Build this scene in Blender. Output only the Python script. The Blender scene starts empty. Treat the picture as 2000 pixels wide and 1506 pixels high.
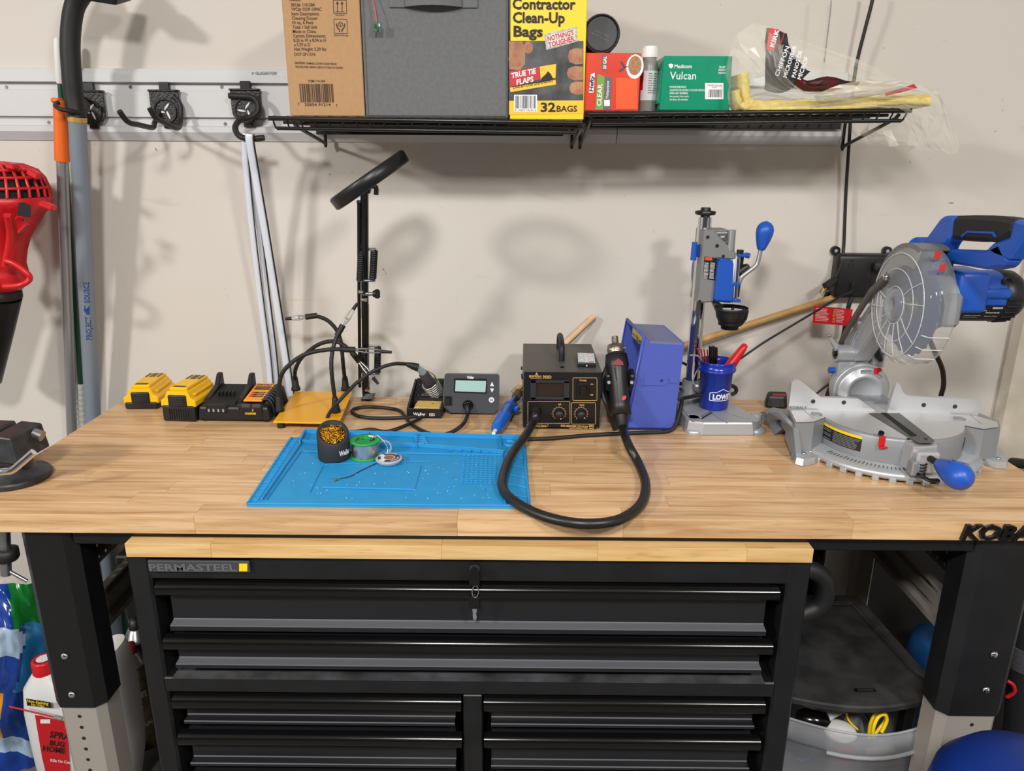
import bpy, bmesh, math, random
from mathutils import Vector as V, Matrix as M, Euler
random.seed(7)
scn = bpy.context.scene
COL = scn.collection
# ---------------------------------------------------------------- camera
CF, CX, CY, CZ = 1469.6, -.0139, -1.0691, 1.4981
PI_, RO_, YA_ = .298913, -.0064115, .0041568
def _axes():
    cp, sp = math.cos(PI_), math.sin(PI_)
    r, f, d = V((1,0,0)), V((0,cp,-sp)), V((0,-sp,-cp))
    cr, sr = math.cos(RO_), math.sin(RO_)
    r2, d2 = cr*r+sr*d, -sr*r+cr*d
    Y = M.Rotation(YA_, 3, 'Z')
    return Y@r2, Y@d2, Y@f
AR, AD, AF = _axes()
cam = bpy.data.cameras.new('camera'); co = bpy.data.objects.new('camera', cam); COL.objects.link(co)
cam.sensor_fit = 'HORIZONTAL'; cam.sensor_width = 36; cam.lens = 36*CF/2000; cam.clip_start = .02
co.matrix_world = M(((AR.x,-AD.x,-AF.x,CX),(AR.y,-AD.y,-AF.y,CY),(AR.z,-AD.z,-AF.z,CZ),(0,0,0,1)))
scn.camera = co
EYE = V((CX,CY,CZ))
# ---------------------------------------------------------------- light
scn.view_settings.view_transform = 'Standard'; scn.view_settings.look = 'None'
scn.view_settings.gamma = 1; scn.view_settings.use_curve_mapping = False
scn.view_settings.exposure = 0.1
wd = bpy.data.worlds.new('garage_light'); scn.world = wd; wd.use_nodes = True
wd.node_tree.nodes['Background'].inputs[0].default_value = (.92,.94,1,1)
wd.node_tree.nodes['Background'].inputs[1].default_value = .07
def lamp(name, loc, tgt, e, size, col):
    l = bpy.data.lights.new(name, 'AREA'); l.energy = e; l.shape = 'DISK'; l.size = size; l.color = col
    o = bpy.data.objects.new(name, l); COL.objects.link(o); o.location = loc
    o.rotation_euler = (V(tgt)-V(loc)).to_track_quat('-Z','Y').to_euler()
lamp('ceiling_lamp_left', (-2.65,-1.9,2.62), (-1.4,-.9,0), 66, .34, (1,.97,.93))
lamp('ceiling_lamp_middle', (-.3,-1.95,2.62), (-.2,-1.0,0), 50, .36, (1,.97,.94))
lamp('ceiling_lamp_right', (1.15,-1.85,2.62), (.8,-1.0,0), 36, .34, (1,.97,.93))
# ---------------------------------------------------------------- pixel -> place
def onp(px, py, P0, N):
    d = AR*((px-1000)/CF)+AD*((py-753)/CF)+AF
    t = (V(P0)-EYE).dot(N)/d.dot(N)
    return EYE+d*t
def at(px, py, ax, val):
    N = V((ax==0, ax==1, ax==2)); return onp(px, py, N*val, N)
# ---------------------------------------------------------------- materials
def lin(h):
    h = h.lstrip('#'); c = [int(h[i:i+2],16)/255 for i in (0,2,4)]
    return tuple(x/12.92 if x<=.04045 else ((x+.055)/1.055)**2.4 for x in c)+(1,)
K = {}
def mat(name, hx, rough=.5, metal=0, var=0, bump=0, scale=60, hx2=None, coat=0, spec=None, trans=0, alpha=1, ior=None):
    m = bpy.data.materials.new(name); m.use_nodes = True; nt = m.node_tree; b = nt.nodes['Principled BSDF']
    b.inputs['Base Color'].default_value = lin(hx); b.inputs['Roughness'].default_value = rough
    b.inputs['Metallic'].default_value = metal
    if coat: b.inputs['Coat Weight'].default_value = coat; b.inputs['Coat Roughness'].default_value = .1
    if spec is not None: b.inputs['Specular IOR Level'].default_value = spec
    if trans: b.inputs['Transmission Weight'].default_value = trans
    if ior: b.inputs['IOR'].default_value = ior
    b.inputs['Alpha'].default_value = alpha
    if var or bump or hx2:
        tc = nt.nodes.new('ShaderNodeTexCoord'); n = nt.nodes.new('ShaderNodeTexNoise')
        n.inputs['Scale'].default_value = scale; n.inputs['Detail'].default_value = 5
        nt.links.new(tc.outputs['Object'], n.inputs['Vector'])
        if var or hx2:
            r = nt.nodes.new('ShaderNodeValToRGB'); c = lin(hx)
            c2 = lin(hx2) if hx2 else tuple(x*(1-var) for x in c[:3])+(1,)
            r.color_ramp.elements[0].position = .35; r.color_ramp.elements[1].position = .65
            r.color_ramp.elements[0].color = c2; r.color_ramp.elements[1].color = c
            nt.links.new(n.outputs['Fac'], r.inputs['Fac']); nt.links.new(r.outputs['Color'], b.inputs['Base Color'])
        if bump:
            bp = nt.nodes.new('ShaderNodeBump'); bp.inputs['Strength'].default_value = bump; bp.inputs['Distance'].default_value = .002
            nt.links.new(n.outputs['Fac'], bp.inputs['Height']); nt.links.new(bp.outputs['Normal'], b.inputs['Normal'])
    K[name] = m; return m
def film(name, hx, amount=.12, rough=.12, tint=1.0):      # thin clear plastic: lets light straight through, with a gloss
    m = bpy.data.materials.new(name); m.use_nodes = True; nt = m.node_tree
    b = nt.nodes['Principled BSDF']; b.inputs['Base Color'].default_value = lin(hx); b.inputs['Roughness'].default_value = rough
    t = nt.nodes.new('ShaderNodeBsdfTransparent'); t.inputs[0].default_value = (tint,tint,tint*.99,1)
    f = nt.nodes.new('ShaderNodeLayerWeight'); f.inputs['Blend'].default_value = .25
    ma = nt.nodes.new('ShaderNodeMath'); ma.operation = 'MULTIPLY_ADD'; ma.inputs[1].default_value = .55; ma.inputs[2].default_value = amount
    ma.use_clamp = True
    mx = nt.nodes.new('ShaderNodeMixShader')
    nt.links.new(f.outputs['Facing'], ma.inputs[0]); nt.links.new(ma.outputs[0], mx.inputs[0])
    nt.links.new(t.outputs[0], mx.inputs[1]); nt.links.new(b.outputs[0], mx.inputs[2])
    nt.links.new(mx.outputs[0], nt.nodes['Material Output'].inputs['Surface'])
    return m
def wood(name, a, b_, dark, rough=.3, sx=(2.2,38,38)):
    m = bpy.data.materials.new(name); m.use_nodes = True; nt = m.node_tree; N = nt.nodes.new; L = nt.links.new
    p = nt.nodes['Principled BSDF']; p.inputs['Roughness'].default_value = rough
    tc = N('ShaderNodeTexCoord'); oi = N('ShaderNodeObjectInfo'); mp = N('ShaderNodeMapping'); mp.inputs['Scale'].default_value = sx
    off = N('ShaderNodeVectorMath'); off.operation = 'ADD'; sc = N('ShaderNodeVectorMath'); sc.operation = 'SCALE'
    sc.inputs[0].default_value = (31,17,11); L(oi.outputs['Random'], sc.inputs['Scale'])
    L(tc.outputs['Object'], mp.inputs['Vector']); L(mp.outputs[0], off.inputs[0]); L(sc.outputs[0], off.inputs[1])
    n = N('ShaderNodeTexNoise'); n.inputs['Scale'].default_value = 2.2; n.inputs['Detail'].default_value = 7; n.inputs['Distortion'].default_value = .6
    L(off.outputs[0], n.inputs['Vector'])
    n2 = N('ShaderNodeTexNoise'); n2.inputs['Scale'].default_value = 9; n2.inputs['Detail'].default_value = 4; L(off.outputs[0], n2.inputs['Vector'])
    r = N('ShaderNodeValToRGB'); e = r.color_ramp.elements; e[0].position = .28; e[0].color = lin(dark); e[1].position = .62; e[1].color = lin(a)
    x = e.new(.44); x.color = lin(b_)
    L(n.outputs['Fac'], r.inputs['Fac'])
    hsv = N('ShaderNodeHueSaturation'); mr = N('ShaderNodeMapRange'); mr.inputs['To Min'].default_value = .91; mr.inputs['To Max'].default_value = 1.07
    L(oi.outputs['Random'], mr.inputs['Value']); L(mr.outputs[0], hsv.inputs['Value']); L(r.outputs[0], hsv.inputs['Color'])
    r2 = N('ShaderNodeValToRGB'); r2.color_ramp.elements[0].position = .30; r2.color_ramp.elements[0].color = (.62,.55,.48,1); r2.color_ramp.elements[1].position = .40; r2.color_ramp.elements[1].color = (1,1,1,1)
    L(n2.outputs['Fac'], r2.inputs['Fac'])
    mx = N('ShaderNodeMix'); mx.data_type = 'RGBA'; mx.blend_type = 'MULTIPLY'; mx.inputs[0].default_value = .55
    L(hsv.outputs[0], mx.inputs[6]); L(r2.outputs[0], mx.inputs[7]); L(mx.outputs[2], p.inputs['Base Color'])
    return m
def mk(k, *a, **kw): K[k] = mat(k, *a, **kw)
mk('black_plastic','#151517',.42); mk('drawer_black','#1a1b1e',.33); mk('black_satin','#101113',.38,bump=.05,scale=400); mk('black_gloss','#0c0c0d',.16)
mk('black_rubber','#161617',.55); mk('black_matte','#121213',.8); mk('wire_black','#161617',.3)
mk('charcoal','#3c3e42',.55,bump=.1,scale=900); mk('dark_grey','#2b2c2f',.5)
mk('grey_plastic','#7d8080',.45); mk('mid_grey','#98999a',.5); mk('silver','#b9bbbe',.36,.75); mk('chrome','#dcdde0',.1,1)
mk('steel','#a5a7a9',.3,.9); mk('cast_alu','#b4b6ba',.42,.45,bump=.08,scale=500); mk('alu_bright','#c9cacc',.4,.55)
mk('grey_metal','#85868a',.4,.35); mk('brass','#b98b3a',.3,.9); mk('gold','#c7a055',.4,.5)
mk('white','#e6e6e4',.45); mk('white_paint','#c9cacc',.42); mk('off_white','#d8d4cb',.6); mk('paper','#d9dadc',.7)
mk('red','#c3141f',.4); mk('red_plastic','#c8141e',.36); mk('orange','#e06a1a',.4); mk('yellow','#f0b90a',.42); mk('bright_yellow','#f4cf10',.4)
mk('blue','#1a52b4',.38); mk('royal_blue','#16309c',.32); mk('green','#1f9a45',.38); mk('dark_green','#0f4a30',.4)
mk('mat_blue','#1f8fcb',.6,var=.08,bump=.05,scale=30); mk('text_white','#e6e8ea',.5); mk('text_grey','#707275',.5); mk('text_gold','#c8a265',.5)
mk('text_black','#17120d',.6); mk('lcd','#a9cdc6',.25); mk('yellow_cloth','#f3d964',.9,var=.2,bump=.5,scale=90)
# ---------------------------------------------------------------- mesh builder
def fr(o, x, y):
    x = V(x).normalized(); y = V(y); z = x.cross(y).normalized(); y = z.cross(x)
    m = M((x,y,z)).transposed().to_4x4(); m.translation = V(o); return m
def spline(P, k=6, closed=False):
    P = [V(p) for p in P]; n = len(P); out = []
    for i in range(n if closed else n-1):
        g = lambda j: P[j%n] if closed else P[max(0,min(n-1,j))]
        a, b, c, d = g(i-1), g(i), g(i+1), g(i+2)
        for s in range(k):
            t = s/k
            out.append(.5*((2*b)+(c-a)*t+(2*a-5*b+4*c-d)*t*t+(3*b-a-3*c+d)*t**3))
    if not closed: out.append(P[-1])
    return out
class MB:
    def __init__(s): s.v = []; s.f = []; s.mi = []; s.sm = []
    def add(s, vs, fs, T=None, mi=0, sm=False):
        o = len(s.v); s.v += [(T@V(v) if T else V(v)) for v in vs]
        for f in fs: s.f.append([i+o for i in f]); s.mi.append(mi); s.sm.append(sm)
        return s
    def bm(s, b, T=None, mi=0, sm=False):
        b.verts.index_update(); s.add([v.co.copy() for v in b.verts], [[v.index for v in f.verts] for f in b.faces], T, mi, sm); b.free(); return s
    def box(s, c, d, T=None, bev=0, mi=0, rot=None, seg=1):
        b = bmesh.new(); bmesh.ops.create_cube(b, size=1)
        for v in b.verts: v.co = V((v.co.x*d[0], v.co.y*d[1], v.co.z*d[2]))
        if bev: bmesh.ops.bevel(b, geom=b.edges[:], offset=min(bev, min(d)*.45), segments=seg, affect='EDGES', profile=.5)
        R = M.Translation(V(c))
        if rot: R = R@Euler(rot).to_matrix().to_4x4()
        return s.bm(b, (T@R) if T else R, mi, seg>1)
    def hexa(s, P, bev=0, mi=0):       # eight corners: bottom ring of 4, top ring of 4
        b = bmesh.new(); vs = [b.verts.new(V(p)) for p in P]
        for f in ((3,2,1,0),(4,5,6,7),(0,1,5,4),(1,2,6,5),(2,3,7,6),(3,0,4,7)): b.faces.new([vs[i] for i in f])
        if bev: bmesh.ops.bevel(b, geom=b.edges[:], offset=bev, segments=2, affect='EDGES', profile=.5)
        return s.bm(b, None, mi)
    def cyl(s, a, b, r, r2=None, n=16, mi=0, cap=True, sm=True):
        a, b = V(a), V(b); r2 = r if r2 is None else r2; d = (b-a); q = d.to_track_quat('Z','Y').to_matrix()
        vs = []; fs = []
        for c, rr in ((a,r),(b,r2)):
            for i in range(n):
                t = 2*math.pi*i/n; vs.append(c+q@V((rr*math.cos(t), rr*math.sin(t), 0)))
        s.add(vs, [[i,(i+1)%n,n+(i+1)%n,n+i] for i in range(n)], None, mi, sm)
        if cap: s.add(vs, [list(range(n-1,-1,-1)), list(range(n,2*n))], None, mi)
        return s
    def tube(s, P, r, n=8, closed=False, mi=0, cap=True, flat=1.0, up=None):
        P = [V(p) for p in P]; m = len(P); R = r if isinstance(r,(list,tuple)) else [r]*m
        t = [(P[(i+1)%m]-P[i-1] if closed else P[min(i+1,m-1)]-P[max(i-1,0)]).normalized() for i in range(m)]
        u = V(up) if up else (V((0,0,1)) if abs(t[0].z)<.9 else V((1,0,0)))
        u = (u-t[0]*u.dot(t[0])).normalized(); vs = []
        for i in range(m):
            if i: u = (u-t[i]*u.dot(t[i])).normalized()
            w = t[i].cross(u)
            for j in range(n):
                a = 2*math.pi*j/n; vs.append(P[i]+u*(math.cos(a)*R[i]*flat)+w*(math.sin(a)*R[i]))
        fs = [[i*n+j, i*n+(j+1)%n, ((i+1)%m)*n+(j+1)%n, ((i+1)%m)*n+j] for i in range(m if closed else m-1) for j in range(n)]
        s.add(vs, fs, None, mi, True)
        if cap and not closed: s.add(vs, [list(range(n-1,-1,-1)), list(range((m-1)*n, m*n))], None, mi)
        return s
    def lathe(s, prof, T=None, n=24, mi=0, sm=True, sx=1, sy=1, a0=0, a1=2*math.pi):
        vs = []; full = abs(a1-a0-2*math.pi)<1e-6; k = n if full else n+1
        for r, z in prof:
            for i in range(k):
                a = a0+(a1-a0)*i/n; vs.append(V((r*math.cos(a)*sx, r*math.sin(a)*sy, z)))
        fs = [[p*k+i, p*k+(i+1)%k, (p+1)*k+(i+1)%k, (p+1)*k+i] for p in range(len(prof)-1) for i in range(n)]
        return s.add(vs, fs, T, mi, sm)
    def prism(s, P, d, T=None, mi=0, bev=0, sm=False):      # outline (2D) extruded 0..d along +z of T
        b = bmesh.new(); vs = [b.verts.new((p[0],p[1],0)) for p in P]; f = b.faces.new(vs)
        r = bmesh.ops.extrude_face_region(b, geom=[f])
        for v in r['geom']:
            if isinstance(v, bmesh.types.BMVert): v.co.z += d
        bmesh.ops.recalc_face_normals(b, faces=b.faces[:])
        if bev: bmesh.ops.bevel(b, geom=b.edges[:], offset=bev, segments=1, affect='EDGES', profile=.5)
        return s.bm(b, T, mi, sm)
    def loft(s, rings, mi=0, cap=True, sm=True):
        n = len(rings[0]); vs = [p for r in rings for p in r]
        fs = [[i*n+j, i*n+(j+1)%n, (i+1)*n+(j+1)%n, (i+1)*n+j] for i in range(len(rings)-1) for j in range(n)]
        s.add(vs, fs, None, mi, sm)
        if cap: s.add(vs, [list(range(n-1,-1,-1)), list(range((len(rings)-1)*n, len(rings)*n))], None, mi)
        return s
    def ball(s, c, r, n=16, mi=0, T=None):
        r = (r,r,r) if not isinstance(r,(tuple,list)) else r
        R = (T or M.Identity(4))@M.Translation(V(c))@M.Diagonal((r[0],r[1],r[2],1))
        k = n//2
        return s.lathe([(math.sin(math.pi*i/k), -math.cos(math.pi*i/k)) for i in range(k+1)], R, n, mi)
    def text(s, t, T, h, w=None, bold=0, shear=0, align='L', mi=0, lh=1.0):
        vs, fs = tgeo(t, bold, shear, lh)
        k = h/.69; xs = [v.x for v in vs]
        if not xs: return s
        x0, x1 = min(xs), max(xs); kx = w/(x1-x0) if w else k
        ox = {'L':x0,'C':(x0+x1)/2,'R':x1}[align]
        return s.add([V(((v.x-ox)*kx, v.y*k, 0)) for v in vs], fs, T, mi)
    def bars(s, T, w, h, n=34, mi=0, seed=3):
        rn = random.Random(seed); x = 0; W = []
        for i in range(n*2-1): W.append(rn.choice((1,1,2,3)))
        k = w/sum(W)
        for i, a in enumerate(W):
            if i%2==0: s.add([(x,0,0),(x+a*k,0,0),(x+a*k,h,0),(x,h,0)], [[0,1,2,3]], T, mi)
            x += a*k
        return s
_tc = {}
def tgeo(t, bold, shear, lh):
    key = (t,bold,shear,lh)
    if key not in _tc:
        cu = bpy.data.curves.new('t','FONT'); cu.body = t; cu.size = 1; cu.offset = bold; cu.shear = shear; cu.resolution_u = 2; cu.space_line = lh
        ob = bpy.data.objects.new('t',cu); me = bpy.data.meshes.new_from_object(ob)
        _tc[key] = ([v.co.copy() for v in me.vertices], [list(p.vertices) for p in me.polygons])
        bpy.data.objects.remove(ob); bpy.data.meshes.remove(me); bpy.data.curves.remove(cu)
    return _tc[key]
class Face:                                   # a real flat face of a thing: print is laid out on it
    def __init__(s, P0, N, lift=.0005): s.N = V(N).normalized(); s.N = s.N if s.N.dot(EYE-V(P0))>0 else -s.N; s.P = V(P0)+s.N*lift
    def pt(s, x, y): return onp(x, y, s.P, s.N)
    def poly(s, mb, pts, mi=0, up=0): return mb.add([s.pt(*p)+s.N*up for p in pts], [list(range(len(pts)))], None, mi)
    def rect(s, mb, x0, y0, x1, y1, mi=0, up=0): return s.poly(mb, [(x0,y1),(x1,y1),(x1,y0),(x0,y0)], mi, up)
    def frame(s, x0, y0, x1, y1, up=0):
        a, b = s.pt(x0,y0), s.pt(x1,y1); x = (b-a).normalized(); return fr(a+s.N*up, x, s.N.cross(x)), (b-a).length
    def text(s, mb, t, x0, y0, x1, y1, h, bold=0, shear=0, mi=0, up=.0002, fit=True, lh=1.0):
        T, w = s.frame(x0, y0, x1, y1, up); dx, dy = x1-x0, y1-y0; l = math.hypot(dx,dy)
        q = s.pt(x0+dy/l*h, y0-dx/l*h); hh = (q-s.pt(x0,y0)).dot(T.to_3x3()@V((0,1,0)))
        return mb.text(t, T, hh, w if fit else None, bold, shear, mi=mi, lh=lh)
    def bars(s, mb, x0, y0, x1, y1, h, n=30, mi=0, up=.0002, seed=3):
        T, w = s.frame(x0, y0, x1, y1, up); q = s.pt(x0, y0-h); return mb.bars(T, w, (q-s.pt(x0,y0)).length, n, mi, seed)
    def line(s, mb, pts, wpx, mi=0, up=.0001, closed=False):
        pts = list(pts)+([pts[0]] if closed else [])
        for (a, b), (c, d) in zip(pts, pts[1:]):
            l = math.hypot(c-a, d-b) or 1; nx, ny = -(d-b)/l*wpx/2, (c-a)/l*wpx/2
            s.poly(mb, [(a+nx,b+ny),(c+nx,d+ny),(c-nx,d-ny),(a-nx,b-ny)], mi, up)
        return mb
def face3(a, b, c, lift=.0005): return Face(a, (V(b)-V(a)).cross(V(c)-V(a)), lift)
# ---------------------------------------------------------------- objects
def rootmat(p):
    while p.parent: p = p.parent
    return M.Translation(p.location)@p.rotation_euler.to_matrix().to_4x4()
def obj(name, mb, ms, parent=None, world=False, kind=None, label=None):
    me = bpy.data.meshes.new(name); vs = mb.v
    if world and parent:
        Ti = rootmat(parent).inverted(); vs = [Ti@v for v in vs]
    me.from_pydata([tuple(v) for v in vs], [], mb.f)
    for m in (ms if isinstance(ms,(list,tuple)) else [ms]): me.materials.append(K[m] if isinstance(m,str) else m)
    me.polygons.foreach_set('material_index', mb.mi); me.polygons.foreach_set('use_smooth', mb.sm); me.update()
    o = bpy.data.objects.new(name, me); COL.objects.link(o)
    if parent: o.parent = parent
    if kind: o['kind'] = kind
    if label: o['label'] = label
    return o
def thing(name, label, cat, loc=(0,0,0), rz=0, group=None):
    o = bpy.data.objects.new(name, None); o.empty_display_size = .02; COL.objects.link(o); o.location = loc; o.rotation_euler = (0,0,rz)
    return tag(o, label, cat, group)
def tag(o, label, cat, group=None):
    o['label'] = label; o['category'] = cat
    if group: o['group'] = group
    return o
def struct(name, mb, ms): return obj(name, mb, ms, None, kind='structure')
def smooth_angle(o, ang=.6):
    me = o.data; me.polygons.foreach_set('use_smooth', [True]*len(me.polygons)); me.set_sharp_from_angle(angle=ang); return o
FRONT = lambda x,y,z: fr((x,y,z),(1,0,0),(0,0,1))
WY = .70
# ================================================================ room
def wallmat():
    m = bpy.data.materials.new('painted_drywall'); m.use_nodes = True; nt = m.node_tree; N = nt.nodes.new; L = nt.links.new
    p = nt.nodes['Principled BSDF']; p.inputs['Roughness'].default_value = .75; p.inputs['Specular IOR Level'].default_value = .3
    tc = N('ShaderNodeTexCoord')
    def noise(sc, det=4, scale=(1,1,1), dist=0):
        mp = N('ShaderNodeMapping'); mp.inputs['Scale'].default_value = scale; L(tc.outputs['Object'], mp.inputs[0])
        n = N('ShaderNodeTexNoise'); n.inputs['Scale'].default_value = sc; n.inputs['Detail'].default_value = det; n.inputs['Distortion'].default_value = dist; L(mp.outputs[0], n.inputs['Vector']); return n
    def ramp(src, p0, p1, c0, c1):
        r = N('ShaderNodeValToRGB'); e = r.color_ramp.elements; e[0].position = p0; e[1].position = p1; e[0].color = c0; e[1].color = c1; L(src, r.inputs['Fac']); return r
    def mul(a, b, f=1):
        x = N('ShaderNodeMix'); x.data_type = 'RGBA'; x.blend_type = 'MULTIPLY'; x.inputs[0].default_value = f; L(a, x.inputs[6]); L(b, x.inputs[7]); return x.outputs[2]
    base = ramp(noise(1.6,3).outputs['Fac'], .3, .7, lin('#cac4bc'), lin('#d2cdc6')).outputs[0]
    spots = ramp(noise(26,2,(1,1,.8),1.5).outputs['Fac'], .20, .235, (.24,.21,.18,1), (1,1,1,1)).outputs[0]
    specks = ramp(noise(75,1,(1,1,.6),2.5).outputs['Fac'], .17, .195, (.2,.17,.15,1), (1,1,1,1)).outputs[0]
    scuff = ramp(noise(5,6,(1.2,1,5),.8).outputs['Fac'], .24, .33, (.78,.76,.73,1), (1,1,1,1)).outputs[0]
    c = mul(mul(mul(base, spots, .85), scuff, .5), specks, .9)
    L(c, p.inputs['Base Color'])
    b = N('ShaderNodeBump'); b.inputs['Strength'].default_value = .12; b.inputs['Distance'].default_value = .004
    L(noise(14,4,(1,1,1)).outputs['Fac'], b.inputs['Height']); L(b.outputs[0], p.inputs['Normal'])
    return m
WALL = wallmat()
struct('wall_back', MB().box((0,WY+.05,1.35),(7,.1,2.7)), WALL)
struct('wall_left', MB().box((-3.45,-1.5,1.35),(.1,4.3,2.7)), WALL)
struct('wall_right', MB().box((2.6,-1.5,1.35),(.1,4.3,2.7)), WALL)
struct('floor', MB().box((-.4,-1.5,-.05),(6.2,4.5,.1)), mat('concrete','#6f6c68',.8,var=.25,bump=.2,scale=9))
struct('ceiling', MB().box((-.4,-1.5,2.75),(6.2,4.5,.1)), mat('ceiling_paint','#d8d4cc',.9))
jamb = mat('worn_jamb','#d0c8ba',.8,hx2='#c4bba8',bump=.5,scale=14)
struct('trim_1', MB().prism([(1.205,.70),(1.17,.70),(1.165,.685),(1.172,.66),(1.19,.655),(1.34,.655),(1.34,.70)], 2.7), jamb)
# ================================================================ slat rail on the wall
z0, z1 = 1.521, 1.670
XR = at(1640,283,1,.69).x
rail = thing('wall_track','white slotted storage track screwed across the wall behind the shelf','track',(0,WY,0))
def railpanel(xa, xb):
    prof = [(0,z0),(-.004,z0),(-.005,z0+.002),(-.017,z0+.018),(-.017,z0+.029),(-.010,z0+.032),(-.010,z0+.044),(-.004,z0+.046),(-.004,z0+.049),
            (-.0125,z0+.050),(-.0125,z0+.103),(-.010,z0+.106),(-.010,z0+.114),(-.004,z0+.117),(-.004,z0+.120),(-.017,z0+.121),(-.017,z0+.136),(-.012,z0+.148),(-.010,z1),(0,z1)]
    return MB().prism(prof, xb-xa, M(((0,0,1,xa),(1,0,0,0),(0,1,0,0),(0,0,0,1))))
xj = at(1205,255,1,.69).x
obj('track_panel', railpanel(-1.6,xj-.0008), 'white_paint', rail); obj('track_panel', railpanel(xj+.0008,XR), 'white_paint', rail)
for px, py in ((255,170),(433,170),(95,239),(440,242),(12,170)):
    q = at(px,py,1,WY-.0105); mb = MB().cyl((q.x,-.0095,q.z),(q.x,-.0125,q.z),.0042,.003,12); mb.box((q.x,-.0128,q.z),(.005,.0006,.0012)); mb.box((q.x,-.0128,q.z),(.0012,.0006,.005))
    obj('screw', mb, 'steel', rail)
F = Face((0,WY-.0125,1.66),(0,-1,.12)); F = Face((0,WY-.0172,1.65),(0,-1,0))
mb = MB(); F.text(mb,'GLADIATOR',499,146,540,146,6,.02,.2); F.poly(mb,[(490,143),(497,140),(495,142.5),(493,143.5)]); F.poly(mb,[(490.5,144),(493,144.5),(495.5,147.5)])
obj('lettering', mb, 'text_grey', rail, True)
# hooks on the track
ham = mat('hammered_black','#1a1a1b',.28,bump=.9,scale=260)
def hook_plate(cx, cz, name, label, wid=.064, hgt=.074):
    t = thing(name, label, 'hook', (cx,WY-.0175,cz))
    pts = [(-wid/2,hgt*.5),(wid/2,hgt*.5),(wid/2,-.005)]+[(wid/2*math.cos(a),-.008-.026*math.sin(a)) for a in [math.pi*i/10 for i in range(1,10)]]+[(-wid/2,-.005)]
    T = FRONT(0,-.006,0)
    obj('plate', MB().prism(pts,.005,T,bev=.001), ham, t)
    r = MB().tube([V((math.cos(a)*.024,-.0125,math.sin(a)*.024-.006)) for a in [2*math.pi*i/24 for i in range(24)]],.0016,6,True); obj('ring_rib', r, ham, t)
    obj('clip_tab', MB().box((0,-.002,hgt*.5+.008),(.022,.007,.018),None,.001), 'black_satin', t); obj('lower_tab', MB().box((0,-.003,-.036),(.02,.006,.010),None,.001), 'black_satin', t)
    obj('top_lip', MB().box((0,-.008,hgt*.5-.001),(wid+.003,.012,.004),None,.001), ham, t)
    e = MB()
    for a in (30,150,270):
        c, s_ = math.cos(math.radians(a)), math.sin(math.radians(a))
        o = V((-s_*.006+c*.008, -.0116, c*.006+s_*.008-.006)); d = V((-s_*.35+c, 0, c*.35+s_)).normalized()
        e.ball((0,0,0),(.0026,.0026,.0095),8,0,M.Translation(o)@d.to_track_quat('Z','Y').to_matrix().to_4x4())
    obj('emblem', e, 'text_white', t)
    return t
H = [(at(180,213,1,.68),'black bracket with looped arm holding two long handles against the track'),
     (at(326,212,1,.68),'empty black hook with two upturned bent arms on the white track'),
     (at(483,210,1,.68),'black S-curved hook carrying white weather strips from the track')]
ht = [hook_plate(p.x,p.z,'track_hook',l) for p,l in H]
def hp(px,py,y): return at(px,py,1,y)
obj('hook_arm', MB().tube(spline([hp(338,188,.672),hp(352,205,.67),hp(352,240,.655),hp(345,250,.60),hp(318,238,.54),hp(302,228,.51),hp(292,211,.50)],6),.0053,10), 'black_rubber', ht[1], True)
obj('hook_arm', MB().tube(spline([hp(312,215,.672),hp(302,240,.65),hp(298,249,.60),hp(272,244,.52),hp(250,238,.48),hp(233,217,.46)],6),.0053,10), 'black_rubber', ht[1], True)
obj('hook_arm', MB().tube(spline([hp(447,187,.668),hp(470,188,.667),hp(493,190,.66),hp(504,202,.655),hp(503,219,.65),hp(490,229,.645),hp(470,234,.63),hp(460,246,.60),hp(462,259,.59),hp(472,268,.58),hp(490,271,.58),hp(516,269,.58)],6),.0062,10), 'black_rubber', ht[2], True)
obj('hook_arm', MB().tube(spline([hp(160,190,.675),hp(172,205,.64),hp(165,220,.60),hp(140,217,.575),hp(118,213,.565),hp(108,206,.575),hp(113,200,.60)],6),.0045,10), 'black_rubber', ht[0], True)
# ================================================================ workbench
STAVE = wood('laminated_rubberwood','#d6b389','#c69f73','#ad845a')
STAVE2 = wood('pale_rubberwood','#dcbb85','#d2ad74','#c2975e')
BX0, BX1, BD, BT, BTH = -.915, .915, .61, .95, .032
bench = thing('workbench','long workbench with laminated wood top on black and silver steel legs','workbench')
rows = 14; rw = BD/rows; rn = random.Random(11)
def stave(name, x0, x1, y0, y1, zt, th, m, parent):
    o = obj(name, MB().box((0,0,0),(x1-x0-.0002,y1-y0-.0002,th),None,.0004), m, parent)
    o.location = ((x0+x1)/2,(y0+y1)/2,zt-th/2); return o
for r in range(rows):
    y0 = r*rw; x = BX0; js = []
    if r==0: js = [at(px,1025,1,0).x for px in (380,893,1218,1240,1795)][:3]+[.52]
    else:
        x += rn.uniform(.12,.45)
        while x < BX1-.1: js.append(x); x += rn.uniform(.22,.52)
    js = [BX0]+js+[BX1]
    for a, b in zip(js, js[1:]): stave('stave', a, b, y0, y0+rw, BT, BTH, STAVE, bench)
apron = MB(); zb = BT-BTH
for (cx,cy,dx,dy) in ((0,.035,1.46,.03),(0,.58,1.46,.03)): apron.box((cx,cy,zb-.016),(dx,dy,.031),None,.002)
for sx in (-.8,.8): apron.box((sx,.305,zb-.016),(.03,.5,.031),None,.002)
obj('frame', apron, 'black_satin', bench)
mk('ledge_sheen','#55575c',.5); mk('leg_silver','#a8a29a',.45,.3)  # ledge grey: gloss reflection on the drawer ledges, painted in as colour
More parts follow.
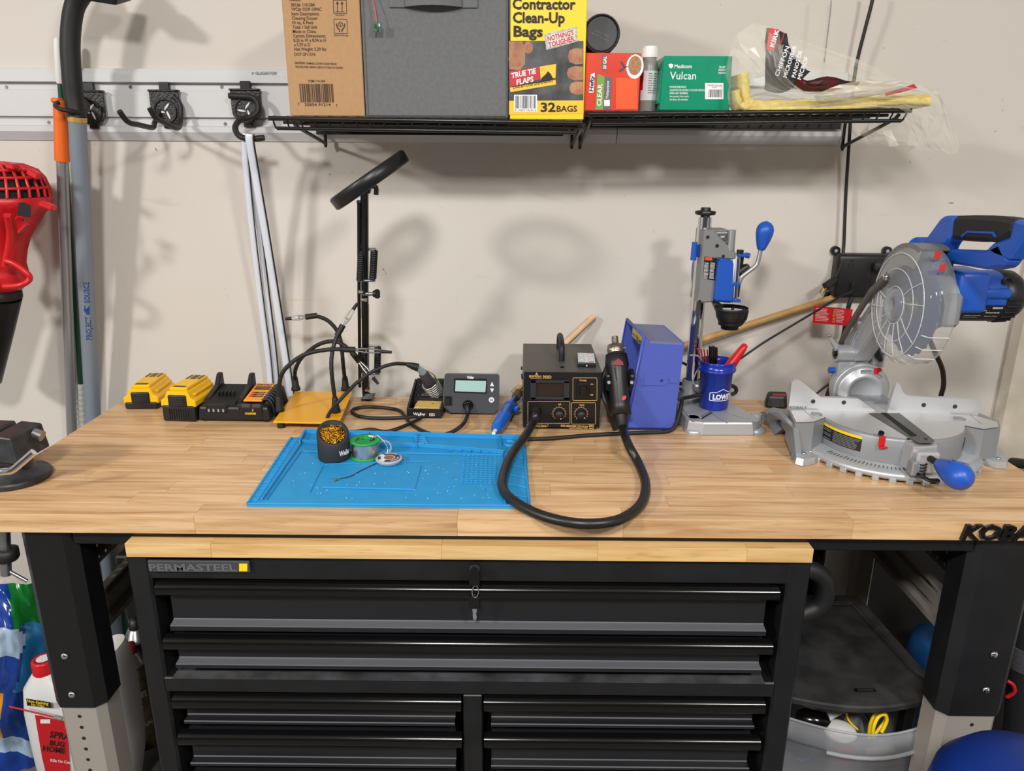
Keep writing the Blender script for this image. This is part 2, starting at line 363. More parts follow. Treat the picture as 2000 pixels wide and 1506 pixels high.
def leg(sx, front):
    # upper sleeve: a channel with two chamfers, open towards the inside of the bench
    xo, xi = (.819 if sx<0 else .842), .727; y = .015 if front else .595; s = 1 if front else -1
    def sec(o, t): 
        P = [(xo-o,.085),(xo-o,.016+o*.6),(xo-.016-o*.4,o),(xi+.016+o*.2,o),(xi+o,.016+o*.6),(xi+o,.060)]
        Q = [(a-(t if a>.77 else -t), b+(t if i in (2,3) else 0)) for i,(a,b) in enumerate(P)]
        Q = [(xo-o-t,.085),(xo-o-t,.02+o*.6),(xo-.018-o*.4,o+t),(xi+.018+o*.2,o+t),(xi+o+t,.02+o*.6),(xi+o+t,.060)]
        return P+Q[::-1]
    T0 = M.Identity(4)
    up = MB().prism([(sx*a, y+s*b) for a,b in sec(0,.003)], zb-.570, M.Translation((0,0,.570)))
    o = obj('leg', up, 'black_satin' if sx<0 else DUSTY, bench)
    lo = MB().prism([(sx*a, y+s*b) for a,b in sec(.0045,.0025)], .62, T0)
    l = obj('leg_extension', lo, 'leg_silver', o)
    if front:
        pt = lambda px,py,yy: at(px,py,1,yy)
        for px, py in (((126,1282),(140,1357)) if sx<0 else ((1942,1279),(1926,1348))):
            q = pt(px,py,y-.001); b = MB().lathe([(0,.004),(.0035,.0035),(.006,.0015),(.0065,0)], fr(q,(1,0,0),(0,0,1)), 14); b.cyl(q+V((0,-.0041,0)),q+V((0,-.003,0)),.0022,n=6)
            obj('bolt', b, 'chrome', o)
        h = MB()
        for k in range(8):
            z = .548-k*.0235; q = V((sx*(.790 if sx>0 else .775),y+.0043,z)); h.cyl(q,q+V((0,-.0004,0)),.0034,n=12)
        obj('height_hole', h, 'black_matte', l)
        for px, py in (((142,1078),(158,1178)) if sx<0 else ((1945,1090),(1925,1180))):
            q = pt(px,py,y+.012); obj('rivet', MB().ball(q,.003,8), 'grey_metal', o)
DUSTY = mat('dusty_black_steel','#101113',.45,hx2='#17181a',bump=.1,scale=16)
for sx in (-1,1):
    for f in (True,False): leg(sx,f)
def brace(sx, zlo, zhi):
    P = [(0,zlo),(.014,zlo),(.014,zlo+.012),(.004,zlo+.016),(.004,zlo+.03),(.010,zlo+.034),(.010,zhi-.022),(.003,zhi-.018),(.003,zhi-.006),(.016,zhi-.004),(.016,zhi),(0,zhi)]
    T = M(((-sx,0,0,sx*.80),(0,0,1,.09),(0,1,0,0),(0,0,0,1)))
    return obj('side_brace', MB().prism(P,.44,T), 'leg_silver', bench)
brace(-1,.628,.71); brace(1,.645,.722)
def perforated(x, ya, yb, za, zb_, pitch=.0254, hole=.0055):
    mb = MB(); ys = [ya]; zs = [za]
    y = ya+.012
    while y < yb-.01: ys += [y-hole/2,y+hole/2]; y += pitch
    z = za+.012
    while z < zb_-.01: zs += [z-hole/2,z+hole/2]; z += pitch
    ys.append(yb); zs.append(zb_); n = len(zs)
    vs = [(x,a,b) for a in ys for b in zs]
    fs = [[i*n+j,(i+1)*n+j,(i+1)*n+j+1,i*n+j+1] for i in range(len(ys)-1) for j in range(n-1) if not (i%2==1 and j%2==1)]
    return mb.add(vs,fs)
obj('side_panel', perforated(-.822,.09,.55,.73,zb), 'black_satin', bench); obj('side_panel', perforated(.822,.09,.55,.73,zb), 'black_satin', bench)
obj('back_panel', MB().box((0,.60,.70),(1.45,.006,.43)), 'black_satin', bench)  # added as a dark backdrop for the space under the bench
# raised black letters on the front edge, cut off by the picture
mb = MB(); q = at(1872,1051,1,-.001); q2 = at(2070,1054,1,-.001)
vs, fs = tgeo('KOBALT',.035,.18,1)
w = max(v.x for v in vs)-min(v.x for v in vs); kx = (q2.x-q.x)/w
for zz, mi in ((.0,0),(.006,0)): mb.add([V((q.x+v.x*kx, -.0005-zz, q.z+v.y*.024/.69)) for v in vs], fs)
n_ = len(vs)
from collections import Counter
ec = Counter(tuple(sorted((f[i],f[(i+1)%len(f)]))) for f in fs for i in range(len(f)))
mb.f += [[a,b,b+n_,a+n_] for (a,b),c in ec.items() if c==1]; k_ = sum(1 for c in ec.values() if c==1); mb.mi += [0]*k_; mb.sm += [False]*k_
obj('raised_lettering', mb, 'black_gloss', bench, True)
# ================================================================ tool chest
ch = thing('tool_chest','black steel tool chest with wood slab lid and wide drawers under the bench','tool chest',(-.086,0,0))
CX0, CX1 = at(243,1064,1,-.004).x, at(1591,1066,1,-.004).x
ZT = .902
js = [CX0]+[at(px,1075,1,-.004).x for px in (412,862,1168,1460)]+[CX1]
for r in range(10):
    y0 = -.004+r*.044
    J = js if r==0 else [CX0]+sorted(random.uniform(CX0+.1,CX1-.1) for _ in range(2))+[CX1]
    for a, b in zip(J, J[1:]):
        if b-a > .02: o = stave('lid_stave', a+.086, b+.086, y0, y0+.044, ZT, .024, STAVE2, ch)
zF = lambda py: at(900,py,1,.005).z
X0, X1, xm0, xm1 = -.640, .466, at(905,1400,1,.005).x, at(942,1400,1,.005).x
BL = -.596; BR = .417
body = MB()
zc = ZT-.024
body.box(((X0+X1)/2,.435,zc/2+.05),(X1-X0,.01,zc-.1))                 # back
for a, b in ((X0,BL-.008),(BR+.012,X1)): body.box(((a+b)/2,.22,zc/2+.04),(b-a,.43,zc-.08),None,.004)
top = zF(1138); body.box(((X0+X1)/2,.222,(zc+top)/2),(X1-X0-.002,.428,zc-top),None,.002)
body.box(((BL+BR)/2,.22,(zF(1329)+zF(1357))/2),(BR-BL+.03,.43,zF(1329)-zF(1357)),None,.002)   # mid rail with its ledge
body.box(((xm0+xm1)/2,.22,(zF(1358)+.1)/2),(xm1-xm0,.43,zF(1358)-.1),None,.0015)
obj('body', body, DUSTY, ch, True)
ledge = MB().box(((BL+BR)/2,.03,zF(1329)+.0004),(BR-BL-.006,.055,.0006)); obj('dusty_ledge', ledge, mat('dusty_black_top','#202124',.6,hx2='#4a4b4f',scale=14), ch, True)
def drawer(xa, xb, yt, yf, yl, yb, lab=None):
    zt, zf, zl, z_b = zF(yt), zF(yf), at(900,yl,1,.020).z, zF(yb); ze = at(900,yl+13,1,.006).z
    pr = [(.030,z_b),(.004,z_b),(.004,z_b+.004),(.004,ze-.001),(.006,ze),(.019,zl-.001),(.020,zl+.001),(.020,zf-.003),(.012,zf),(.012,zt),(.40,zt),(.40,z_b)]
    T = M(((0,0,1,xa+.012),(1,0,0,0),(0,1,0,0),(0,0,0,1)))
    d = obj('drawer', MB().prism(pr, xb-xa-.024, T), ['drawer_black','ledge_sheen'], ch, True)
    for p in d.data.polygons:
        if p.normal.z > .12 and p.normal.y < -.1: p.material_index = 1  # upward ledge faces take the painted sheen
    h = (zt-zf); c = zt-h/2; hp_ = [(.013,zt+.001),(.002,zt+.001),(-.004,zt-.003),(-.0055,c+.002),(-.004,zf+.004),(.001,zf),(.004,zf+.002),(.001,c),(.004,zt-.004),(.013,zt-.004)]
    T = M(((0,0,1,xa),(1,0,0,0),(0,1,0,0),(0,0,0,1)))
    smooth_angle(obj('handle', MB().prism(hp_, xb-xa, T), 'black_gloss', d, True),.9)
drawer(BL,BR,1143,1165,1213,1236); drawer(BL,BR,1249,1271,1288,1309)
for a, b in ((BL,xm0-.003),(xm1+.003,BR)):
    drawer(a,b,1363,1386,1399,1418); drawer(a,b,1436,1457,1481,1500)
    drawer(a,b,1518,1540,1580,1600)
q0 = at(290,1118,1,0); q1 = at(486,1098,1,0)
bd = MB().box(((q0.x+q1.x)/2,.0035,(q0.z+q1.z)/2),(q1.x-q0.x,.005,q1.z-q0.z),None,.001); bo = obj('badge', bd, 'charcoal', ch, True)
F = Face((0,.001,0),(0,-1,0)); mb = MB(); F.text(mb,'PERMASTEEL',292,1115,463,1115,13,.03); obj('lettering', mb, mat('embossed_grey','#5c5e61',.5), bo, True)
mb = MB(); F.rect(mb,467,1101,483,1116); obj('yellow_square', mb, 'bright_yellow', bo, True)
# lock with two keys
q = at(927,1112,1,.003); lk = obj('lock', MB().cyl(q,q+V((0,-.006,0)),.0085,.0075,18), 'steel', ch, True)
kp = lambda px,py,y=-.014: at(px,py,1,y)
def keyhead(py0, py1, y):
    a, b = at(927,py0,1,y), at(927,py1,1,y); h = a.z-b.z; w = .0085
    pts = [(-w,0),(w,0),(w*1.05,h*.5)]+[(w*math.cos(t),h*.5+h*.5*math.sin(t)) for t in [math.pi*i/8 for i in range(1,8)]]+[(-w*1.05,h*.5)]
    m = MB().prism(pts,.003,FRONT(b.x,y,b.z),bev=.0008)
    for k in (.15,.32,.5): m.box((b.x,y-.0033,b.z+h*k),(.012,.0012,.0018))
    return m, b
m, b = keyhead(1104,1143,-.012); kk = obj('key', m, 'black_gloss', ch, True); obj('key_blade', MB().box((q.x,-.003,q.z),(.002,.014,.005)), 'steel', kk, True)
obj('key_ring', MB().tube([V((b.x+.001,-.012,b.z-.012))+V((.005*math.cos(t),.002*math.cos(t),.011*math.sin(t))) for t in [2*math.pi*i/20 for i in range(20)]],.0009,6,True), 'chrome', ch, True)
m, b = keyhead(1160,1188,-.006); sk = obj('spare_key', m, 'black_gloss', ch, True)
m = MB().box((b.x,-.006,b.z-.003),(.007,.003,.006)); m.prism([(-.003,0),(.003,0),(.0022,-.006),(.0036,-.010),(.002,-.016),(-.002,-.016),(-.003,-.010)],.0015,FRONT(b.x,-.005,b.z-.006)); obj('key_blade', m, 'grey_metal', sk, True)
# side handle
P = spline([(X1-.005,.06,.83),(X1+.03,.06,.825),(X1+.052,.06,.80),(X1+.045,.06,.755),(X1-.005,.06,.735)],7)
obj('side_handle', MB().tube(P,.016,12), 'black_rubber', ch, True)
# ================================================================ wire shelves
SY = .41                                   # front rod of the shelves
def shelf(xa, xb, za, zb_, label, brk):
    t = thing('wire_shelf', label, 'shelf', ((xa+xb)/2,WY,(za+zb_)/2)); Z = lambda x: za+(zb_-za)*(x-xa)/(xb-xa)
    R = lambda x,y,dz=0: V((x,y,Z(x)+dz))
    obj('front_rod', MB().tube([R(xa,SY),R(xb,SY)],.0042,10), 'wire_black', t, True)
    obj('lip_rod', MB().tube([R(xa+.01,SY+.012,-.017),R(xb-.01,SY+.012,-.017)],.0035,8), 'wire_black', t, True)
    obj('rear_rod', MB().tube([R(xa+.01,.665,-.004),R(xb-.01,.665,-.004)],.0035,8), 'wire_black', t, True)
    for y in (.50,.58): obj('cross_rod', MB().tube([R(xa,y,-.004),R(xb,y,-.004)],.003,8), 'wire_black', t, True)
    n = int((xb-xa)/.0245)
    for i in range(n):
        x = xa+.008+(xb-xa-.016)*i/(n-1)
        obj('deck_wire', MB().tube([R(x,SY+.012,-.017),R(x,SY+.001,-.006),R(x,SY+.001,.0035),R(x,SY+.012,.004),R(x,.668,.0005)],.0016,6), 'wire_black', t, True)
    for x in brk:
        P = [R(x,SY+.03,-.006),R(x,SY+.04,-.012),V((x,.672,1.518)),V((x,.6765,1.512)),V((x,.6785,1.518)),R(x,.679,-.004)]
        obj('bracket', MB().tube(P,.0037,8), 'wire_black', t, True)
    obj('wall_strip', MB().box(((xa+xb)/2,.6755,(za+zb_)/2-.012),(xb-xa-.04,.010,.016),None,.001), 'black_satin', t, True)
    return t
sl = [at(525,231,1,SY), at(1138,240,1,SY), at(1148,223,1,SY), at(1780,216,1,SY)]
shelf(sl[0].x,sl[1].x,sl[0].z,sl[1].z,'left black wire shelf under the cardboard carton and grey bin',(-.437,at(1117,270,1,.678).x))
shelf(sl[2].x,sl[3].x,sl[2].z,sl[3].z,'right black wire shelf under the red and green boxes',(at(1133,270,1,.678).x,.705))
def Zs(x): 
    a, b = (sl[0],sl[1]) if x < .112 else (sl[2],sl[3]); return a.z+(b.z-a.z)*(x-a.x)/(b.x-a.x)+.0058
def upright(px0, px1, py, fy, h, d, name, label, cat, m, tilt=0):
    x0, x1 = at(px0,py,1,fy).x, at(px1,py,1,fy).x; z = Zs((x0+x1)/2)
    t = thing(name, label, cat, ((x0+x1)/2, fy, z)); return t, x1-x0
# ---- cardboard carton
y = .418; t, w = upright(567,713,228,y,.227,.212,'cardboard_carton','brown cardboard carton with printed text and barcode on the left shelf','box',None)
card = mat('corrugated_card','#b08a62',.8,var=.07,bump=.05,scale=120)
obj('carton_body', MB().box((0,.106,.1135),(w,.212,.227),None,.0012), card, t)
F = Face((0,y,0),(0,-1,0)); mb = MB()
L0 = ['SKU#: 110-284','VPC#: ODP-10P6C','Item Description:','Cleaning Duster','10 oz, 6 Pack','Total 1 Sell Unit','Made in China','Carton Dimensions:','8.35 in W x 8.94 in H','x 5.59 in D','Net Weight: 5.29 lbs']
ws = [46,59,54,50,42,48,45,63,63,32,62]
for i,(s,wd_) in enumerate(zip(L0,ws)): yy = 12.5+i*8.65; xx = 568.5+i*.62; F.text(mb,s,xx,yy,xx+wd_,yy,6.4,.008)
F.text(mb,'DOT-SP11516',575,109,616,109,6,.008)
F.text(mb,'CAUTION:',576,125,596,125.5,4.5,.02,.2); F.text(mb,'FLAMMABLE. CONTENTS UNDER PRESSURE.',598,125.5,658,127,3.8,.012,.2)
F.text(mb,'READ BACK PANEL CAREFULLY. KEEP OUT OF REACH OF CHILDREN.',577,132,670,134.5,3.8,.012,.2)
F.text(mb,'ITEM 110-284',602,160.5,635,160.5,4.2,.015)
F.bars(mb,587,200,652,200,36,30); F.text(mb,'7',582,206,585,206,5.5,.01); F.text(mb,'35854 91214',595,207,646,207,5.5,.01); F.text(mb,'7',656,209,659,209,5.5,.01)
F.line(mb,[(651,0),(676,0),(677,26.5),(651.5,26)],1,closed=True)
for x in (659,668): F.line(mb,[(x,23),(x,6)],1.3); F.poly(mb,[(x-3,8),(x+3,8),(x,2)])
F.line(mb,[(655,23),(673,23)],1); F.text(mb,'THIS SIDE UP',655,31,673,31,2.6,.01)
F.line(mb,[(652,37),(677.5,37.5),(678.5,65.5),(653,65)],1,closed=True); F.text(mb,'HANDLE WITH CARE',652,70,680,71,2.8,.01)
F.line(mb,[(657,46),(659,54),(663,58),(663,62)],2.2); F.line(mb,[(673,46),(672,54),(668,58),(668,62)],2.2)
F.line(mb,[(661,45),(665,42.5),(669,45),(669,50),(665,52),(661,50)],.9,closed=True); F.line(mb,[(661,45),(665,47),(669,45)],.8); F.line(mb,[(665,47),(665,52)],.8)
F.text(mb,'Details:',566,2,588,2,6,.008)
obj('printed_text', mb, mat('brown_ink','#3a2418',.7), t, True)
obj('packing_tape', MB().box((0,.106,.2272),(.05,.2115,.0003)), 'off_white', t)
# ---- grey fabric bin
y = .416; t, w = upright(714,993,233,y,.28,.26,'fabric_bin','large grey fabric storage bin with a front pull handle on the left shelf','bin',None)
fab = mat('grey_fabric','#6a6c6d',.92,var=.12,bump=.25,scale=130)
w -= .002; b = MB()
for c, d in (((0,.003,.14),(w,.006,.28)),((0,.257,.14),(w,.006,.28)),((-w/2+.003,.13,.14),(.006,.248,.28)),((w/2-.003,.13,.14),(.006,.248,.28)),((0,.13,.003),(w-.01,.25,.006))): b.box(c,d,None,.002)
obj('bin_body', b, fab, t)
F = Face((0,y,0),(0,-1,0)); st = MB()
for x in (717,988): pass
xl = [(-w/2+.004),(w/2-.004)]
for x in xl: st.tube([V((x,-.0008,.004)),V((x,-.0008,.276))],.0012,6)
st.tube([V((xl[0],-.0008,.004)),V((xl[1],-.0008,.004))],.0012,6)
obj('piping', st, fab, t)
hp0, hp1 = at(761,14,1,y), at(933,14,1,y); hz = hp0.z; xm = (hp0.x+hp1.x)/2; hw = hp1.x-hp0.x
for s in (-1,1): obj('handle_patch', MB().box((xm+s*(hw/2-.014),y-.002,hz+.013),(.028,.003,.028),None,.001), fab, t, True)
P = []
hm = MB(); n = 16
for i in range(n+1):
    u = i/n*2-1; x = xm+u*(hw/2-.028); bow = (1-u*u)*.018; P.append((x,y-.003-bow,hz+.012))
vs = []; 
for p in P: vs += [(p[0],p[1],p[2]-.012),(p[0],p[1]-.003,p[2]-.012),(p[0],p[1]-.003,p[2]+.012),(p[0],p[1],p[2]+.012)]
hm.add(vs,[[i*4+j,i*4+(j+1)%4,(i+1)*4+(j+1)%4,(i+1)*4+j] for i in range(n) for j in range(4)],None,0,False)
obj('pull_handle', hm, fab, t, True)
# circuit board dangling in front of the bin
q = at(737,53,1,.398); t = thing('circuit_board','tiny green circuit board dangling on red wires before the grey bin','electronics',q)
obj('board', MB().box((0,0,0),(.0145,.0016,.016),None,.0003,rot=(0,.12,0)), mat('pcb_green','#0d5a3c',.35), t)
for dx, dz, m in ((-.003,.0015,'black_satin'),(.001,-.004,'black_satin'),(.004,.003,'steel')): obj('component', MB().box((dx,-.0016,dz),(.0035,.0018,.0055),None,.0003), m, t)
for k in (0,1): obj('lead', MB().tube(spline([V((-.003+k*.0022,0,.008)),V((-.003+k*.001,.002,.02)),V((-.006+k*.0015,.004,.035)),V((-.012+k*.001,.010,.062))],5),.0009,6), mat('pink_wire' if k else 'red_wire','#b8605c' if k else '#a8453f',.5), t)
# ---- yellow box of bags
y = .420; t, w = upright(996,1140,224,y,.24,.1,'trash_bag_box','tall yellow box of contractor bags on the left shelf end','box',None)
obj('carton_body', MB().box((0,.05,.125),(w,.10,.25),None,.001), 'bright_yellow', t)
F = Face((0,y,0),(0,-1,0)); ink = MB()
for s, x0, x1, yb in (('Contractor',1001,1124,17.5),('Clean-Up',1001.5,1103,44),('Bags',1003,1060,71)): ink = MB(); F.text(ink,s,x0,yb,x1,yb+.5,20,.028,up=.001); obj('printed_word', ink, 'text_black', t, True)
ink = MB()
F.text(ink,'32',1056,218,1085,218,17,.03,up=.001); F.text(ink,'BAGS',1087,218,1127,218,11.5,.02,up=.001)
F.text(ink,'ONE-BY-ONE DISPENSING',1002,174,1080,160,5.6,.015,.2,up=.0010)
obj('printed_text', ink, 'text_black', t, True)
ph = MB(); F.rect(ph,994,80,1139.5,197,0,.0001); obj('printed_picture', ph, mat('printed_black_bag','#2a2c2e',.35,hx2='#57595b',scale=28), t, True)
sk = MB()
def blob(F, mb, cx, cy, rx, ry, a=0, mi=0, up=.0002, n=18):
    ca, sa = math.cos(a), math.sin(a)
    return F.poly(mb,[(cx+rx*math.cos(k*2*math.pi/n)*ca-ry*math.sin(k*2*math.pi/n)*sa, cy+rx*math.cos(k*2*math.pi/n)*sa+ry*math.sin(k*2*math.pi/n)*ca) for k in range(n)][::-1],mi,up)
F.poly(sk,[(994.5,135),(1015,137),(1025,125),(1026,95),(1020,81),(994,81)],0,.0003); obj('printed_finger', sk, mat('printed_skin','#b98460',.5,hx2='#8f5c3e',scale=45), t, True); sk = MB(); blob(F,sk,1032,93,9,12,0,0,.0004); obj('printed_finger', sk, 'printed_skin', t, True); sk = MB(); blob(F,sk,1008,116,15,13,.2,0,.0005); obj('printed_finger', sk, 'printed_skin', t, True)
for cx, cy, rx, ry in ((1124,110,15,16),(1123,143,16,14),(1126,172,14,13)): sk = MB(); F.poly(sk,[(cx-rx,cy),(cx-rx*.8,cy+ry*.7),(cx,cy+ry),(1139,cy+ry*.9),(1139,cy-ry*.9),(cx,cy-ry),(cx-rx*.8,cy-ry*.7)],0,.0004); obj('printed_finger', sk, 'printed_skin', t, True)
pl = MB(); F.poly(pl,[(1067,98),(1128,81),(1126,52),(1063,67)],0,.0006); obj('printed_plate', pl, mat('printed_steel','#8f9194',.4,hx2='#c6c7c8',scale=200), t, True)
pi = MB(); F.poly(pi,[(1071,93),(1124,78),(1122,57),(1067,70)],0,.0007); obj('printed_plate_inner', pi, 'off_white', t, True)
rt = MB(); F.text(rt,"NOTHING'S",1070,81,1121,68,9.5,.03,.1,up=.0008); F.text(rt,'TOUGHER.',1072,93,1124,79,9.5,.03,.1,up=.0008)
obj('printed_red', rt, mat('print_red','#c02028',.45), t, True); rt = MB(); F.poly(rt,[(996,170),(1055,155),(1053,130),(995,140)],0,.0005); obj('printed_banner', rt, 'print_red', t, True)
wt = MB(); F.text(wt,'TRUE TIE',1000,153,1048,143,10,.03,.15,up=.0008); F.text(wt,'FLAPS',1009,166,1043,159,10,.03,.15,up=.0008); F.rect(wt,1004,185,1049,218,0,.0005); obj('printed_white', wt, 'text_white', t, True)
yb = MB(); F.poly(yb,[(997,180),(1086,165),(1085,156),(996,171)],0,.0006); F.poly(yb,[(1056,155),(1085,152),(1086,125),(1054,130)],0,.0006); F.poly(yb,[(994,224),(1139.5,222),(1139.5,196),(994,197)],0,.0003); obj('printed_yellow', yb, mat('print_amber','#f2c030',.45), t, True)
bk = MB(); F.bars(bk,1007,212,1046,212,25,22,up=.0007,seed=9); F.text(bk,'0 13257 10242 6',1006,217,1047,217,3.6,up=.0007); F.poly(bk,[(1056,160),(1081,155),(1076,145),(1070,139),(1066,145),(1058,152)],0,.0008); obj('printed_barcode', bk, 'text_black', t, True)
# ---- black can lying on its side, end towards the room
q = at(1175,66,1,.452); t = thing('round_can','black cylindrical tin lying on its side above the red box','can',(q.x,q.y,q.z))
Tl = fr((0,0,0),(1,0,0),(0,0,1)); r = .0345
obj('can_body', MB().lathe([(0,-.17),(r-.001,-.17),(r,-.168),(r,-.002),(r-.001,0),(r-.003,.0005),(r-.0035,-.002),(r-.0045,-.003)],Tl,40), 'black_satin', t)
obj('can_end', MB().lathe([(r-.0046,-.003),(r-.006,-.0018),(r-.0075,-.002),(0,-.002)],Tl,40), 'charcoal', t)
F = Face((0,.452+.002,0),(0,-1,0)); mb = MB(); F.text(mb,'Thanks for choosing',1190,79,1156,63,4.4); F.text(mb,'Magpie product',1189,70,1163,59,4.4); obj('printed_text', mb, 'text_grey', t, True)
# what the tin lies on: a second row of red carton behind
# ---- red bag box
y = .425; t, w = upright(1141,1247,216,y,.104,.10,'red_bag_box','red orange box of clear bags under the black tin','box',None)
h = at(1145,103,1,y).z-Zs(.16)
redb = mat('print_red_orange','#d8452a',.32,hx2='#cf3a26',scale=20); obj('carton_body', MB().box((0,.09,h/2),(w,.18,h),None,.0012), redb, t)
F = Face((0,y,0),(0,-1,0))
mb = MB(); F.rect(mb,1203,152,1245,213); obj('printed_orange', mb, mat('print_orange','#e8571f',.4), t, True)
mb = MB(); F.poly(mb,[(1163,214),(1178,214),(1181,150),(1167,144)]); obj('printed_green', mb, mat('print_green','#6f9d45',.5), t, True)
mb = MB(); F.poly(mb,[(1179,214),(1192,214),(1195,151),(1182,148)],0,.0001); F.rect(mb,1176,107,1184,137); obj('printed_grey', mb, mat('print_grey','#5b5f66',.5), t, True)
mb = MB(); F.text(mb,'CLEAR',1174,207,1176.5,164,8.5,.02,up=.0004); F.text(mb,'Multipurpose',1188,192,1189.5,158,5,.01,up=.0004); F.text(mb,'30 GAL',1184,135,1184.5,110,6,.03,up=.0004)
F.poly(mb,[(1150,181),(1159,181),(1162,142),(1154,145)],0,.0002); F.rect(mb,1180,195,1191,207,0,.0003); blob(F,mb,1240,130,17,24,.1,0,.0002); obj('printed_white', mb, 'text_white', t, True)
mb = MB(); F.text(mb,'Hefty',1157.5,179,1160,147,6.5,.04,.1,up=.0005); obj('printed_blue', mb, mat('print_navy','#232a63',.5), t, True)
mb = MB(); blob(F,mb,1240,128,13,19,.1,0,.0004); obj('printed_contents', mb, mat('printed_scraps','#8d8f60',.5,hx2='#b5532e',scale=180), t, True)
mb = MB(); F.poly(mb,[(1211,121),(1219,132),(1221,129),(1214,119)],0,.0004); F.poly(mb,[(1211,141),(1220,134),(1218,131),(1209,137)],0,.0004); F.line(mb,[(1219,131),(1226,130)],2,up=.0004); obj('printed_bow', mb, mat('print_dark','#3c3f52',.5), t, True)
# ---- bottle
y = .452; q0, q1 = at(1248.5,217,1,y), at(1284,217,1,y); R = (q1.x-q0.x)/2-.0005; t = thing('plastic_bottle','grey round bottle with white cap between the red and green boxes','bottle',((q0.x+q1.x)/2,y+R,Zs(.23)))
obj('bottle_body', MB().lathe([(0,0),(R-.001,0),(R,.002),(R,.078),(R-.002,.086),(R*.72,.094),(R*.66,.097)],None,28), mat('grey_bottle','#8b8a85',.35), t)
obj('cap', MB().lathe([(R*.80,.0955),(R*.80,.113),(R*.76,.1155),(0,.1155)],None,28), 'white', t)
kn = MB()
for i in range(28): a = 2*math.pi*i/28; kn.box((R*.80*math.cos(a),R*.80*math.sin(a),.104),(.0012,.0012,.015),rot=(0,0,a))
obj('cap_ribs', kn, 'white', t)
lab = MB().lathe([(R+.0003,.020),(R+.0003,.072)],None,28,a0=-2.75,a1=.1); obj('paper_label', lab, 'paper', t)
mb = MB().lathe([(R+.0005,.038),(R+.0005,.071)],None,6,a0=-2.75,a1=-2.35); obj('label_red', mb, 'red', t)
def wraptext(mb, s, R, ang, z, h, w, c=(0,0), bold=0):
    vs, fs = tgeo(s,bold,0,1); xs = [v.x for v in vs]; x0, x1 = min(xs), max(xs)
    return mb.add([V((c[0]+R*math.cos(ang+(v.x-x0)/(x1-x0)*w/R), c[1]+R*math.sin(ang+(v.x-x0)/(x1-x0)*w/R), z+v.y*h/.69)) for v in vs], fs)
mb = MB()
for i in range(9): wraptext(mb,'lorem'[:0]+'small print on the label',R+.0006,-1.75,.066-i*.0042,.0019,.020)
mb = MB()
for i in range(9):
    for k in range(2): mb.lathe([(R+.0006,.066-i*.0042),(R+.0006,.0675-i*.0042)],None,5,a0=-1.75+k*.56,a1=-1.75+k*.56+(.5 if (i+k)%3 else .4))
obj('label_print', mb, 'text_grey', t)
# ---- green glove box
y = .425; t, w = upright(1288,1424,217,y,.104,.10,'glove_box','green carton of nitrile gloves beside the white-capped bottle','box',None)
h = at(1297,109,1,y).z-Zs(.31)
grn = mat('print_teal_green','#0f8a68',.22,hx2='#128f6c',bump=.05,scale=30); obj('carton_body', MB().hexa([(-w/2,0,0),(w/2,0,0),(w/2,.11,0),(-w/2,.11,0),(-w/2+.003,0,h),(w/2-.002,0,h),(w/2-.002,.11,h),(-w/2+.003,.11,h)],.0012), grn, t)
F = Face((0,y,0),(0,-1,0)); mb = MB()
F.text(mb,'Medicom',1317,133,1351,133,7,.02); F.poly(mb,[(1305.5,126),(1307,131),(1310.5,134),(1314,131),(1315,126),(1310,124)]); F.text(mb,'Vulcan',1308,155,1359,155,15,.005)
for s, x1, yy, hh in (('POWDER FREE INDIGO',1340,172,4),('GUANTES DE NITRILO COLOR INDIGO',1376,178,4),('PARA USO GENERAL',1344,184,4),('Sem powder | Non sterile',1345,190,3.4),('Sin latex | Sin esterilizar',1344,196,3.4)): F.text(mb,s,1308,yy,x1,yy,hh,.012)
for i, s in enumerate(('796 807','INDIGO','INDIGO')): F.text(mb,s,1403 if i else 1404,133+i*5.6,1417,133+i*5.6,4,.01)
F.rect(mb,1377,162,1413,194,0,.0003); obj('printed_white', mb, 'text_white', t, True)
mb = MB(); F.bars(mb,1383,190,1409,190,15,18,up=.0006,seed=4); F.text(mb,'796 807 INDIGO',1382,168,1410,169,3,up=.0006); F.text(mb,'MD/10',1391,172,1400,172,2.6,up=.0006); obj('printed_barcode', mb, 'text_black', t, True)
obj('box_flap', MB().box((-w/2+.001,.03,h*.52),(.004,.05,h*.8),None,.0005,rot=(0,.06,0)), grn, t)
# ---- plastic bag with yellow cloths
t = thing('cloth_bag','crumpled clear plastic bag of yellow cloths drooping off the right shelf','bag',(.55,.45,Zs(.55)))
def strip(P, Wd, th, n2=8, wav=.0):
    "soft folded slab: centre line P (world), depth Wd into the shelf"
    mb = MB(); Pc = spline(P,5); rings = []
    for i,p in enumerate(Pc):
        tn = (Pc[min(i+1,len(Pc)-1)]-Pc[max(i-1,0)]).normalized(); nn = V((-tn.z,0,tn.x)); k = th*(1+wav*math.sin(i*1.7))
        rings.append([p+V((0,-Wd/2,0))-nn*k*.2, p+V((0,-Wd/2-.004,0)), p+V((0,-Wd/2,0))+nn*k*.5, p+V((0,-Wd/4,0))+nn*k*.75, p+V((0,Wd/4,0))+nn*k*.7, p+V((0,Wd/2,0))+nn*k*.5, p+V((0,Wd/2,0))-nn*k*.3, p-nn*k*.3])
    return mb.loft(rings)
yy = .47; PB = lambda px,py,y=yy: at(px,py,1,y)
obj('yellow_cloth', strip([PB(1436,148),PB(1438,168),PB(1441,192),PB(1449,208),PB(1470,213),PB(1530,213),PB(1600,211),PB(1680,207),PB(1745,203),PB(1790,205)],.10,.021,wav=.12), 'yellow_cloth', t, True)
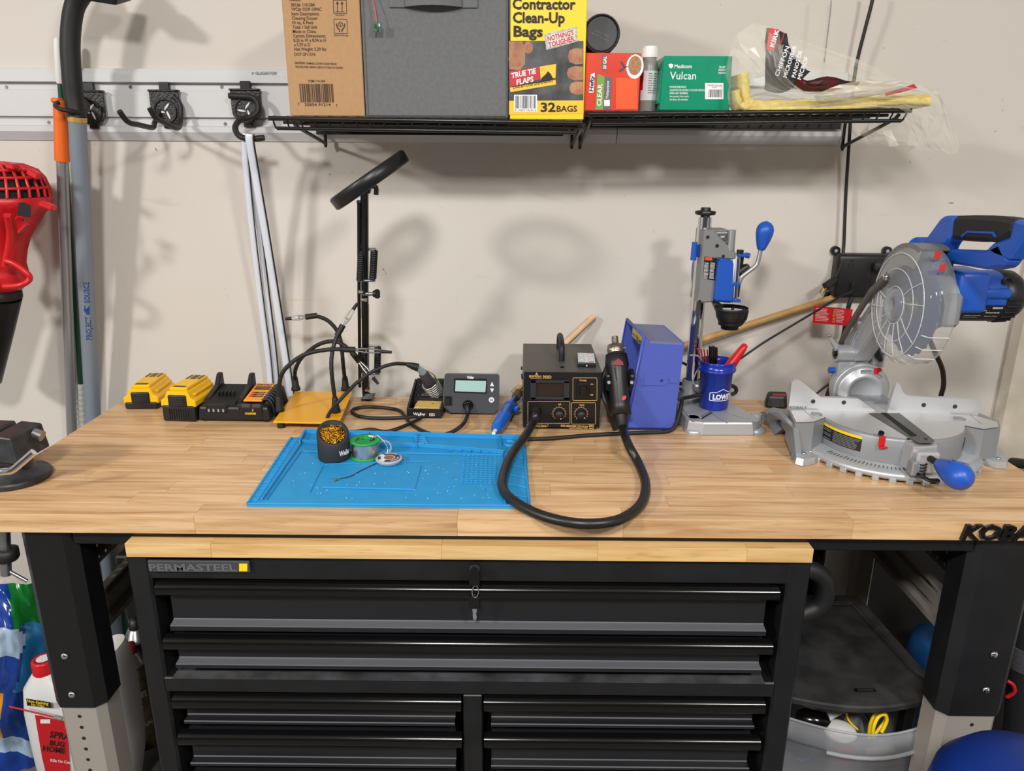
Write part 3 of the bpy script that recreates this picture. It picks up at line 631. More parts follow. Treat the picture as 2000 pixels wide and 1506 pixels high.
obj('yellow_cloth', strip([PB(1430,178,.44),PB(1434,200,.44),PB(1450,214,.44),PB(1500,216,.44),PB(1580,215,.44),PB(1650,212,.44),PB(1700,208,.44)],.05,.015,wav=.1), 'yellow_cloth', t, True)
def sheet(rows_, y0, jit=.006, th=0, sub=3, seed=1):
    "crumpled sheet through rows of picture points, each row at its own depth"
    rn = random.Random(seed); grid = []
    for pts, yv in rows_:
        grid.append(spline([PB(p[0],p[1],yv+rn.uniform(-jit,jit)) for p in pts], sub))
    m = len(grid[0]); cols = [spline([g[j] for g in grid],sub) for j in range(m)]; n = len(cols[0]); mb = MB()
    vs = []
    for c in cols: vs += [p+V((rn.uniform(-1,1),rn.uniform(-1,1),rn.uniform(-1,1)))*jit*.35 for p in c]
    return mb.add(vs,[[i*n+j,i*n+j+1,(i+1)*n+j+1,(i+1)*n+j] for i in range(m-1) for j in range(n-1)],None,0,False)
FILM = film('clear_film','#dedcd2',.14,.16)
obj('film', sheet([([(1426,210),(1421,170),(1424,110),(1438,70),(1472,46),(1510,56),(1530,80)],.41),
   ([(1445,214),(1447,185),(1455,150),(1470,125),(1490,112),(1510,118),(1535,150)],.37),
   ([(1480,214),(1490,190),(1500,175),(1510,170),(1530,165),(1550,170),(1570,180)],.385),
   ([(1560,214),(1570,200),(1580,190),(1590,185),(1600,182),(1615,182),(1630,185)],.39),
   ([(1640,212),(1655,200),(1670,192),(1685,185),(1700,180),(1715,170),(1725,160)],.395),
   ([(1720,210),(1745,205),(1765,198),(1780,185),(1785,172),(1780,165),(1770,160)],.40),
   ([(1760,214),(1790,220),(1812,222),(1828,215),(1836,200),(1828,180),(1810,170)],.41),
   ([(1775,250),(1800,262),(1818,270),(1838,262),(1850,245),(1848,225),(1838,200)],.42),
   ([(1775,285),(1800,292),(1822,296),(1845,300),(1862,302),(1872,292),(1868,262)],.43)],.4,.009), FILM, t, True)
obj('film', sheet([([(1424,200),(1420,140),(1436,75),(1472,50),(1505,60)],.50),([(1690,215),(1680,190),(1700,160),(1740,150),(1780,170)],.52),([(1680,260),(1700,275),(1740,285),(1780,280),(1800,240)],.50),([(1690,250),(1720,262),(1752,275),(1790,285),(1815,270)],.46)],.5,.008,seed=5), FILM, t, True)
lb = sheet([([(1497,54),(1513,57),(1524,60),(1536,66)],.415),([(1494,82),(1508,95),(1522,105),(1545,98)],.40),([(1495,120),(1510,140),(1535,160),(1565,125)],.40),([(1493,175),(1520,182),(1548,172),(1582,140)],.41)],.4,.002,seed=3)
obj('label_sheet', lb, mat('label_black','#1a1a1c',.3,hx2='#3a3c40',scale=40), t, True)
lb2 = sheet([([(1545,140),(1562,150),(1580,160)],.405),([(1560,175),(1590,170),(1615,150)],.41),([(1600,183),(1640,175),(1665,160)],.42),([(1650,178),(1670,170),(1680,160)],.43)],.4,.003,seed=8)
obj('label_sheet', lb2, mat('label_dark_red','#5e1519',.3,hx2='#161617',scale=30), t, True)
lb3 = sheet([([(1590,187),(1640,165),(1700,155)],.40),([(1595,198),(1660,190),(1760,168)],.395),([(1600,204),(1680,192),(1790,172)],.40)],.4,.001,seed=4)
obj('label_sheet', lb3, film('tinted_film','#a79c80',.55,.25), t, True)
mb = MB(); F = Face((0,.398,0),(0,-1,0)); F.poly(mb,[(1497,96),(1511,102),(1523,58),(1503,54)]); obj('label_red', mb, mat('print_bright_red','#d5202a',.4), t, True)
mb = MB(); F.text(mb,'KIRK',1511,93,1522,58,8,.04,0,up=.0008)
for s, a in (('CHIFFON',(1520,150,1542,92,8)),('MICROFIBER',(1536,152,1556,90,7.5)),('PANOS DE',(1553,152,1567,100,7.5)),('MICROF',(1564,156,1579,112,8))): F.text(mb,s,*a,.02,up=.0008)
obj('lettering', mb, 'text_white', t, True)
mb = MB(); F.text(mb,'Signature',1522,98,1533,64,4,.01,.3,up=.0009); F.poly(mb,[(1730,188),(1792,172),(1785,164),(1728,182)]); obj('label_red_text', mb, 'red', t, True)
# ---- ball chain from above
t = thing('ball_chain','thin beaded metal pull chain hanging above the plastic bag','chain',at(1610,120,1,.62))
mb = MB(); P = spline([at(1626,-30,1,.62),at(1622,20,1,.62),at(1616,70,1,.62),at(1610,120,1,.62)],13)
for p in P: mb.ball(p,.0017,8)
mb.tube(P,.0004,4); o = obj('bead_string', mb, 'steel', t, True); o['kind'] = 'stuff'
# ================================================================ long handled things on the left wall
W = lambda px,py,y: at(px,py,1,y)
q = W(197,900,.675); t = thing('grey_long_handle','grey tool with black curved grip and blue lettering leaning on the track','garden tool',(q.x,.665,.0))
TA, TB = W(151,232,.600), W(184,850,.66); dirn = (TB-TA).normalized(); end = V((TB.x-.05,.672,.004))
obj('shaft', MB().tube([TA,TA+(TB-TA)*.5,TB,end],.0172,20), mat('grey_enamel','#77818c',.38), t, True)
obj('ferrule', MB().tube([TA+dirn*-.004,TA+dirn*.006],.0185,20), 'gold', t, True)
G = spline([TA+dirn*-.002,W(144,190,.60),W(139,130,.598),W(137,90,.597),W(139,50,.596),W(146,12,.594),W(163,-25,.592),W(190,-55,.590)],6)
obj('grip', MB().tube(G,[.0185]*8+[.0190]*(len(G)-20)+[.0195+.0009*i for i in range(12)],20), 'black_rubber', t, True)
a = W(212,-2,.588); obj('head_plate', MB().box(a+V((.0,-.01,.006)),(.075,.07,.020),None,.004,rot=(.3,.14,0)), 'black_satin', t, True)
# lettering wraps round the shaft, reads upwards
def along(mb, s, A, B, R, t0, t1, h, bold=.02, off=0.0):
    d = (B-A); ax = d.normalized(); x = -ax; n0 = (EYE-A); n0 = (n0-ax*n0.dot(ax)).normalized(); sd = n0.cross(x)   # text up direction
    vs, fs = tgeo(s,bold,0,1); xs = [v.x for v in vs]; x0, x1 = min(xs), max(xs); p0, p1 = A+d*t0, A+d*t1; l = (p1-p0).length
    out = []
    for v in vs:
        u = (v.x-x0)/(x1-x0); a = (v.y*h/.69-h/2+off)/R; c = p0+(p1-p0)*u; out.append(c+(n0*math.cos(a)+sd*math.sin(a))*(R+.0004))
    return mb.add(out, fs)
L_ = TA.z-TB.z; tt = lambda py: (py-232)/(850-232)
mat('print_blue_grey','#23418c',.5)
for s_, p0_, p1_ in (('PROJECT',638,590),('SOURCE',563,522)): mb = MB(); along(mb,s_,TA,TB,.0172,tt(p0_),tt(p1_),.011); obj('lettering', mb, 'print_blue_grey', t, True)
mb = MB(); ax = (TB-TA).normalized(); n0 = EYE-TA; n0 = (n0-ax*n0.dot(ax)).normalized(); sd = n0.cross(-ax); 
pts = [(tt(586),-.0045),(tt(586),.003),(tt(582),.003),(tt(582),.0058),(tt(577),.0078),(tt(572),.0058),(tt(568),.0058),(tt(568),-.0045)]
mb.add([TA+(TB-TA)*u+n0*.0176*math.cos(a/.0172)+sd*.0172*math.sin(a/.0172) for u,a in pts],[list(range(len(pts)))]); obj('printed_house', mb, K['print_blue_grey'], t, True)
# silver pole with orange sleeve
A, B = W(117,196,.615), W(141,855,.66); end = V((B.x+.02,.675,.004))
t = thing('extension_pole','silver metal pole with bright orange plastic sleeve against the track','pole',(end.x,end.y,0))
at_ = lambda py: A+(B-A)*((py-196)/(855-196))
obj('tube', MB().tube([at_(290),at_(500),at_(700),at_(855),end],.0118,20), mat('satin_aluminium','#a3a4a5',.35,.7), t, True)
obj('sleeve', MB().tube([at_(196),at_(202),at_(228),at_(296),at_(300)],[.0125,.0135,.0135,.0150,.0148],20), mat('orange_plastic','#e4691c',.4), t, True)
obj('sleeve_clip', MB().box(at_(198)+V((-.004,-.003,.002)),(.018,.022,.010),None,.003), K['orange_plastic'], t, True)
# green mop pole
A, B = W(112,74,.652), W(163,840,.682); end = V((B.x+.03,.684,.004)); at_ = lambda py: A+(B-A)*((py-74)/(840-74))
t = thing('mop','thin green mop pole with white hand grip behind the orange sleeve','mop',(end.x,end.y,0))
obj('hand_grip', MB().tube([at_(73),at_(76),at_(82),at_(148),at_(151)],[.003,.0062,.0078,.0085,.0070],16), 'white', t, True)
obj('pole', MB().tube([at_(148),at_(450),at_(840),end],.0060,14), 'dark_green', t, True)
P = [at_(735)+(at_(880)-at_(735))*i/36 for i in range(36)]; obj('mop_yarn', MB().tube(P,[.0085+.0012*((i*7)%3) for i in range(36)],12), mat('mop_white','#c9ccc6',.9,bump=1,scale=200), t, True)
# ---- red leaf blower
cx = -14; yb_ = .555; sc = .00099
base = W(cx,572,yb_); t = thing('leaf_blower','red leaf blower with vented housing hanging at the left edge','leaf blower',(base.x,base.y,base.z))
bk = MB(); zp = lambda py: W(cx,py,yb_).z-base.z
pr = [(44,573),(60,566),(76,548),(72,535),(66,515),(68,490),(74,465),(86,445),(100,420),(114,404),(118,392),(112,384)]
SK = (W(cx,330,yb_).x-W(cx,572,yb_).x)/(W(cx,330,yb_).z-W(cx,572,yb_).z)
def shear(m):
    for v in m.v: v.x += SK*v.z
    return m
bk.lathe([(0,zp(573))]+[(r*sc,zp(py)) for r,py in pr],None,28,sx=1,sy=.82); obj('housing', shear(bk), 'red_plastic', t)
g = [(112,384),(108,366),(98,346),(84,332),(58,322),(20,318)]
for k in range(30):
    a = 2*math.pi*k/30; obj('grille_rib', shear(MB().tube([V((r*sc*math.cos(a),r*sc*.82*math.sin(a),zp(py))) for r,py in g],.0033,6)), 'red_plastic', t)
for r, py in g[1:5]: obj('grille_ring', shear(MB().tube([V((r*sc*math.cos(2*math.pi*i/40),r*sc*.82*math.sin(2*math.pi*i/40),zp(py))) for i in range(40)],.0034,6,True)), 'red_plastic', t)
obj('intake_fan', shear(MB().lathe([((r-9)*sc,zp(py)) for r,py in g]+[(0,zp(320))],None,24,sy=.82)), 'black_matte', t)
fr_ = lambda px,py,dy: W(px,py,yb_+dy)-base
obj('vent_window', MB().prism([(-.012,-.012),(.010,-.016),(.014,.006),(.004,.014),(-.006,.013)],.004,fr(fr_(46,409,-.088),(1,.45,0),(0,0,1))), 'black_plastic', t)
obj('lug', MB().box(fr_(93,402,-.055),(.030,.018,.012),None,.003,rot=(0,.35,0)), 'red_plastic', t)
obj('lug', MB().box(fr_(68,340,-.04),(.024,.022,.014),None,.003,rot=(0,.5,0)), 'red_plastic', t)
obj('lug', MB().box(fr_(24,325,-.05),(.018,.022,.012),None,.003,rot=(0,.2,0)), 'red_plastic', t)
P = spline([fr_(8,560,-.075),fr_(40,557,-.078),fr_(58,545,-.07),(fr_(52,533,-.072)),fr_(28,515,-.072),fr_(12,510,-.07)],5); obj('trigger_loop', MB().tube(P,.006,10), 'red_plastic', t)
obj('side_rib', MB().tube(spline([fr_(14,420,-.093),fr_(20,460,-.07),fr_(10,520,-.062)],6),.007,8), 'red_plastic', t)
obj('fin', MB().prism([(0,0),(.022,.012),(.022,.040),(.006,.03)],.012,fr(fr_(42,455,-.06),(1,0,.2),(0,0,1))), 'red_plastic', t)
obj('blower_tube', MB().tube([fr_(-4,575,0),fr_(-12,640,.01),fr_(-30,740,.02)],[.046,.040,.034],20), 'black_plastic', t)
obj('tube_collar', MB().lathe([(.056,zp(585)),(.058,zp(580)),(.058,zp(568)),(.046,zp(566))],None,24,sy=.82), 'black_plastic', t)
obj('wall_hanger', MB().box((-.02,(WY-.555)/2+.03,zp(420)),(.02,WY-.555-.05,.02),None,.002), 'black_satin', t)
# ---- weather strips hanging from the S hook
def strips(label, P, w, ps, r):
    P = [W(*p) for p in P]; P = spline(P,8); t = thing('weather_strip', label, 'weather strip', (P[-1].x,P[-1].y,P[-1].z), 0, 'white weather strips on the hook')
    obj('white_strip', MB().tube(P,w,10,flat=.35,up=(0,1,0)), mat('white_vinyl','#d5dbe6',.35) if 'white_vinyl' not in bpy.data.materials else bpy.data.materials['white_vinyl'], t, True)
    obj('black_seal', MB().tube([p+V((ps,-.002,0)) for p in P],r,6), 'black_rubber', t, True)
    return t
strips('white weather strip hanging leftmost and straightest from the S hook',[(481,262,.585),(478,275,.585),(480,330,.60),(494,470,.63),(510,600,.655),(525,720,.67),(533,850,.675)],.0068,.0085,.0012)
strips('narrow white weather strip with black seal hanging between two others',[(485,262,.590),(484,275,.59),(489,330,.605),(508,470,.64),(524,600,.66),(538,720,.678),(546,850,.682)],.0052,.0070,.0016)
strips('broad white weather strip slanting rightmost to the bench back',[(487,262,.575),(487,275,.575),(496,330,.59),(520,470,.615),(541,600,.64),(560,720,.655),(575,830,.662)],.0082,.0098,.0017)
# ================================================================ chargers and batteries on the bench
Bz = lambda px,py,z=BT: at(px,py,2,z)
def battery(label, px, py, hb, rz, w=.076, d=.112):
    q = Bz(px,py); t = thing('power_tool_battery', label, 'battery', (q.x,q.y,BT), rz, 'yellow and black tool batteries')
    obj('battery_base', MB().box((0,d/2,hb/2+.0005),(w-.004,d,hb),None,.004,seg=2), 'black_plastic', t)
    hs = .034; T = FRONT(0,d-.002,hb); T = fr((0,.002,hb-.004),(1,0,0),(0,0,1)); 
    P = [(-w/2,0),(w/2,0),(w/2,hs*.42),(w/2-.009,hs*.55),(w/2-.015,hs),(-w/2+.015,hs),(-w/2+.009,hs*.55),(-w/2,hs*.42)]
    P3 = [(p[0],p[1]) for p in P]
    mb = MB().prism(P3, -(d-.006), T, bev=.0022); sh = obj('battery_shell', mb, 'yellow', t)
    obj('latch', MB().box((0,.0015,hb+.010),(w*.52,.006,.026),None,.004,seg=2), 'black_plastic', t)
    for k in range(3): obj('latch_rib', MB().box((0,-.0018,hb+.006+k*.005),(w*.36,.002,.002),None,.0006), 'dark_grey', t)
    zt = hb-.004+hs
    obj('slide_rail', MB().box((0,.058,zt+.003),(w*.52,.096,.008),None,.002), 'yellow', t)
    obj('slide_slot', MB().box((0,.018,zt+.0072),(w*.34,.008,.001)), 'dark_grey', t)
    for k in range(6): obj('terminal_slot', MB().box((-.0135+k*.0054,.088,zt+.0055),(.0024,.030,.0056),None,.0005), 'mid_grey' if k in (1,4) else 'dark_grey', t)
    for s in (-1,1): obj('side_ridge', MB().box((s*(w/2-.009),.06,hb+.020),(.008,.085,.006),None,.002), 'yellow', t)
    if hb > .03:
        for k in range(9): obj('base_rib', MB().box((-.02+k*.005,-.0005,hb/2-.001),(.0016,.002,hb*.62)), 'black_plastic', t)
battery('low yellow and black tool battery at the bench back left corner',277,800,.017,.06)
battery('tall yellow and black tool battery touching the black charger',351,824,.036,-.07)
q0, q1 = Bz(389,823), Bz(528,828); t = thing('battery_charger','black battery charger with empty cradle and orange label beside the batteries','charger',((q0.x+q1.x)/2,(q0.y+q1.y)/2,BT),-.02); w = q1.x-q0.x
cb = obj('charger_body', MB().hexa([(-w/2,0,.004),(w/2,0,.004),(w/2+.004,.118,.004),(-w/2,.118,.004),(-w/2+.003,.003,.034),(w/2-.006,.003,.034),(w/2-.004,.116,.050),(-w/2+.004,.116,.046)],.005), 'black_plastic', t)
for x in (-w/2+.012,w/2-.012): obj('foot', MB().cyl((x,.012,.0),(x,.012,.006),.006,n=12), 'black_rubber', t); 
xl = -w/2+.006
for x, s in ((xl+.006,1),(xl+.078,-1)):
    P = [(.014,.030),(.030,.044),(.085,.058),(.102,.078),(.112,.079),(.114,.046),(.014,.026)]
    obj('cradle_rail', MB().prism(P,.011,M(((0,0,1,x-.006),(1,0,0,0),(0,1,0,0),(0,0,0,1))),bev=.0015), 'black_plastic', t)
obj('cradle_floor', MB().hexa([(xl+.010,.010,.030),(xl+.072,.010,.030),(xl+.072,.114,.036),(xl+.010,.114,.036),(xl+.010,.012,.040),(xl+.072,.012,.040),(xl+.072,.112,.052),(xl+.010,.112,.052)],.002), 'black_matte', t)
for k in range(5): obj('contact_blade', MB().box((xl+.026+k*.0078,.046,.050),(.0016,.018,.010),None,.0004), 'dark_grey', t)
obj('front_lip', MB().box((xl+.036,.004,.030),(.046,.010,.018),None,.003), 'black_plastic', t)
for k in range(4): obj('lip_notch', MB().box((xl+.020+k*.0102,-.0012,.027),(.0036,.001,.0065)), 'mid_grey', t)
lw = .044; lx = xl+.108
T = fr((lx-lw/2,.022,.0405),(1,0,0),(0,.088,.0125)); o = obj('label_panel', MB().box((lw/2,.043,.0005),(lw,.086,.004),T,.001), 'orange_label' if 'orange_label' in K else mat('orange_label','#e8961c',.45), t)
mb = MB()
for y0, h in ((.053,.018),): mb.box((lw/2,y0+h/2,.0028),(lw*.74,h,.0004),T)
o2 = obj('label_black', mb, 'black_plastic', o)
mb = MB()
for i, s in enumerate(('HEAVY DUTY LITHIUM','ION CHARGER')): mb.text(s,T@M.Translation((lw*.17,.0645-i*.0065,.0032)),.0034,lw*.66,.02)
obj('label_text', mb, 'orange_label', o)
mb = MB(); mb.text('DEWALT',T@M.Translation((lw*.12,.0745,.0026)),.0075,lw*.76,.05)
for i in range(3): mb.box((lw*.55,.038-i*.009,.0027),(lw*.52,.0062,.0003),T)
obj('label_lettering', mb, 'text_black', o)
mb = MB()
for i in range(3): mb.box((lw*.22,.038-i*.009,.0027),(lw*.16,.006,.0003),T)
obj('indicator', mb, 'red', o)
mb = MB()
for i in range(3): mb.box((lw*.62,.038-i*.009,.0030),(lw*.30,.0012,.0003),T)
obj('label_lines', mb, 'text_gold', o)
for k in range(2): obj('indicator_lens', MB().box((lx-.010+k*.022,.006,.035),(.020,.009,.009),None,.002), 'charcoal', t)
for k in range(7):
    y = .022+k*.0125; obj('vent_fin', MB().tube(spline([V((w/2-.022,y,.043+k*.0012)),V((w/2-.010,y,.046+k*.0012)),V((w/2-.001,y-.001,.034)),V((w/2+.001,y-.001,.014))],4),.0036,6), 'black_plastic', t)
obj('vent_core', MB().box((w/2-.011,.062,.024),(.014,.092,.036),None,.004), 'black_matte', t)
mb = MB(); mb.text('CHARGER',FRONT(lx-.012,-.0006,.019),.0042,.024,.04); mb.prism([(0,0),(.003,.004),(.002,.0045),(.0055,.008),(.004,.004),(.005,.0035)],.0003,FRONT(lx+.002,-.0006,.0245)); obj('lettering', mb, 'yellow', t)
obj('front_bulge', MB().box((lx,.006,.020),(.052,.012,.030),None,.003), 'black_plastic', t)
# ---- charger cord to the back
# ================================================================ helping hands
zp_ = BT+.018; pl = [Bz(533,823,zp_),Bz(662,826,zp_),Bz(688,766,zp_),Bz(577,764,zp_)]
t = thing('helping_hands','yellow metal plate with four flexible black clip arms','soldering aid',(sum((p for p in pl),V())/4).to_tuple()[:2]+(BT,))
obj('plate', MB().hexa([p-V((0,0,.004)) for p in pl]+pl,.0012), mat('amber_plate','#e8a714',.32), t, True)
for p, s in zip(pl,((1,1),(-1,1),(-1,-1),(1,-1))):
    c = p+V((s[0]*.012,s[1]*.014,0)); obj('foot', MB().cyl((c.x,c.y,BT),(c.x,c.y,zp_-.004),.0085,.0075,14), 'black_rubber', t, True)
def arm(px, py, path, clip):
    b = Bz(px,py,zp_); P = [b+V((0,0,.025))]+[at(*p[:2],1,p[2]) for p in path]; P = spline(P,7)
    a = obj('flexible_arm', MB().tube(P,[.0043+(.0004 if i%2 else 0) for i in range(len(P))],10), 'black_rubber', t, True)
    obj('boot', MB().lathe([(0,0),(.0105,0),(.0105,.004),(.008,.012),(.0065,.030),(.005,.034),(0,.034)],M.Translation(b),16), 'black_rubber', a, True)
    tip = P[-1]; d = (P[-1]-P[-3]).normalized(); c = [at(*p[:2],1,p[2]) for p in clip]; e = c[-1]; dd = (e-tip).normalized()
    obj('sleeve', MB().tube([tip-d*.022,tip+dd*.004],[.0062,.0066],12), 'black_rubber', a, True)
    up = dd.cross(V((0,-1,0))).normalized(); L = (e-tip).length
    for s, k in ((1,.010),(-1,.010)):
        J = [tip+dd*.003+up*s*.0016, tip+dd*L*.35+up*s*.0042, tip+dd*L*.6+up*s*.0036, tip+dd*L*.80+up*s*.0014]
        obj('clip_jaw', MB().tube(J,[.0030,.0032,.0026,.0018],6,flat=.6), 'steel', a, True)
    obj('clip_cover', MB().tube([tip+dd*L*.72,e],[.0042,.0030],10), 'black_rubber', a, True)
    obj('clip_rivet', MB().ball(tip+dd*L*.35+V((0,-.004,0)),.0022,8), 'steel', a, True)
arm(546,803,[(545,752,.45),(556,722,.45),(592,694,.455),(640,683,.46),(690,683,.465)],[(765,688,.455)])
arm(578,762,[(577,722,.57),(590,698,.56),(622,673,.54),(655,667,.53),(680,681,.52),(700,704,.515)],[(739,750,.50)])
arm(656,805,[(648,730,.45),(648,695,.46),(656,662,.475),(668,638,.485)],[(698,592,.50)])
arm(675,762,[(671,720,.58),(664,660,.58),(645,630,.58),(620,618,.575),(600,619,.57)],[(557,623,.555)])
# ================================================================ ring magnifier lamp
Lp = lambda px,py,y: at(px,py,1,y)
bA, bB = Bz(719,776), Lp(712,372,.385)
ft = Bz(719,774); t = thing('magnifier_lamp','black jointed magnifier lamp with tilted ring head on bench back edge','lamp',(ft.x,ft.y,BT))
sgn = (bB-V((ft.x,.592,BT+.02))); A = V((ft.x,.592,BT+.02))
pt = lambda u: A+sgn*u
obj('base_foot', MB().hexa([Bz(704,781),Bz(728,781),Bz(734,768),Bz(712,768)]+[Bz(706,780,BT+.008),Bz(727,780,BT+.008),Bz(730,769,BT+.02),Bz(715,769,BT+.02)],.001), 'charcoal', t, True)
obj('clamp_post', MB().box(A+V((0,.004,-.002)),(.016,.016,.05),None,.002), 'black_satin', t, True)
obj('lower_arm', MB().tube([pt(.0),pt(.48)],.0092,4,up=(1,1,0)), 'black_satin', t, True)
obj('upper_arm', MB().tube([pt(.42)+V((.0,-.003,0)),pt(1.0)],.0090,4,up=(1,1,0)), 'black_satin', t, True)
obj('parallel_rod', MB().tube([pt(.03)+V((-.013,-.004,0)),pt(.47)+V((-.012,-.004,0))],.0036,8), 'black_satin', t, True)
obj('parallel_rod', MB().tube([pt(.47)+V((-.012,-.006,0)),pt(.95)+V((-.010,-.004,0))],.0036,8), 'black_satin', t, True)
def spring(a, b, r, turns, wr, nm='spring', m='black_satin', par=None):
    a, b = V(a), V(b); q = (b-a).to_track_quat('Z','Y').to_matrix(); L = (b-a).length; n = turns*10
    return obj(nm, MB().tube([a+q@V((r*math.cos(i*.6283),r*math.sin(i*.6283),L*i/n)) for i in range(n+1)],wr,5), m, par or t, True)
for (xa,ya,xb,yb2,y) in ((703,548,706,490,.45),(728,545,731,490,.45),(711,728,712,678,.545),(737,728,738,678,.545)):
    spring(Lp(xa,ya,y-.012),Lp(xb,yb2,y-.012),.0058,16,.0021)
for (x0,x1,py,y) in ((699,735,487,.445),(700,733,548,.448),(708,742,676,.542),(706,742,730,.548)):
    obj('spring_pin', MB().cyl(Lp(x0,py,y),Lp(x1,py,y),.0028,n=8), 'steel', t, True)
kb = Lp(729,574,.465); obj('joint_bolt', MB().cyl(kb+V((-.022,0,0)),kb,.004,n=10), 'steel', t, True)
obj('tension_knob', MB().box(kb+V((.008,0,0)),(.012,.008,.019),None,.003).cyl(kb,kb+V((.006,0,0)),.007,n=12), 'black_plastic', t, True)
for px,py,y in ((703,395,.40),(706,570,.46),(710,585,.47),(718,762,.585)): b_=Lp(px,py,y); obj('bolt', MB().cyl(b_+V((-.004,0,0)),b_+V((.006,-.006,0)),.0042,n=10), 'chrome', t, True)
rc = Lp(722,352,.37); vw = (rc-EYE).normalized(); up_c = (V((0,0,1))-vw*vw.z).normalized(); n_ = (vw.cross(up_c)*-.55+up_c*.835).normalized()
T = M.Translation(rc)@n_.to_track_quat('Z','Y').to_matrix().to_4x4()
RR = .0815
obj('ring_head', MB().lathe([(RR-.026,-.010),(RR-.004,-.0125),(RR,-.010),(RR+.001,.009),(RR-.003,.0125),(RR-.026,.011),(RR-.026,-.010)],T,48), 'black_satin', t, True)
obj('lens', MB().lathe([(0,.003),(RR-.026,.0015),(RR-.026,-.0015),(0,-.003)],T,32), film('lens_glass','#cfd6da',.08,.02), t, True)
obj('diffuser', MB().lathe([(RR-.024,-.0105),(RR-.006,-.0126)],T,40), 'white', t, True)
hb_ = Lp(716,372,.382); obj('head_bracket', MB().tube([hb_+V((0,0,-.004)),hb_+V((.004,0,.010)),rc-n_*.010+V((-.004,0,0))],.007,8), 'black_satin', t, True)
w_ = Lp(730,370,.38); obj('wing_knob', MB().tube(spline([w_+V((-.006,0,.006)),w_+V((.004,0,.004)),w_+V((.004,0,-.010))],4),.0045,8), 'black_plastic', t, True)
# ================================================================ soldering iron stand with sponge
q0, q1 = Bz(796,817), Bz(862,818); w = q1.x-q0.x
t = thing('iron_stand','black soldering iron stand with damp yellow sponge and coil holder','stand',((q0.x+q1.x)/2,q0.y,BT),-.03)
h = .021; D_ = .125
obj('stand_base', MB().box((0,D_/2,.003),(w,D_,.006),None,.0015), 'black_plastic', t)
obj('front_wall', MB().box((0,.003,h/2),(w,.006,h),None,.001), 'black_plastic', t)
for s in (-1,1): obj('side_wall', MB().hexa([(s*w/2-.0025,.004,.004),(s*w/2+.0025,.004,.004),(s*w/2+.0025,D_,.004),(s*w/2-.0025,D_,.004),(s*w/2-.0025,.004,h),(s*w/2+.0025,.004,h),(s*w/2+.0025,D_,.052),(s*w/2-.0025,D_,.052)],.001), 'black_plastic', t)
obj('sponge', MB().box((.004,.034,.015),(w*.78,.052,.012),None,.002), mat('sponge','#dcb96a',.95,var=.25,bump=1,scale=260), t)
obj('sponge_mark', MB().prism([(0,0),(.004,.003),(0,.006),(-.0008,.0052),(.0026,.003),(-.0008,.0008)],.0004,M.Translation((.012,.036,.0212))), 'brown_ink', t)
obj('rear_block', MB().hexa([(-w/2+.003,.064,.006),(w/2-.003,.064,.006),(w/2-.003,D_,.006),(-w/2+.003,D_,.006),(-w/2+.003,.068,.024),(w/2-.003,.068,.024),(w/2-.003,D_,.054),(-w/2+.003,D_,.054)],.0015), 'black_matte', t)
obj('tip_shelf', MB().box((.006,.074,.030),(w*.62,.016,.004),None,.001), 'charcoal', t)
for k in range(3):
    y = .078+k*.015; z = .0285+k*.0078; obj('tip_hole', MB().lathe([(.0026,.0012),(.0046,.0012),(.0046,-.002)],M.Translation((-w/2+.012,y,z)),14), 'black_gloss', t)
mb = MB(); mb.text('Weller',FRONT(-w*.33,-.0005,.006),.0075,w*.36,.02); mb.text('ESD',FRONT(w*.15,-.0005,.006),.006,w*.16,.01); obj('lettering', mb, 'text_white', t)
# coil holder and iron
c0, c1 = at(842,762,1,.535), at(838,722,1,.515)
ax0, ax1 = at(851,766,1,.545), at(818,716,1,.50)
d = (ax1-ax0).normalized(); q = d.to_track_quat('Z','Y').to_matrix(); Lh = (ax1-ax0).length
n = 10*8; P = []
for i in range(n+1):
    u = i/n; r = .0120+.0062*math.sin(min(1,.25+u*.9)*math.pi*.55); P.append(ax0+q@V((r*math.cos(i*.6283),r*math.sin(i*.6283),Lh*.50*u-.012)))
obj('coil_holder', MB().tube(P,.0019,6), 'silver', t, True)
obj('coil_core', MB().tube([ax0-d*.012,ax0+d*.012],[.006,.006],14), 'black_matte', t, True)
obj('holder_wire', MB().tube(spline([ax0+d*Lh*.25+V((.015,0,.006)),ax0+d*Lh*.52+V((.016,-.004,.010)),ax0+d*Lh*.55+V((.004,-.004,.017)),ax0+d*Lh*.4+V((-.004,0,.018))],5),.0013,6), 'brass', t, True)
t2 = thing('soldering_iron','soldering iron resting in the coil holder with its cable arching left','soldering iron',tuple(ax0))
obj('handle', MB().tube([ax0+d*Lh*.18,ax0+d*Lh*.36,ax0+d*Lh*.40,ax0+d*Lh*.72,ax0+d*Lh*.78],[.0115,.0120,.0135,.0110,.0085],18), 'charcoal', t2, True)
g1 = at(820,719,1,.498); g0 = ax0+d*Lh*.76; g2 = at(793,711,1,.49)
obj('grip_ring', MB().tube([g0,g0+(g1-g0)*.4,g1+(g2-g1)*.25],[.0088,.0075,.0068],16), mat('pale_teal','#8fa5a5',.4), t2, True)
P = spline([g1+(g2-g1)*.15,g1+(g2-g1)*.6,g2],4); obj('strain_relief', MB().tube(P,[.0088,.0088,.0085,.008,.0072,.0064,.0056,.0046,.004][:len(P)],14), 'black_rubber', t2, True)
obj('metal_shaft', MB().tube([ax0-d*.02,ax0+d*Lh*.2],[.004,.0062],12), 'steel', t2, True)
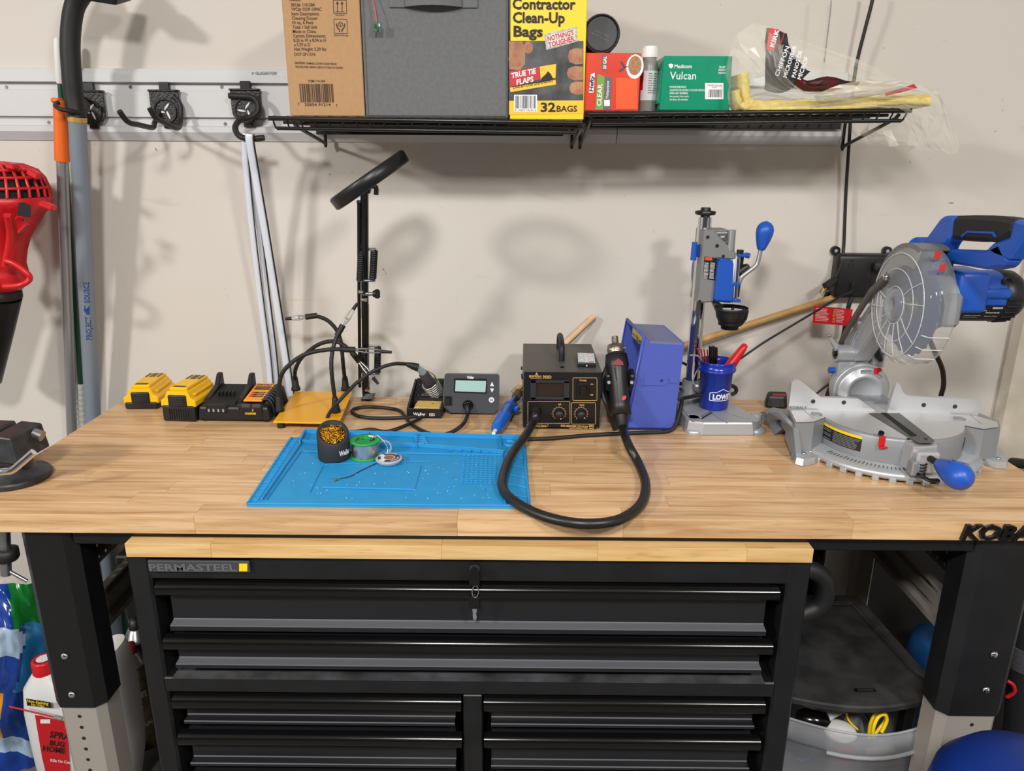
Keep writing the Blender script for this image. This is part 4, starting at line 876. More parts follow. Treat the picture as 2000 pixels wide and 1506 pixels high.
cab = [g2, at(768,711,1,.475), at(735,722,1,.46), at(700,745,1,.445), at(668,777,1,.415), Bz(645,805,BT+.030), Bz(640,822,BT+.012), Bz(655,838,BT+.0042), Bz(690,843,BT+.0042), Bz(725,839,BT+.0042), Bz(755,843,BT+.0042), Bz(790,832,BT+.0085), Bz(820,817,BT+.0042), Bz(822,812,BT+.0042), Bz(795,815,BT+.0042), Bz(745,817,BT+.0042), Bz(705,814,BT+.0042), Bz(688,805,BT+.0042), Bz(694,798,BT+.0042), Bz(720,795,BT+.0042), Bz(755,797,BT+.0042), Bz(780,802,BT+.0042), Bz(792,814,BT+.0042), Bz(803,828,BT+.0042), Bz(832,845,BT+.0042), Bz(862,850,BT+.0045), Bz(890,840,BT+.010), Bz(907,825,BT+.018), at(914,806,1,.480), at(914,793,1,.484)]
obj('cable', MB().tube(spline(cab,5),.0040,8), 'black_rubber', t2, True)
# ================================================================ soldering station
P0 = [Bz(880,808,BT+.004),Bz(965,810,BT+.004)]; y = .488
L_ = lambda px,py: at(px,py,1,y)
t = thing('soldering_station','grey soldering station with pale LCD display and arrow buttons','soldering station',(L_(920,805).x,y,BT))
ol = [(879,806),(966,808),(975,790),(975,734),(972,731),(872,729.5),(868,733),(865,784),(868,797)]
ct = sum((L_(*p) for p in ol),V())/len(ol)
rings = [[L_(*p) for p in ol]]; rings.append([p+V((0,.03,-.008 if p.z>ct.z else 0)) for p in rings[0]]); rings.append([p+V((0,.085,-.034 if p.z>ct.z else 0))+(ct-p)*.05 for p in rings[0]])
bo = obj('station_body', MB().loft(rings,sm=False), mat('grey_case','#8c8c86',.5), t, True)
fp = [(ct+(L_(*p)-ct)*.985+V((0,-.003,0))) for p in ol]; obj('front_panel', MB().loft([[ct+(L_(*p)-ct)*1.0+V((0,.004,0)) for p in ol],fp],sm=False), mat('panel_charcoal','#45484e',.5), t, True)
F = Face((0,y-.003,0),(0,-1,0))
mb = MB(); F.poly(mb,[(886,767),(951,769),(951,740),(887,739)]); obj('screen_bezel', mb, 'black_plastic', t, True)
mb = MB(); F.poly(mb,[(889,764),(948,766),(949.5,744),(890,742.5)],0,.0006); obj('lcd', mb, 'lcd', t, True)
mb = MB(); F.text(mb,'Weller',912,739.5,926,739.5,5,.05,up=.0006); obj('lettering', mb, 'text_white', t, True)
for pts in ([(957,754),(965,754.5),(961,745.5)],[(957,758.5),(965,759),(961,767)]):
    mb = MB(); F.poly(mb,pts,0,.0004); obj('arrow_button', mb, 'text_white', t, True)
def disc(F, px, py, rpx, up=.0004, n=20): 
    m = MB(); return F.poly(m,[(px+rpx*math.cos(2*math.pi*k/n),py+rpx*math.sin(2*math.pi*k/n)) for k in range(n)][::-1],0,up)
obj('round_button', disc(F,960,781,5.4), 'text_white', t, True)
mb = MB(); F.text(mb,'OK',956.6,783,963.4,783,4,.02,up=.0007); obj('button_symbol', mb, 'panel_charcoal', t, True)
c = F.pt(875.5,783); obj('power_switch', MB().box(c,(.0155,.004,.021),None,.001), 'black_plastic', t, True); obj('switch_rocker', MB().box(c+V((0,-.003,.001)),(.008,.004,.012),None,.001,rot=(.2,0,0)), 'black_gloss', t, True)
c = F.pt(914,791); obj('socket', MB().lathe([(.0115,0),(.0115,.004),(.009,.007),(.0065,.009),(.0065,.004),(0,.004)],fr(c,(1,0,0),(0,0,1)),22), 'black_gloss', t, True); obj('plug', MB().tube([c+V((-.001,0,.001)),c+V((-.001,-.012,-.002)),c+V((0,-.014,-.012))],[.0062,.0062,.005],12), 'black_rubber', t, True)
for px in (886,958): p = L_(px,808); obj('foot', MB().box((p.x,y+.02,BT+.003),(.012,.012,.006),None,.001).box((p.x,y+.02,BT+.003),(.012,.012,.006)) if 0 else MB().box((p.x,y+.02,BT+.003),(.012,.03,.006),None,.001), 'black_rubber', t, True)
# ================================================================ solder sucker
a, b = Bz(965,845,BT+.016), Bz(1013,767,BT+.020); d = b-a
t = thing('solder_sucker','blue desoldering pump with white tip lying against the dark box','desoldering pump',tuple(a))
pp = lambda u: a+d*u
obj('barrel', MB().tube([pp(.04),pp(.07),pp(.16),pp(.36),pp(.37),pp(.40),pp(.41),pp(.60),pp(.64),pp(.66)],[.006,.0105,.0135,.0135,.0142,.0142,.0132,.0136,.0130,.008],20), mat('pump_blue','#1d62c4',.25), t, True)
obj('collar', MB().tube([pp(.585),pp(.63)],[.0148,.0148],20), K['pump_blue'], t, True)
obj('plunger', MB().tube([pp(.64),pp(.88)],.0072,14), mat('plunger_blue','#1c3d86',.3), t, True)
obj('plunger_cap', MB().tube([pp(.86),pp(.88),pp(.99),pp(1.0)],[.008,.0105,.0105,.008],14), mat('olive_rubber','#6d6136',.6), t, True)
obj('nozzle', MB().tube([pp(-.02),pp(.05)],[.0036,.0042],12), 'white', t, True)
r_ = d.cross(V((0,0,1))).normalized(); obj('release_button', MB().box(pp(.56)+r_*.016,(.014,.020,.010),None,.003,rot=(0,0,-.35)), K['pump_blue'], t, True)
# ================================================================ silicone mat
zm = BT+.004
MC = [Bz(482,986,zm),Bz(1035,990,zm),Bz(1021,858,zm),Bz(568,848,zm)]
m0 = sum(MC,V())/4; t = thing('soldering_mat','blue silicone work mat with moulded trays and ridges at bench front','mat',(m0.x,m0.y,BT))
def Mq(px,py,z=zm): return Bz(px,py,z)
MCb = [Bz(482,986,zm),Bz(1035,990,zm),Bz(1028,872,zm),Bz(1021,858,zm),Bz(960,853,zm),Bz(596,845,zm),Bz(588,853,zm),Bz(568,855,zm)]
sl_ = MB(); bot = [V((p.x,p.y,BT+.0003)) for p in MCb]; sl_.loft([bot,MCb],sm=False); obj('mat_sheet', sl_, 'mat_blue', t, True)
def ridge(pts, wpx, h=.003, nm='ridge', closed=False):
    P = [Mq(*p) for p in pts]; mb = MB(); P = P+([P[0]] if closed else [])
    for p, q in zip(P,P[1:]):
        d = (q-p); l = d.length; an = math.atan2(d.y,d.x); mb.box((p+q)/2+V((0,0,h/2)),(l+wpx*.9,wpx,h),None,.0007,rot=(0,0,an))
    return obj(nm, mb, 'mat_blue', t, True)
ridge([(484,985),(1034,989)],.004,.003,'front_rim'); ridge([(569,856),(484,985)],.004,.003,'side_rim'); ridge([(1021,861),(1034,988)],.004,.003,'side_rim')
ridge([(596,847),(1022,859)],.004,.010,'back_rim'); ridge([(592,866),(830,874),(982,886)],.004,.008,'tray_wall'); ridge([(596,847),(586,868)],.004,.009,'tray_wall')
for a_, b_ in (((684,850),(673,872)),((722,850),(714,872)),((816,853),(814,875)),((975,857),(979,886))): ridge([a_,b_],.003,.008,'tray_divider')
ridge([(586,869),(512,976)],.004,.0035,'scale_edge'); ridge([(588,882),(520,977)],.002,.002)
n = 42
for i in range(n):
    u = (i+.5)/n; A_ = Mq(568+(487-568)*u,860+(980-860)*u); B_ = Mq(584+(509-584)*u,862+(980-862)*u); B_ = A_+(B_-A_)*.75; d = B_-A_
    obj('scale_tick', MB().box((A_+B_)/2+V((0,0,.001)),(d.length,.0022,.002),None,.0004,rot=(0,0,math.atan2(d.y,d.x))), 'mat_blue', t, True)
ridge([(596,883),(980,890)],.003,.003,'tray_wall'); ridge([(632,953),(806,957)],.004,.0025,'panel_edge'); ridge([(822,910),(810,956)],.002,.0015); ridge([(630,912),(605,962)],.002,.0015); ridge([(640,907),(842,902)],.003,.0015)
ridge([(981,888),(987,985)],.003,.003,'tray_wall')
for i in range(13):
    for j in range(8):
        u, v = i/12, j/7; c = Mq(907+(967-907)*v+(-5+5*v)*u,891+(944-891)*u+v*2); obj('stud', MB().box(c+V((0,0,.0012)),(.0042,.0030,.0024),None,.0008), 'mat_blue', t, True)
for i in range(5):
    y = 890+i*19; ridge([(992,y),(1028,y+6)],.003,.002,'slot_ridge')
for k in range(6): c = Mq(880+k*19,882+k*.6); obj('notch_block', MB().box(c+V((0,0,.003)),(.004,.004,.005),None,.001), 'mat_blue', t, True)
for k in range(4): c = Mq(812+k*1.5,857+k*4); obj('step_rib', MB().box(c+V((.008,0,.003)),(.024,.004,.005),None,.001), 'mat_blue', t, True)
c = Mq(995,867); obj('round_recess', MB().lathe([(.0095,0),(.0095,.004),(.013,.004),(.0145,0)],M.Translation(c),24), 'mat_blue', t, True)
mb = MB(); rn = random.Random(5)
for k in range(70):
    c = Mq(rn.uniform(560,960),rn.uniform(905,975)); s = rn.uniform(.0004,.0012); mb.box(c+V((0,0,.0003)),(s*rn.uniform(1,2.4),s,.0004),rot=(0,0,rn.uniform(0,3)))
o = obj('solder_specks', mb, 'text_white', t, True); o['kind'] = 'stuff'
c = Mq(944,957); obj('chip_component', MB().box(c+V((0,0,.001)),(.006,.008,.002),None,.0004), 'mat_blue', t, True)
# ---- brass wool cleaner
q = Bz(646,907,zm); R = .0295; q = q+V((0,R,0)); t = thing('tip_cleaner','black slanted cup filled with golden brass wool on the blue mat','tip cleaner',(q.x,q.y,zm))
n = 32; hf, hb2 = .038, .066
def rim(r, dz, k=1): return [V((r*math.cos(2*math.pi*i/n), r*math.sin(2*math.pi*i/n), (hf+(hb2-hf)*(.5+.5*math.sin(2*math.pi*i/n-.35))+dz)*k)) for i in range(n)]
cup = MB().loft([[V((p.x,p.y,.0005)) for p in rim(R*.93,0)],[V((p.x,p.y,.004)) for p in rim(R,0)],rim(R*1.0,-.003),rim(R*.96,0),rim(R*.80,0),rim(R*.74,-.003),rim(R*.70,-.020)]); obj('cup', cup, mat('soft_black','#26272b',.7,bump=.1,scale=60), t)
wl = MB(); rn = random.Random(2)
for k in range(130):
    a, rr = rn.uniform(0,6.28), R*.62*math.sqrt(rn.random()); s = .003+rn.random()*.004
    x, y_ = rr*math.cos(a), rr*math.sin(a); zc = hf+(hb2-hf)*(.5+.5*(y_*.94-x*.34)/R)-.0085+rn.uniform(-.003,.003)
    ax = Euler((rn.uniform(-.9,.9),rn.uniform(-.9,.9),rn.uniform(0,3))).to_matrix(); wl.tube([V((x,y_,zc))+ax@V((s*math.cos(j*.7),s*math.sin(j*.7),.0004*j)) for j in range(16)],.0008,4)
wb = MB().loft([rim(R*.70,-.020),rim(R*.3,-.019)]); obj('wool_base', wb, mat('dark_brass','#5d4312',.6,.6), t); o = obj('brass_wool', wl, mat('bright_brass','#d9a93c',.25,1), t); o['kind'] = 'stuff'
mb = MB(); wraptext(mb,'Weller',R+.0004,-1.02,.014,.0095,.026,bold=.03); obj('lettering', mb, 'text_white', t)
# ---- solder spool
q = Bz(709,903,zm); R = .0285; q += V((0,R,0)); t = thing('solder_spool','green spool wound with shiny solder wire on the blue mat','solder spool',(q.x,q.y,zm))
obj('flange', MB().lathe([(.008,0),(R,0),(R,.003),(.008,.003)],None,36), 'green', t)
H_ = .034
tf = MB().lathe([(.0085,H_-.003),(.0085,H_+.001),(.0105,H_+.001),(.0105,H_)],None,36)
tf.lathe([(.0105,H_-.0005),(.019,H_-.0005)],None,10,a0=.5,a1=2.6).lathe([(.0105,H_-.0005),(.019,H_-.0005)],None,10,a0=3.64,a1=5.74)
tf.lathe([(.0185,H_-.003),(R,H_-.003),(R+.0004,H_-.0015),(R,H_),(.0185,H_),(.0185,H_-.003)],None,36); obj('flange', tf, 'green', t)
obj('hub', MB().lathe([(.0085,.002),(.0085,H_),],None,24), 'green', t); obj('inner_wall', MB().lathe([(.0185,.020),(.0185,H_-.002)],None,24), 'green', t)
wp = MB(); prof = [(.012,.003)]
for k in range(24): z = .0034+k*.00113; prof += [(R*.86,z),(R*.885,z+.00056)]
prof.append((.012,H_-.003)); wp.lathe(prof,None,36); obj('solder_wire', wp, mat('solder','#c9cacb',.28,.9,bump=.3,scale=90), t)
obj('wire_end', MB().tube(spline([V((.012,-.005,H_)),V((.020,.006,H_+.006)),V((.034,.002,H_-.004)),V((.042,-.002,.014)),V((.036,-.010,.004))],5),.0008,6), K['solder'], t)
q = at(727,860,1,q.y+.012); t = thing('paper_tag','small pale oval tag on the rim of the green spool','tag',(q.x,q.y,zm+H_+.0005))
obj('tag_body', MB().ball((0,0,.0012),(.010,.0045,.0012),14,0,M.Rotation(-.5,4,'Z')), mat('pale_green_paper','#c6d3c6',.7), t)
# ---- desoldering braid disc
q = Bz(757,911,zm); q += V((0,.018,0)); t = thing('braid_dispenser','round grey desoldering braid case with printed label beside the spool','braid dispenser',(q.x,q.y,zm))
R = .0245; tl = M.Rotation(.10,4,'X'); 
obj('case', MB().lathe([(0,.0005),(R*.80,.0005),(R*.9,.003),(R,.0075),(R,.009),(R*.93,.0095),(0,.0095)],None,36), mat('clear_grey','#a9aeb8',.25), t)
obj('label_disc', MB().lathe([(0,.0099),(R*.86,.0099)],None,36), 'paper', t); obj('label_ring', MB().lathe([(R*.46,.0102),(R*.84,.0102)],None,30,a0=-1.9,a1=2.3), mat('label_navy','#32345c',.5), t); obj('label_ring_left', MB().lathe([(R*.62,.0102),(R*.84,.0102)],None,8,a0=2.9,a1=3.7), K['label_navy'], t)
obj('braid_window', MB().lathe([(0,.0104),(R*.38,.0104)],None,24), mat('copper','#b9714c',.4,.5,bump=.5,scale=500), t)
mb = MB()
for s, a0, rr in (('DESOLDER',2.1,.70),('NO CLEAN',.1,.62)):
    vs, fs = tgeo(s,.03,0,1); xs = [v.x for v in vs]; x0, x1 = min(xs), max(xs)
    mb.add([V(((R*rr+v.y*.0034/.69)*math.cos(a0-(v.x-x0)/(x1-x0)*1.3),(R*rr+v.y*.0034/.69)*math.sin(a0-(v.x-x0)/(x1-x0)*1.3),.0105)) for v in vs],fs)
obj('lettering', mb, 'text_white', t)
q = Bz(748,893,zm); t = thing('clear_ring','clear plastic ring leaning behind the braid case','ring',(q.x,q.y+.014,zm))
obj('ring_body', MB().lathe([(.012,-.003),(.015,-.003),(.015,.003),(.012,.003),(.012,-.003)],M.Translation((0,0,.013))@M.Rotation(1.0,4,'X'),28), film('ring_plastic','#d8dde0',.25,.1), t)
# ---- tiny lead with connector
q = Bz(657,938,zm); t = thing('antenna_lead','thin grey lead with tiny plated connector lying on the blue mat','cable',(q.x,q.y,zm))
obj('lead', MB().tube(spline([Bz(664,935,zm+.001),Bz(685,930,zm+.001),Bz(705,919,zm+.001),Bz(722,911,zm+.001),Bz(735,905,zm+.001)],6),.0009,6), 'dark_grey', t, True)
obj('connector', MB().tube([Bz(650,938,zm+.0022),Bz(657,937,zm+.0022),Bz(660,936,zm+.002)],[.0022,.0022,.0016],10), 'brass', t, True); obj('connector_nut', MB().cyl(Bz(650,938,zm+.0024),Bz(654,937,zm+.0024),.0028,n=6), 'chrome', t, True)
# ================================================================ hot air rework station
fy = .395; P = lambda px,py,y=fy: at(px,py,1,y)
bl, br, tl, tr = P(1021,836), P(1170,839), P(1023.6,725), P(1176.5,728.5)
bl.z = br.z = BT+.007; tl.z = tr.z = 1.077; dep = V((.0,.235,0))
t = thing('hot_air_station','black hot air rework station with gold print and two dial knobs','rework station',((bl.x+br.x)/2,fy,BT))
obj('case', MB().hexa([bl+V((0,.004,0)),br+V((0,.004,0)),br+dep,bl+dep,tl+V((0,.004,0)),tr+V((0,.004,0)),tr+dep,tl+dep],.0015), mat('case_grey_black','#4a4742',.5,bump=.12,scale=700), t, True)
obj('front_panel', MB().hexa([bl,br,br+V((0,.005,0)),bl+V((0,.005,0)),tl,tr,tr+V((0,.005,0)),tl+V((0,.005,0))],.001), 'black_satin', t, True)
for x in (bl.x+.015,br.x-.015):
    for y in (.02,.21): obj('foot', MB().cyl((x,fy+y,BT),(x,fy+y,BT+.008),.008,n=12), 'black_rubber', t, True)
F = Face((0,fy,0),(0,-1,0),.0004); mb = MB()
F.text(mb,'sparkfun',1033,736.5,1057,737.5,5.5,.02); F.text(mb,'ELECTRONICS',1037,739.5,1058,740.3,1.6,.02); F.text(mb,'303D',1060,739,1077,739.5,5.6,.03)
F.poly(mb,[(1046,731),(1048,727),(1050,731),(1048,732.5)])
F.text(mb,'POWER',1132,744.5,1146,745,3,.03); F.text(mb,'ON',1153,752,1158.5,752,2.8,.03); F.text(mb,'OFF',1152,772.5,1158.5,773,2.8,.03)
F.text(mb,'AIR',1090,791,1096.5,791,2.8,.03); F.text(mb,'TEMP',1131,793,1141.5,793,3,.03)
F.text(mb,'SMD REWORK STATION',1095,833.5,1147.5,835.5,4,.03); F.text(mb,'DIGITAL DISPLAY TYPE',1112,837.5,1147,838.5,2.4,.02); F.text(mb,'CONSTANT TEMP',1032,832,1067,833.5,3.2,.02); F.text(mb,'ESD',1150,833.5,1160,834,4,.03); F.text(mb,'SAFE',1150,838,1160,838.5,3,.03)
def rrect(F, mb, x0, y0, x1, y1, w=.9, r=2):
    pts = []
    for cx, cy, a in ((x0+r,y0+r,180),(x1-r,y0+r,270),(x1-r,y1-r,0),(x0+r,y1-r,90)):
        for k in (0,45,90): pts.append((cx+r*math.cos(math.radians(a+k)),cy+r*math.sin(math.radians(a+k))))
    return F.line(mb,pts,w,closed=True)
rrect(F,mb,1119,738,1166,782.5); rrect(F,mb,1031,784,1113,827); rrect(F,mb,1116,786.5,1163,828.5); rrect(F,mb,1029,827.5,1070.5,833.8,.8,3)
obj('gold_print', mb, 'text_gold', t, True)
def dial(px, py, pa):
    mb = MB()
    for k in range(13):
        a = math.radians(130+k*23.3); F.line(mb,[(px+12*math.cos(a),py+12*math.sin(a)),(px+14.5*math.cos(a),py+14.5*math.sin(a))],.8)
    for k in range(24):
        a, b = math.radians(130+k*11.67), math.radians(130+(k+1)*11.67); F.line(mb,[(px+12*math.cos(a),py+12*math.sin(a)),(px+12*math.cos(b),py+12*math.sin(b))],.7)
    o = obj('dial_scale', mb, 'text_gold', t, True); c = F.pt(px,py); k = .0113
    kb = MB().lathe([(k*1.04,0),(k*1.04,.003),(k*.86,.004),(k*.80,.014),(k*.74,.0155),(0,.0155)],fr(c,(1,0,0),(0,0,1)),30); ob = obj('knob', kb, 'black_rubber', t, True)
    rb = MB()
    for q in range(18): a = 2*math.pi*q/18; rb.box((k*.84*math.cos(a),k*.84*math.sin(a),.009),(.0014,.0014,.010),fr(c,(1,0,0),(0,0,1)),rot=(0,0,a))
    obj('knob_ribs', rb, 'black_rubber', ob, True)
    a = math.radians(pa); obj('knob_dot', MB().lathe([(0,.0158),(.0011,.0158)],fr(c+V((k*.62*math.cos(a),0,-k*.62*math.sin(a))),(1,0,0),(0,0,1)),10), 'text_white', ob, True)
dial(1092,807.5,65); dial(1135,808,35)
mb = MB(); F.rect(mb,1037,743,1112,779); 
c0, c1 = F.pt(1037,780), F.pt(1112,742); fr_out = MB()
for a, b in (((1036,742),(1112,748)),((1036,774),(1112,780)),((1036,742),(1047,780)),((1101,742),(1112,780))):
    p0, p1 = F.pt(*a), F.pt(*b); fr_out.box((p0+p1)/2+V((0,-.002,0)),(abs(p1.x-p0.x),.006,abs(p1.z-p0.z)),None,.0012)
obj('display_frame', fr_out, mat('frame_slate','#2a2c33',.35), t, True)
mb = MB(); F.rect(mb,1047,748,1102,775); obj('display', mb, mat('dark_display','#241b18',.15), t, True)
c = F.pt(1138.5,762); obj('power_rocker', MB().box(c+V((0,-.002,0)),(.0235,.005,.032),None,.001), 'black_plastic', t, True); obj('rocker_key', MB().box(c+V((0,-.005,.0)),(.0165,.005,.0235),None,.0015,rot=(.12,0,0)), 'black_gloss', t, True)
c = F.pt(1048.5,803); obj('hose_socket', MB().lathe([(.011,0),(.010,.005),(.0092,.006)],fr(c,(1,0,0),(0,0,1)),18), 'black_rubber', t, True)
for px in (1038,1060): obj('panel_screw', MB().cyl(F.pt(px,806),F.pt(px,806)+V((0,-.0012,0)),.0022,n=10), 'black_gloss', t, True)
zt = 1.077; q = [at(1097,705,2,zt), at(1092,681,2,zt)]
obj('carry_handle', MB().tube(spline([q[0]+V((0,0,.0)),q[0]+V((0,.002,.022)),q[0]+V((0,.014,.034)),(q[0]+q[1])/2+V((0,0,.038)),q[1]+V((0,-.014,.034)),q[1]+V((0,-.002,.022)),q[1]],6),.0062,12), 'black_rubber', t, True)
mb = MB()
for y in (.05,.13,.19): obj('side_screw', MB().cyl((bl.x-.0001,fy+y,1.05-.02*(y>.1)),(bl.x-.0035,fy+y,1.05-.02*(y>.1)),.004,n=10), 'black_gloss', t, True)
for y in (.03,.09,.15): obj('side_screw', MB().cyl((br.x,fy+y,1.03),(br.x+.0035,fy+y,1.03),.004,n=10), 'black_gloss', t, True)
q = at(1098,718,2,zt); obj('top_screw', MB().cyl(q,q+V((0,0,.002)),.004,n=12), 'black_gloss', t, True)
# small white-labelled block on the station
C = [at(1128,709,2,zt+.009),at(1164,710,2,zt+.009),at(1161,690,2,zt+.009),at(1127,689,2,zt+.009)]; m0 = sum(C,V())/4
t = thing('labelled_block','small black block with white printed label on top of the rework station','block',(m0.x,m0.y,zt))
obj('block_body', MB().hexa([V((p.x,p.y,zt+.0003)) for p in C]+C,.0015), 'black_plastic', t, True)
obj('white_label', MB().add([m0+(p-m0)*.93+V((0,0,.0006)) for p in C],[[0,1,2,3]]), 'paper', t, True)
mb = MB(); u, v = (C[1]-C[0]), (C[3]-C[0])
for a, b in ((.08,.55),(.56,.60),(.08,.12),(.62,.14)):
    for (x0,y0,x1,y1) in ((0,0,.30,.02),(0,.3,.30,.32),(0,0,.015,.32),(.285,0,.30,.32)):
        mb.add([C[0]+u*(a+x)+v*(b+y)+V((0,0,.0008)) for x,y in ((x0,y0),(x1,y0),(x1,y1),(x0,y1))],[[0,1,2,3]])
o = obj('label_print', mb, 'text_grey', t, True)
mb = MB(); mb.add([C[0]+u*x+v*y+V((0,0,.0009)) for x,y in ((.66,.06),(.9,.06),(.9,.12),(.66,.12))],[[0,1,2,3]]); obj('red_stripe', mb, 'red', t, True)
c = (C[0]+C[1])/2+V((0,-.0006,-.005)); obj('front_hole', MB().cyl(c,c+V((0,-.0005,0)),.0016,n=10), 'text_white', t, True)
# ---- hot air gun and hose
gT, gB = at(1201,662,1,.44), at(1213,812,1,.355); d = gB-gT; g = lambda u: gT+d*u
t = thing('hot_air_gun','black hot air gun standing in its holder with thick looping hose','hot air gun',(gB.x,gB.y,BT))
gb = MB().tube([g(.19),g(.205),g(.30),g(.36),g(.40),g(.62),g(.86),g(.985),g(.99)],[.016,.0205,.0235,.0240,.0220,.0195,.0195,.0210,.017],24); obj('gun_body', gb, 'black_plastic', t, True)
for k in range(4): obj('grip_ring', MB().tube([g(.215+k*.028),g(.228+k*.028)],[.0218+.0006*k,.0222+.0006*k],24), 'black_rubber', t, True)
obj('metal_cage', MB().tube([g(.07),g(.085),g(.15),g(.20)],[.010,.0165,.0180,.0165],20), mat('worn_steel','#8b8277',.35,.85,bump=.4,scale=160), t, True)
obj('nozzle', MB().tube([g(-.03),g(.09)],[.0066,.0072],16), K['worn_steel'], t, True)
q_ = g(.115); obj('clamp_wire', MB().tube([q_+V((-.014,-.016,0)),q_+V((.020,-.010,.002))],.0012,6), 'chrome', t, True)
rr = d.cross(V((0,-1,0))).normalized(); nf = rr.cross(d).normalized(); nf = nf if nf.y<0 else -nf
w_ = g(.355)+nf*.0235; mb = MB().add([w_+V((-.010,0,-.006)),w_+V((.010,0,-.006)),w_+V((.009,-.0005,.000)),w_+V((0,-.001,.008)),w_+V((-.009,-.0005,.000))],[[0,1,2,3,4]]); mb = MB().prism([(-.010,-.006),(.010,-.006),(.009,0),(0,.008),(-.009,0)],.002,fr(w_,(1,0,0),-d)); obj('warning_mark', mb, mat('dark_red','#7c1f1c',.5), t, True)
w_ = g(.80)+nf*.0192+V((.006,0,0)); obj('red_mark', MB().prism([(-.0045,-.004),(-.0005,-.006),(.0045,-.001),(.004,.0045),(-.002,.003)],.0012,fr(w_,(1,0,0),-d)), 'red', t, True)
for s in (-1,1): obj('grip_rib', MB().tube([g(.42)+nf*.0205+V((s*.008,0,0)),g(.58)+nf*.0190+V((s*.005,0,0))],.0012,6), 'black_rubber', t, True)
hz_ = BT+.0095; HP = [g(.97), at(1218,842,1,.33), Bz(1229,872,BT+.03), Bz(1247,905,hz_), Bz(1261,945,hz_), Bz(1252,984,hz_), Bz(1215,1013,hz_), Bz(1165,1023,hz_), Bz(1110,1020,hz_), Bz(1050,1004,hz_), Bz(1000,976,hz_+.004), Bz(981,950,hz_+.004), Bz(988,912,hz_+.006), Bz(1005,880,hz_+.010), Bz(1025,853,hz_+.018), at(1040,828,1,.362), at(1046,812,1,.368), at(1048,804,1,.388)]
hp_ = spline(HP,7); obj('hose', MB().tube(hp_,[.0082+(.0002 if i%2 else 0) for i in range(len(hp_))],14), mat('hose_rubber','#1a1a1b',.38), t, True)
obj('hose_cuff', MB().tube([g(.965),g(1.01),at(1216,834,1,.335)],[.0135,.0125,.0095],16), 'black_rubber', t, True)
# holder behind the gun
hx = at(1183,770,1,.40)
obj('holder_cradle', MB().tube(spline([at(1190,715,1,.42),at(1181,738,1,.41),at(1179,765,1,.41),at(1188,790,1,.40),at(1197,815,1,.40),Bz(1204,838,BT+.004)],5),[.006]*26,8,flat=1.8), 'black_plastic', t, True)
for s, px in ((-1,1187),(1,1231)):
    q_ = at(px,742,1,.40); obj('holder_ear', MB().box(q_,(.010,.03,.040),None,.003,rot=(.3,.1*s,0)), 'black_plastic', t, True); obj('holder_screw', MB().cyl(q_+V((0,-.018,0)),q_+V((0,-.021,.001)),.0035,n=10), 'grey_metal', t, True)
obj('holder_base', MB().hexa([Bz(1186,800,BT+.001),Bz(1212,835,BT+.001),Bz(1240,830,BT+.001),Bz(1225,795,BT+.001),at(1183,752,1,.41),at(1190,752,1,.40),at(1228,752,1,.40),at(1228,752,1,.42)]), 'black_plastic', t, True)
# ================================================================ fume extractor
y = .40; A, B_, C, D_ = at(1258,657,1,y), at(1337,670,1,y), at(1316,836,1,y), at(1222,835,1,y); C.z = D_.z = BT+.002
wv = V((-.028,.155,0)); a2 = at(1229,627,2,A.z); wv = V((a2.x-A.x, a2.y-A.y, 0)); wv = wv*(.165/wv.length)
t = thing('fume_extractor','blue box shaped fume extractor with dark filter opening facing left','fume extractor',((D_.x+C.x)/2,y,BT))
FB = mat('extractor_blue','#4a5bb4',.45,bump=.06,scale=300)
th = .004; side = [(p.x,p.z) for p in (D_,C,B_,V((A.x+.014,0,A.z-.012)),A)]
def sidepanel(off):
    m = MB(); n = wv.normalized(); P0 = [V((x,y,z))+wv*off for x,z in side]; P1 = [p+n*th for p in P0]
    return m.loft([P0,P1],sm=False)
s1 = sidepanel(0); obj('side_panel', s1, FB, t, True); obj('side_panel', sidepanel(.975), FB, t, True)
def slab(p, q): n = (q-p).cross(wv).normalized()*th; return MB().hexa([p,p+wv,p+wv-n,p-n,q,q+wv,q+wv-n,q-n])
obj('top_panel', slab(A+V((.012,0,-.010)),B_), mat('extractor_top','#6a70a0',.5,hx2='#6f7390',scale=25), t, True); obj('back_panel', slab(B_,C), FB, t, True); obj('bottom_panel', slab(C,D_), FB, t, True)
obj('top_hood', slab(A,A+V((.014,0,-.012))), FB, t, True)
e_ = lambda u: D_+(A-D_)*u
obj('rim', MB().tube([e_(0),e_(1),e_(1)+wv,e_(0)+wv],.0035,8,True), FB, t, True)
ins = V((.038,0,-.004)); f0, f1 = D_+ins+V((0,0,.01)), A+ins+V((0,0,-.012))
obj('filter', MB().hexa([f0+wv*.04,f0+wv*.96,f0+wv*.96+V((.012,0,0)),f0+wv*.04+V((.012,0,0)),f1+wv*.04,f1+wv*.96,f1+wv*.96+V((.012,0,0)),f1+wv*.04+V((.012,0,0))]), 'black_matte', t, True)
Fs = Face((0,y,0),(0,-1,0),.0)
def emboss(pts, h, nm): return obj(nm, MB().prism([(Fs.pt(*p).x-A.x, Fs.pt(*p).z-A.z) for p in pts], h, fr((A.x,y+.0015,A.z),(1,0,0),(0,0,1)),bev=.0008), FB, t, True)
bp_ = [(1258,731),(1296,733)]+[(1296+9*math.sin(math.radians(k)),743.5-10.5*math.cos(math.radians(k))) for k in range(20,180,20)]+[(1296,754),(1258,753)]
emboss(bp_,.003,'boss'); emboss([(1307,738),(1325,739),(1325,749),(1307,749)],.003,'boss')
c = Fs.pt(1292,743); obj('boss_screw', MB().cyl(c+V((0,.001,0)),c+V((0,-.0022,0)),.0028,n=12), mat('screw_blue','#232c6c',.4), t, True)
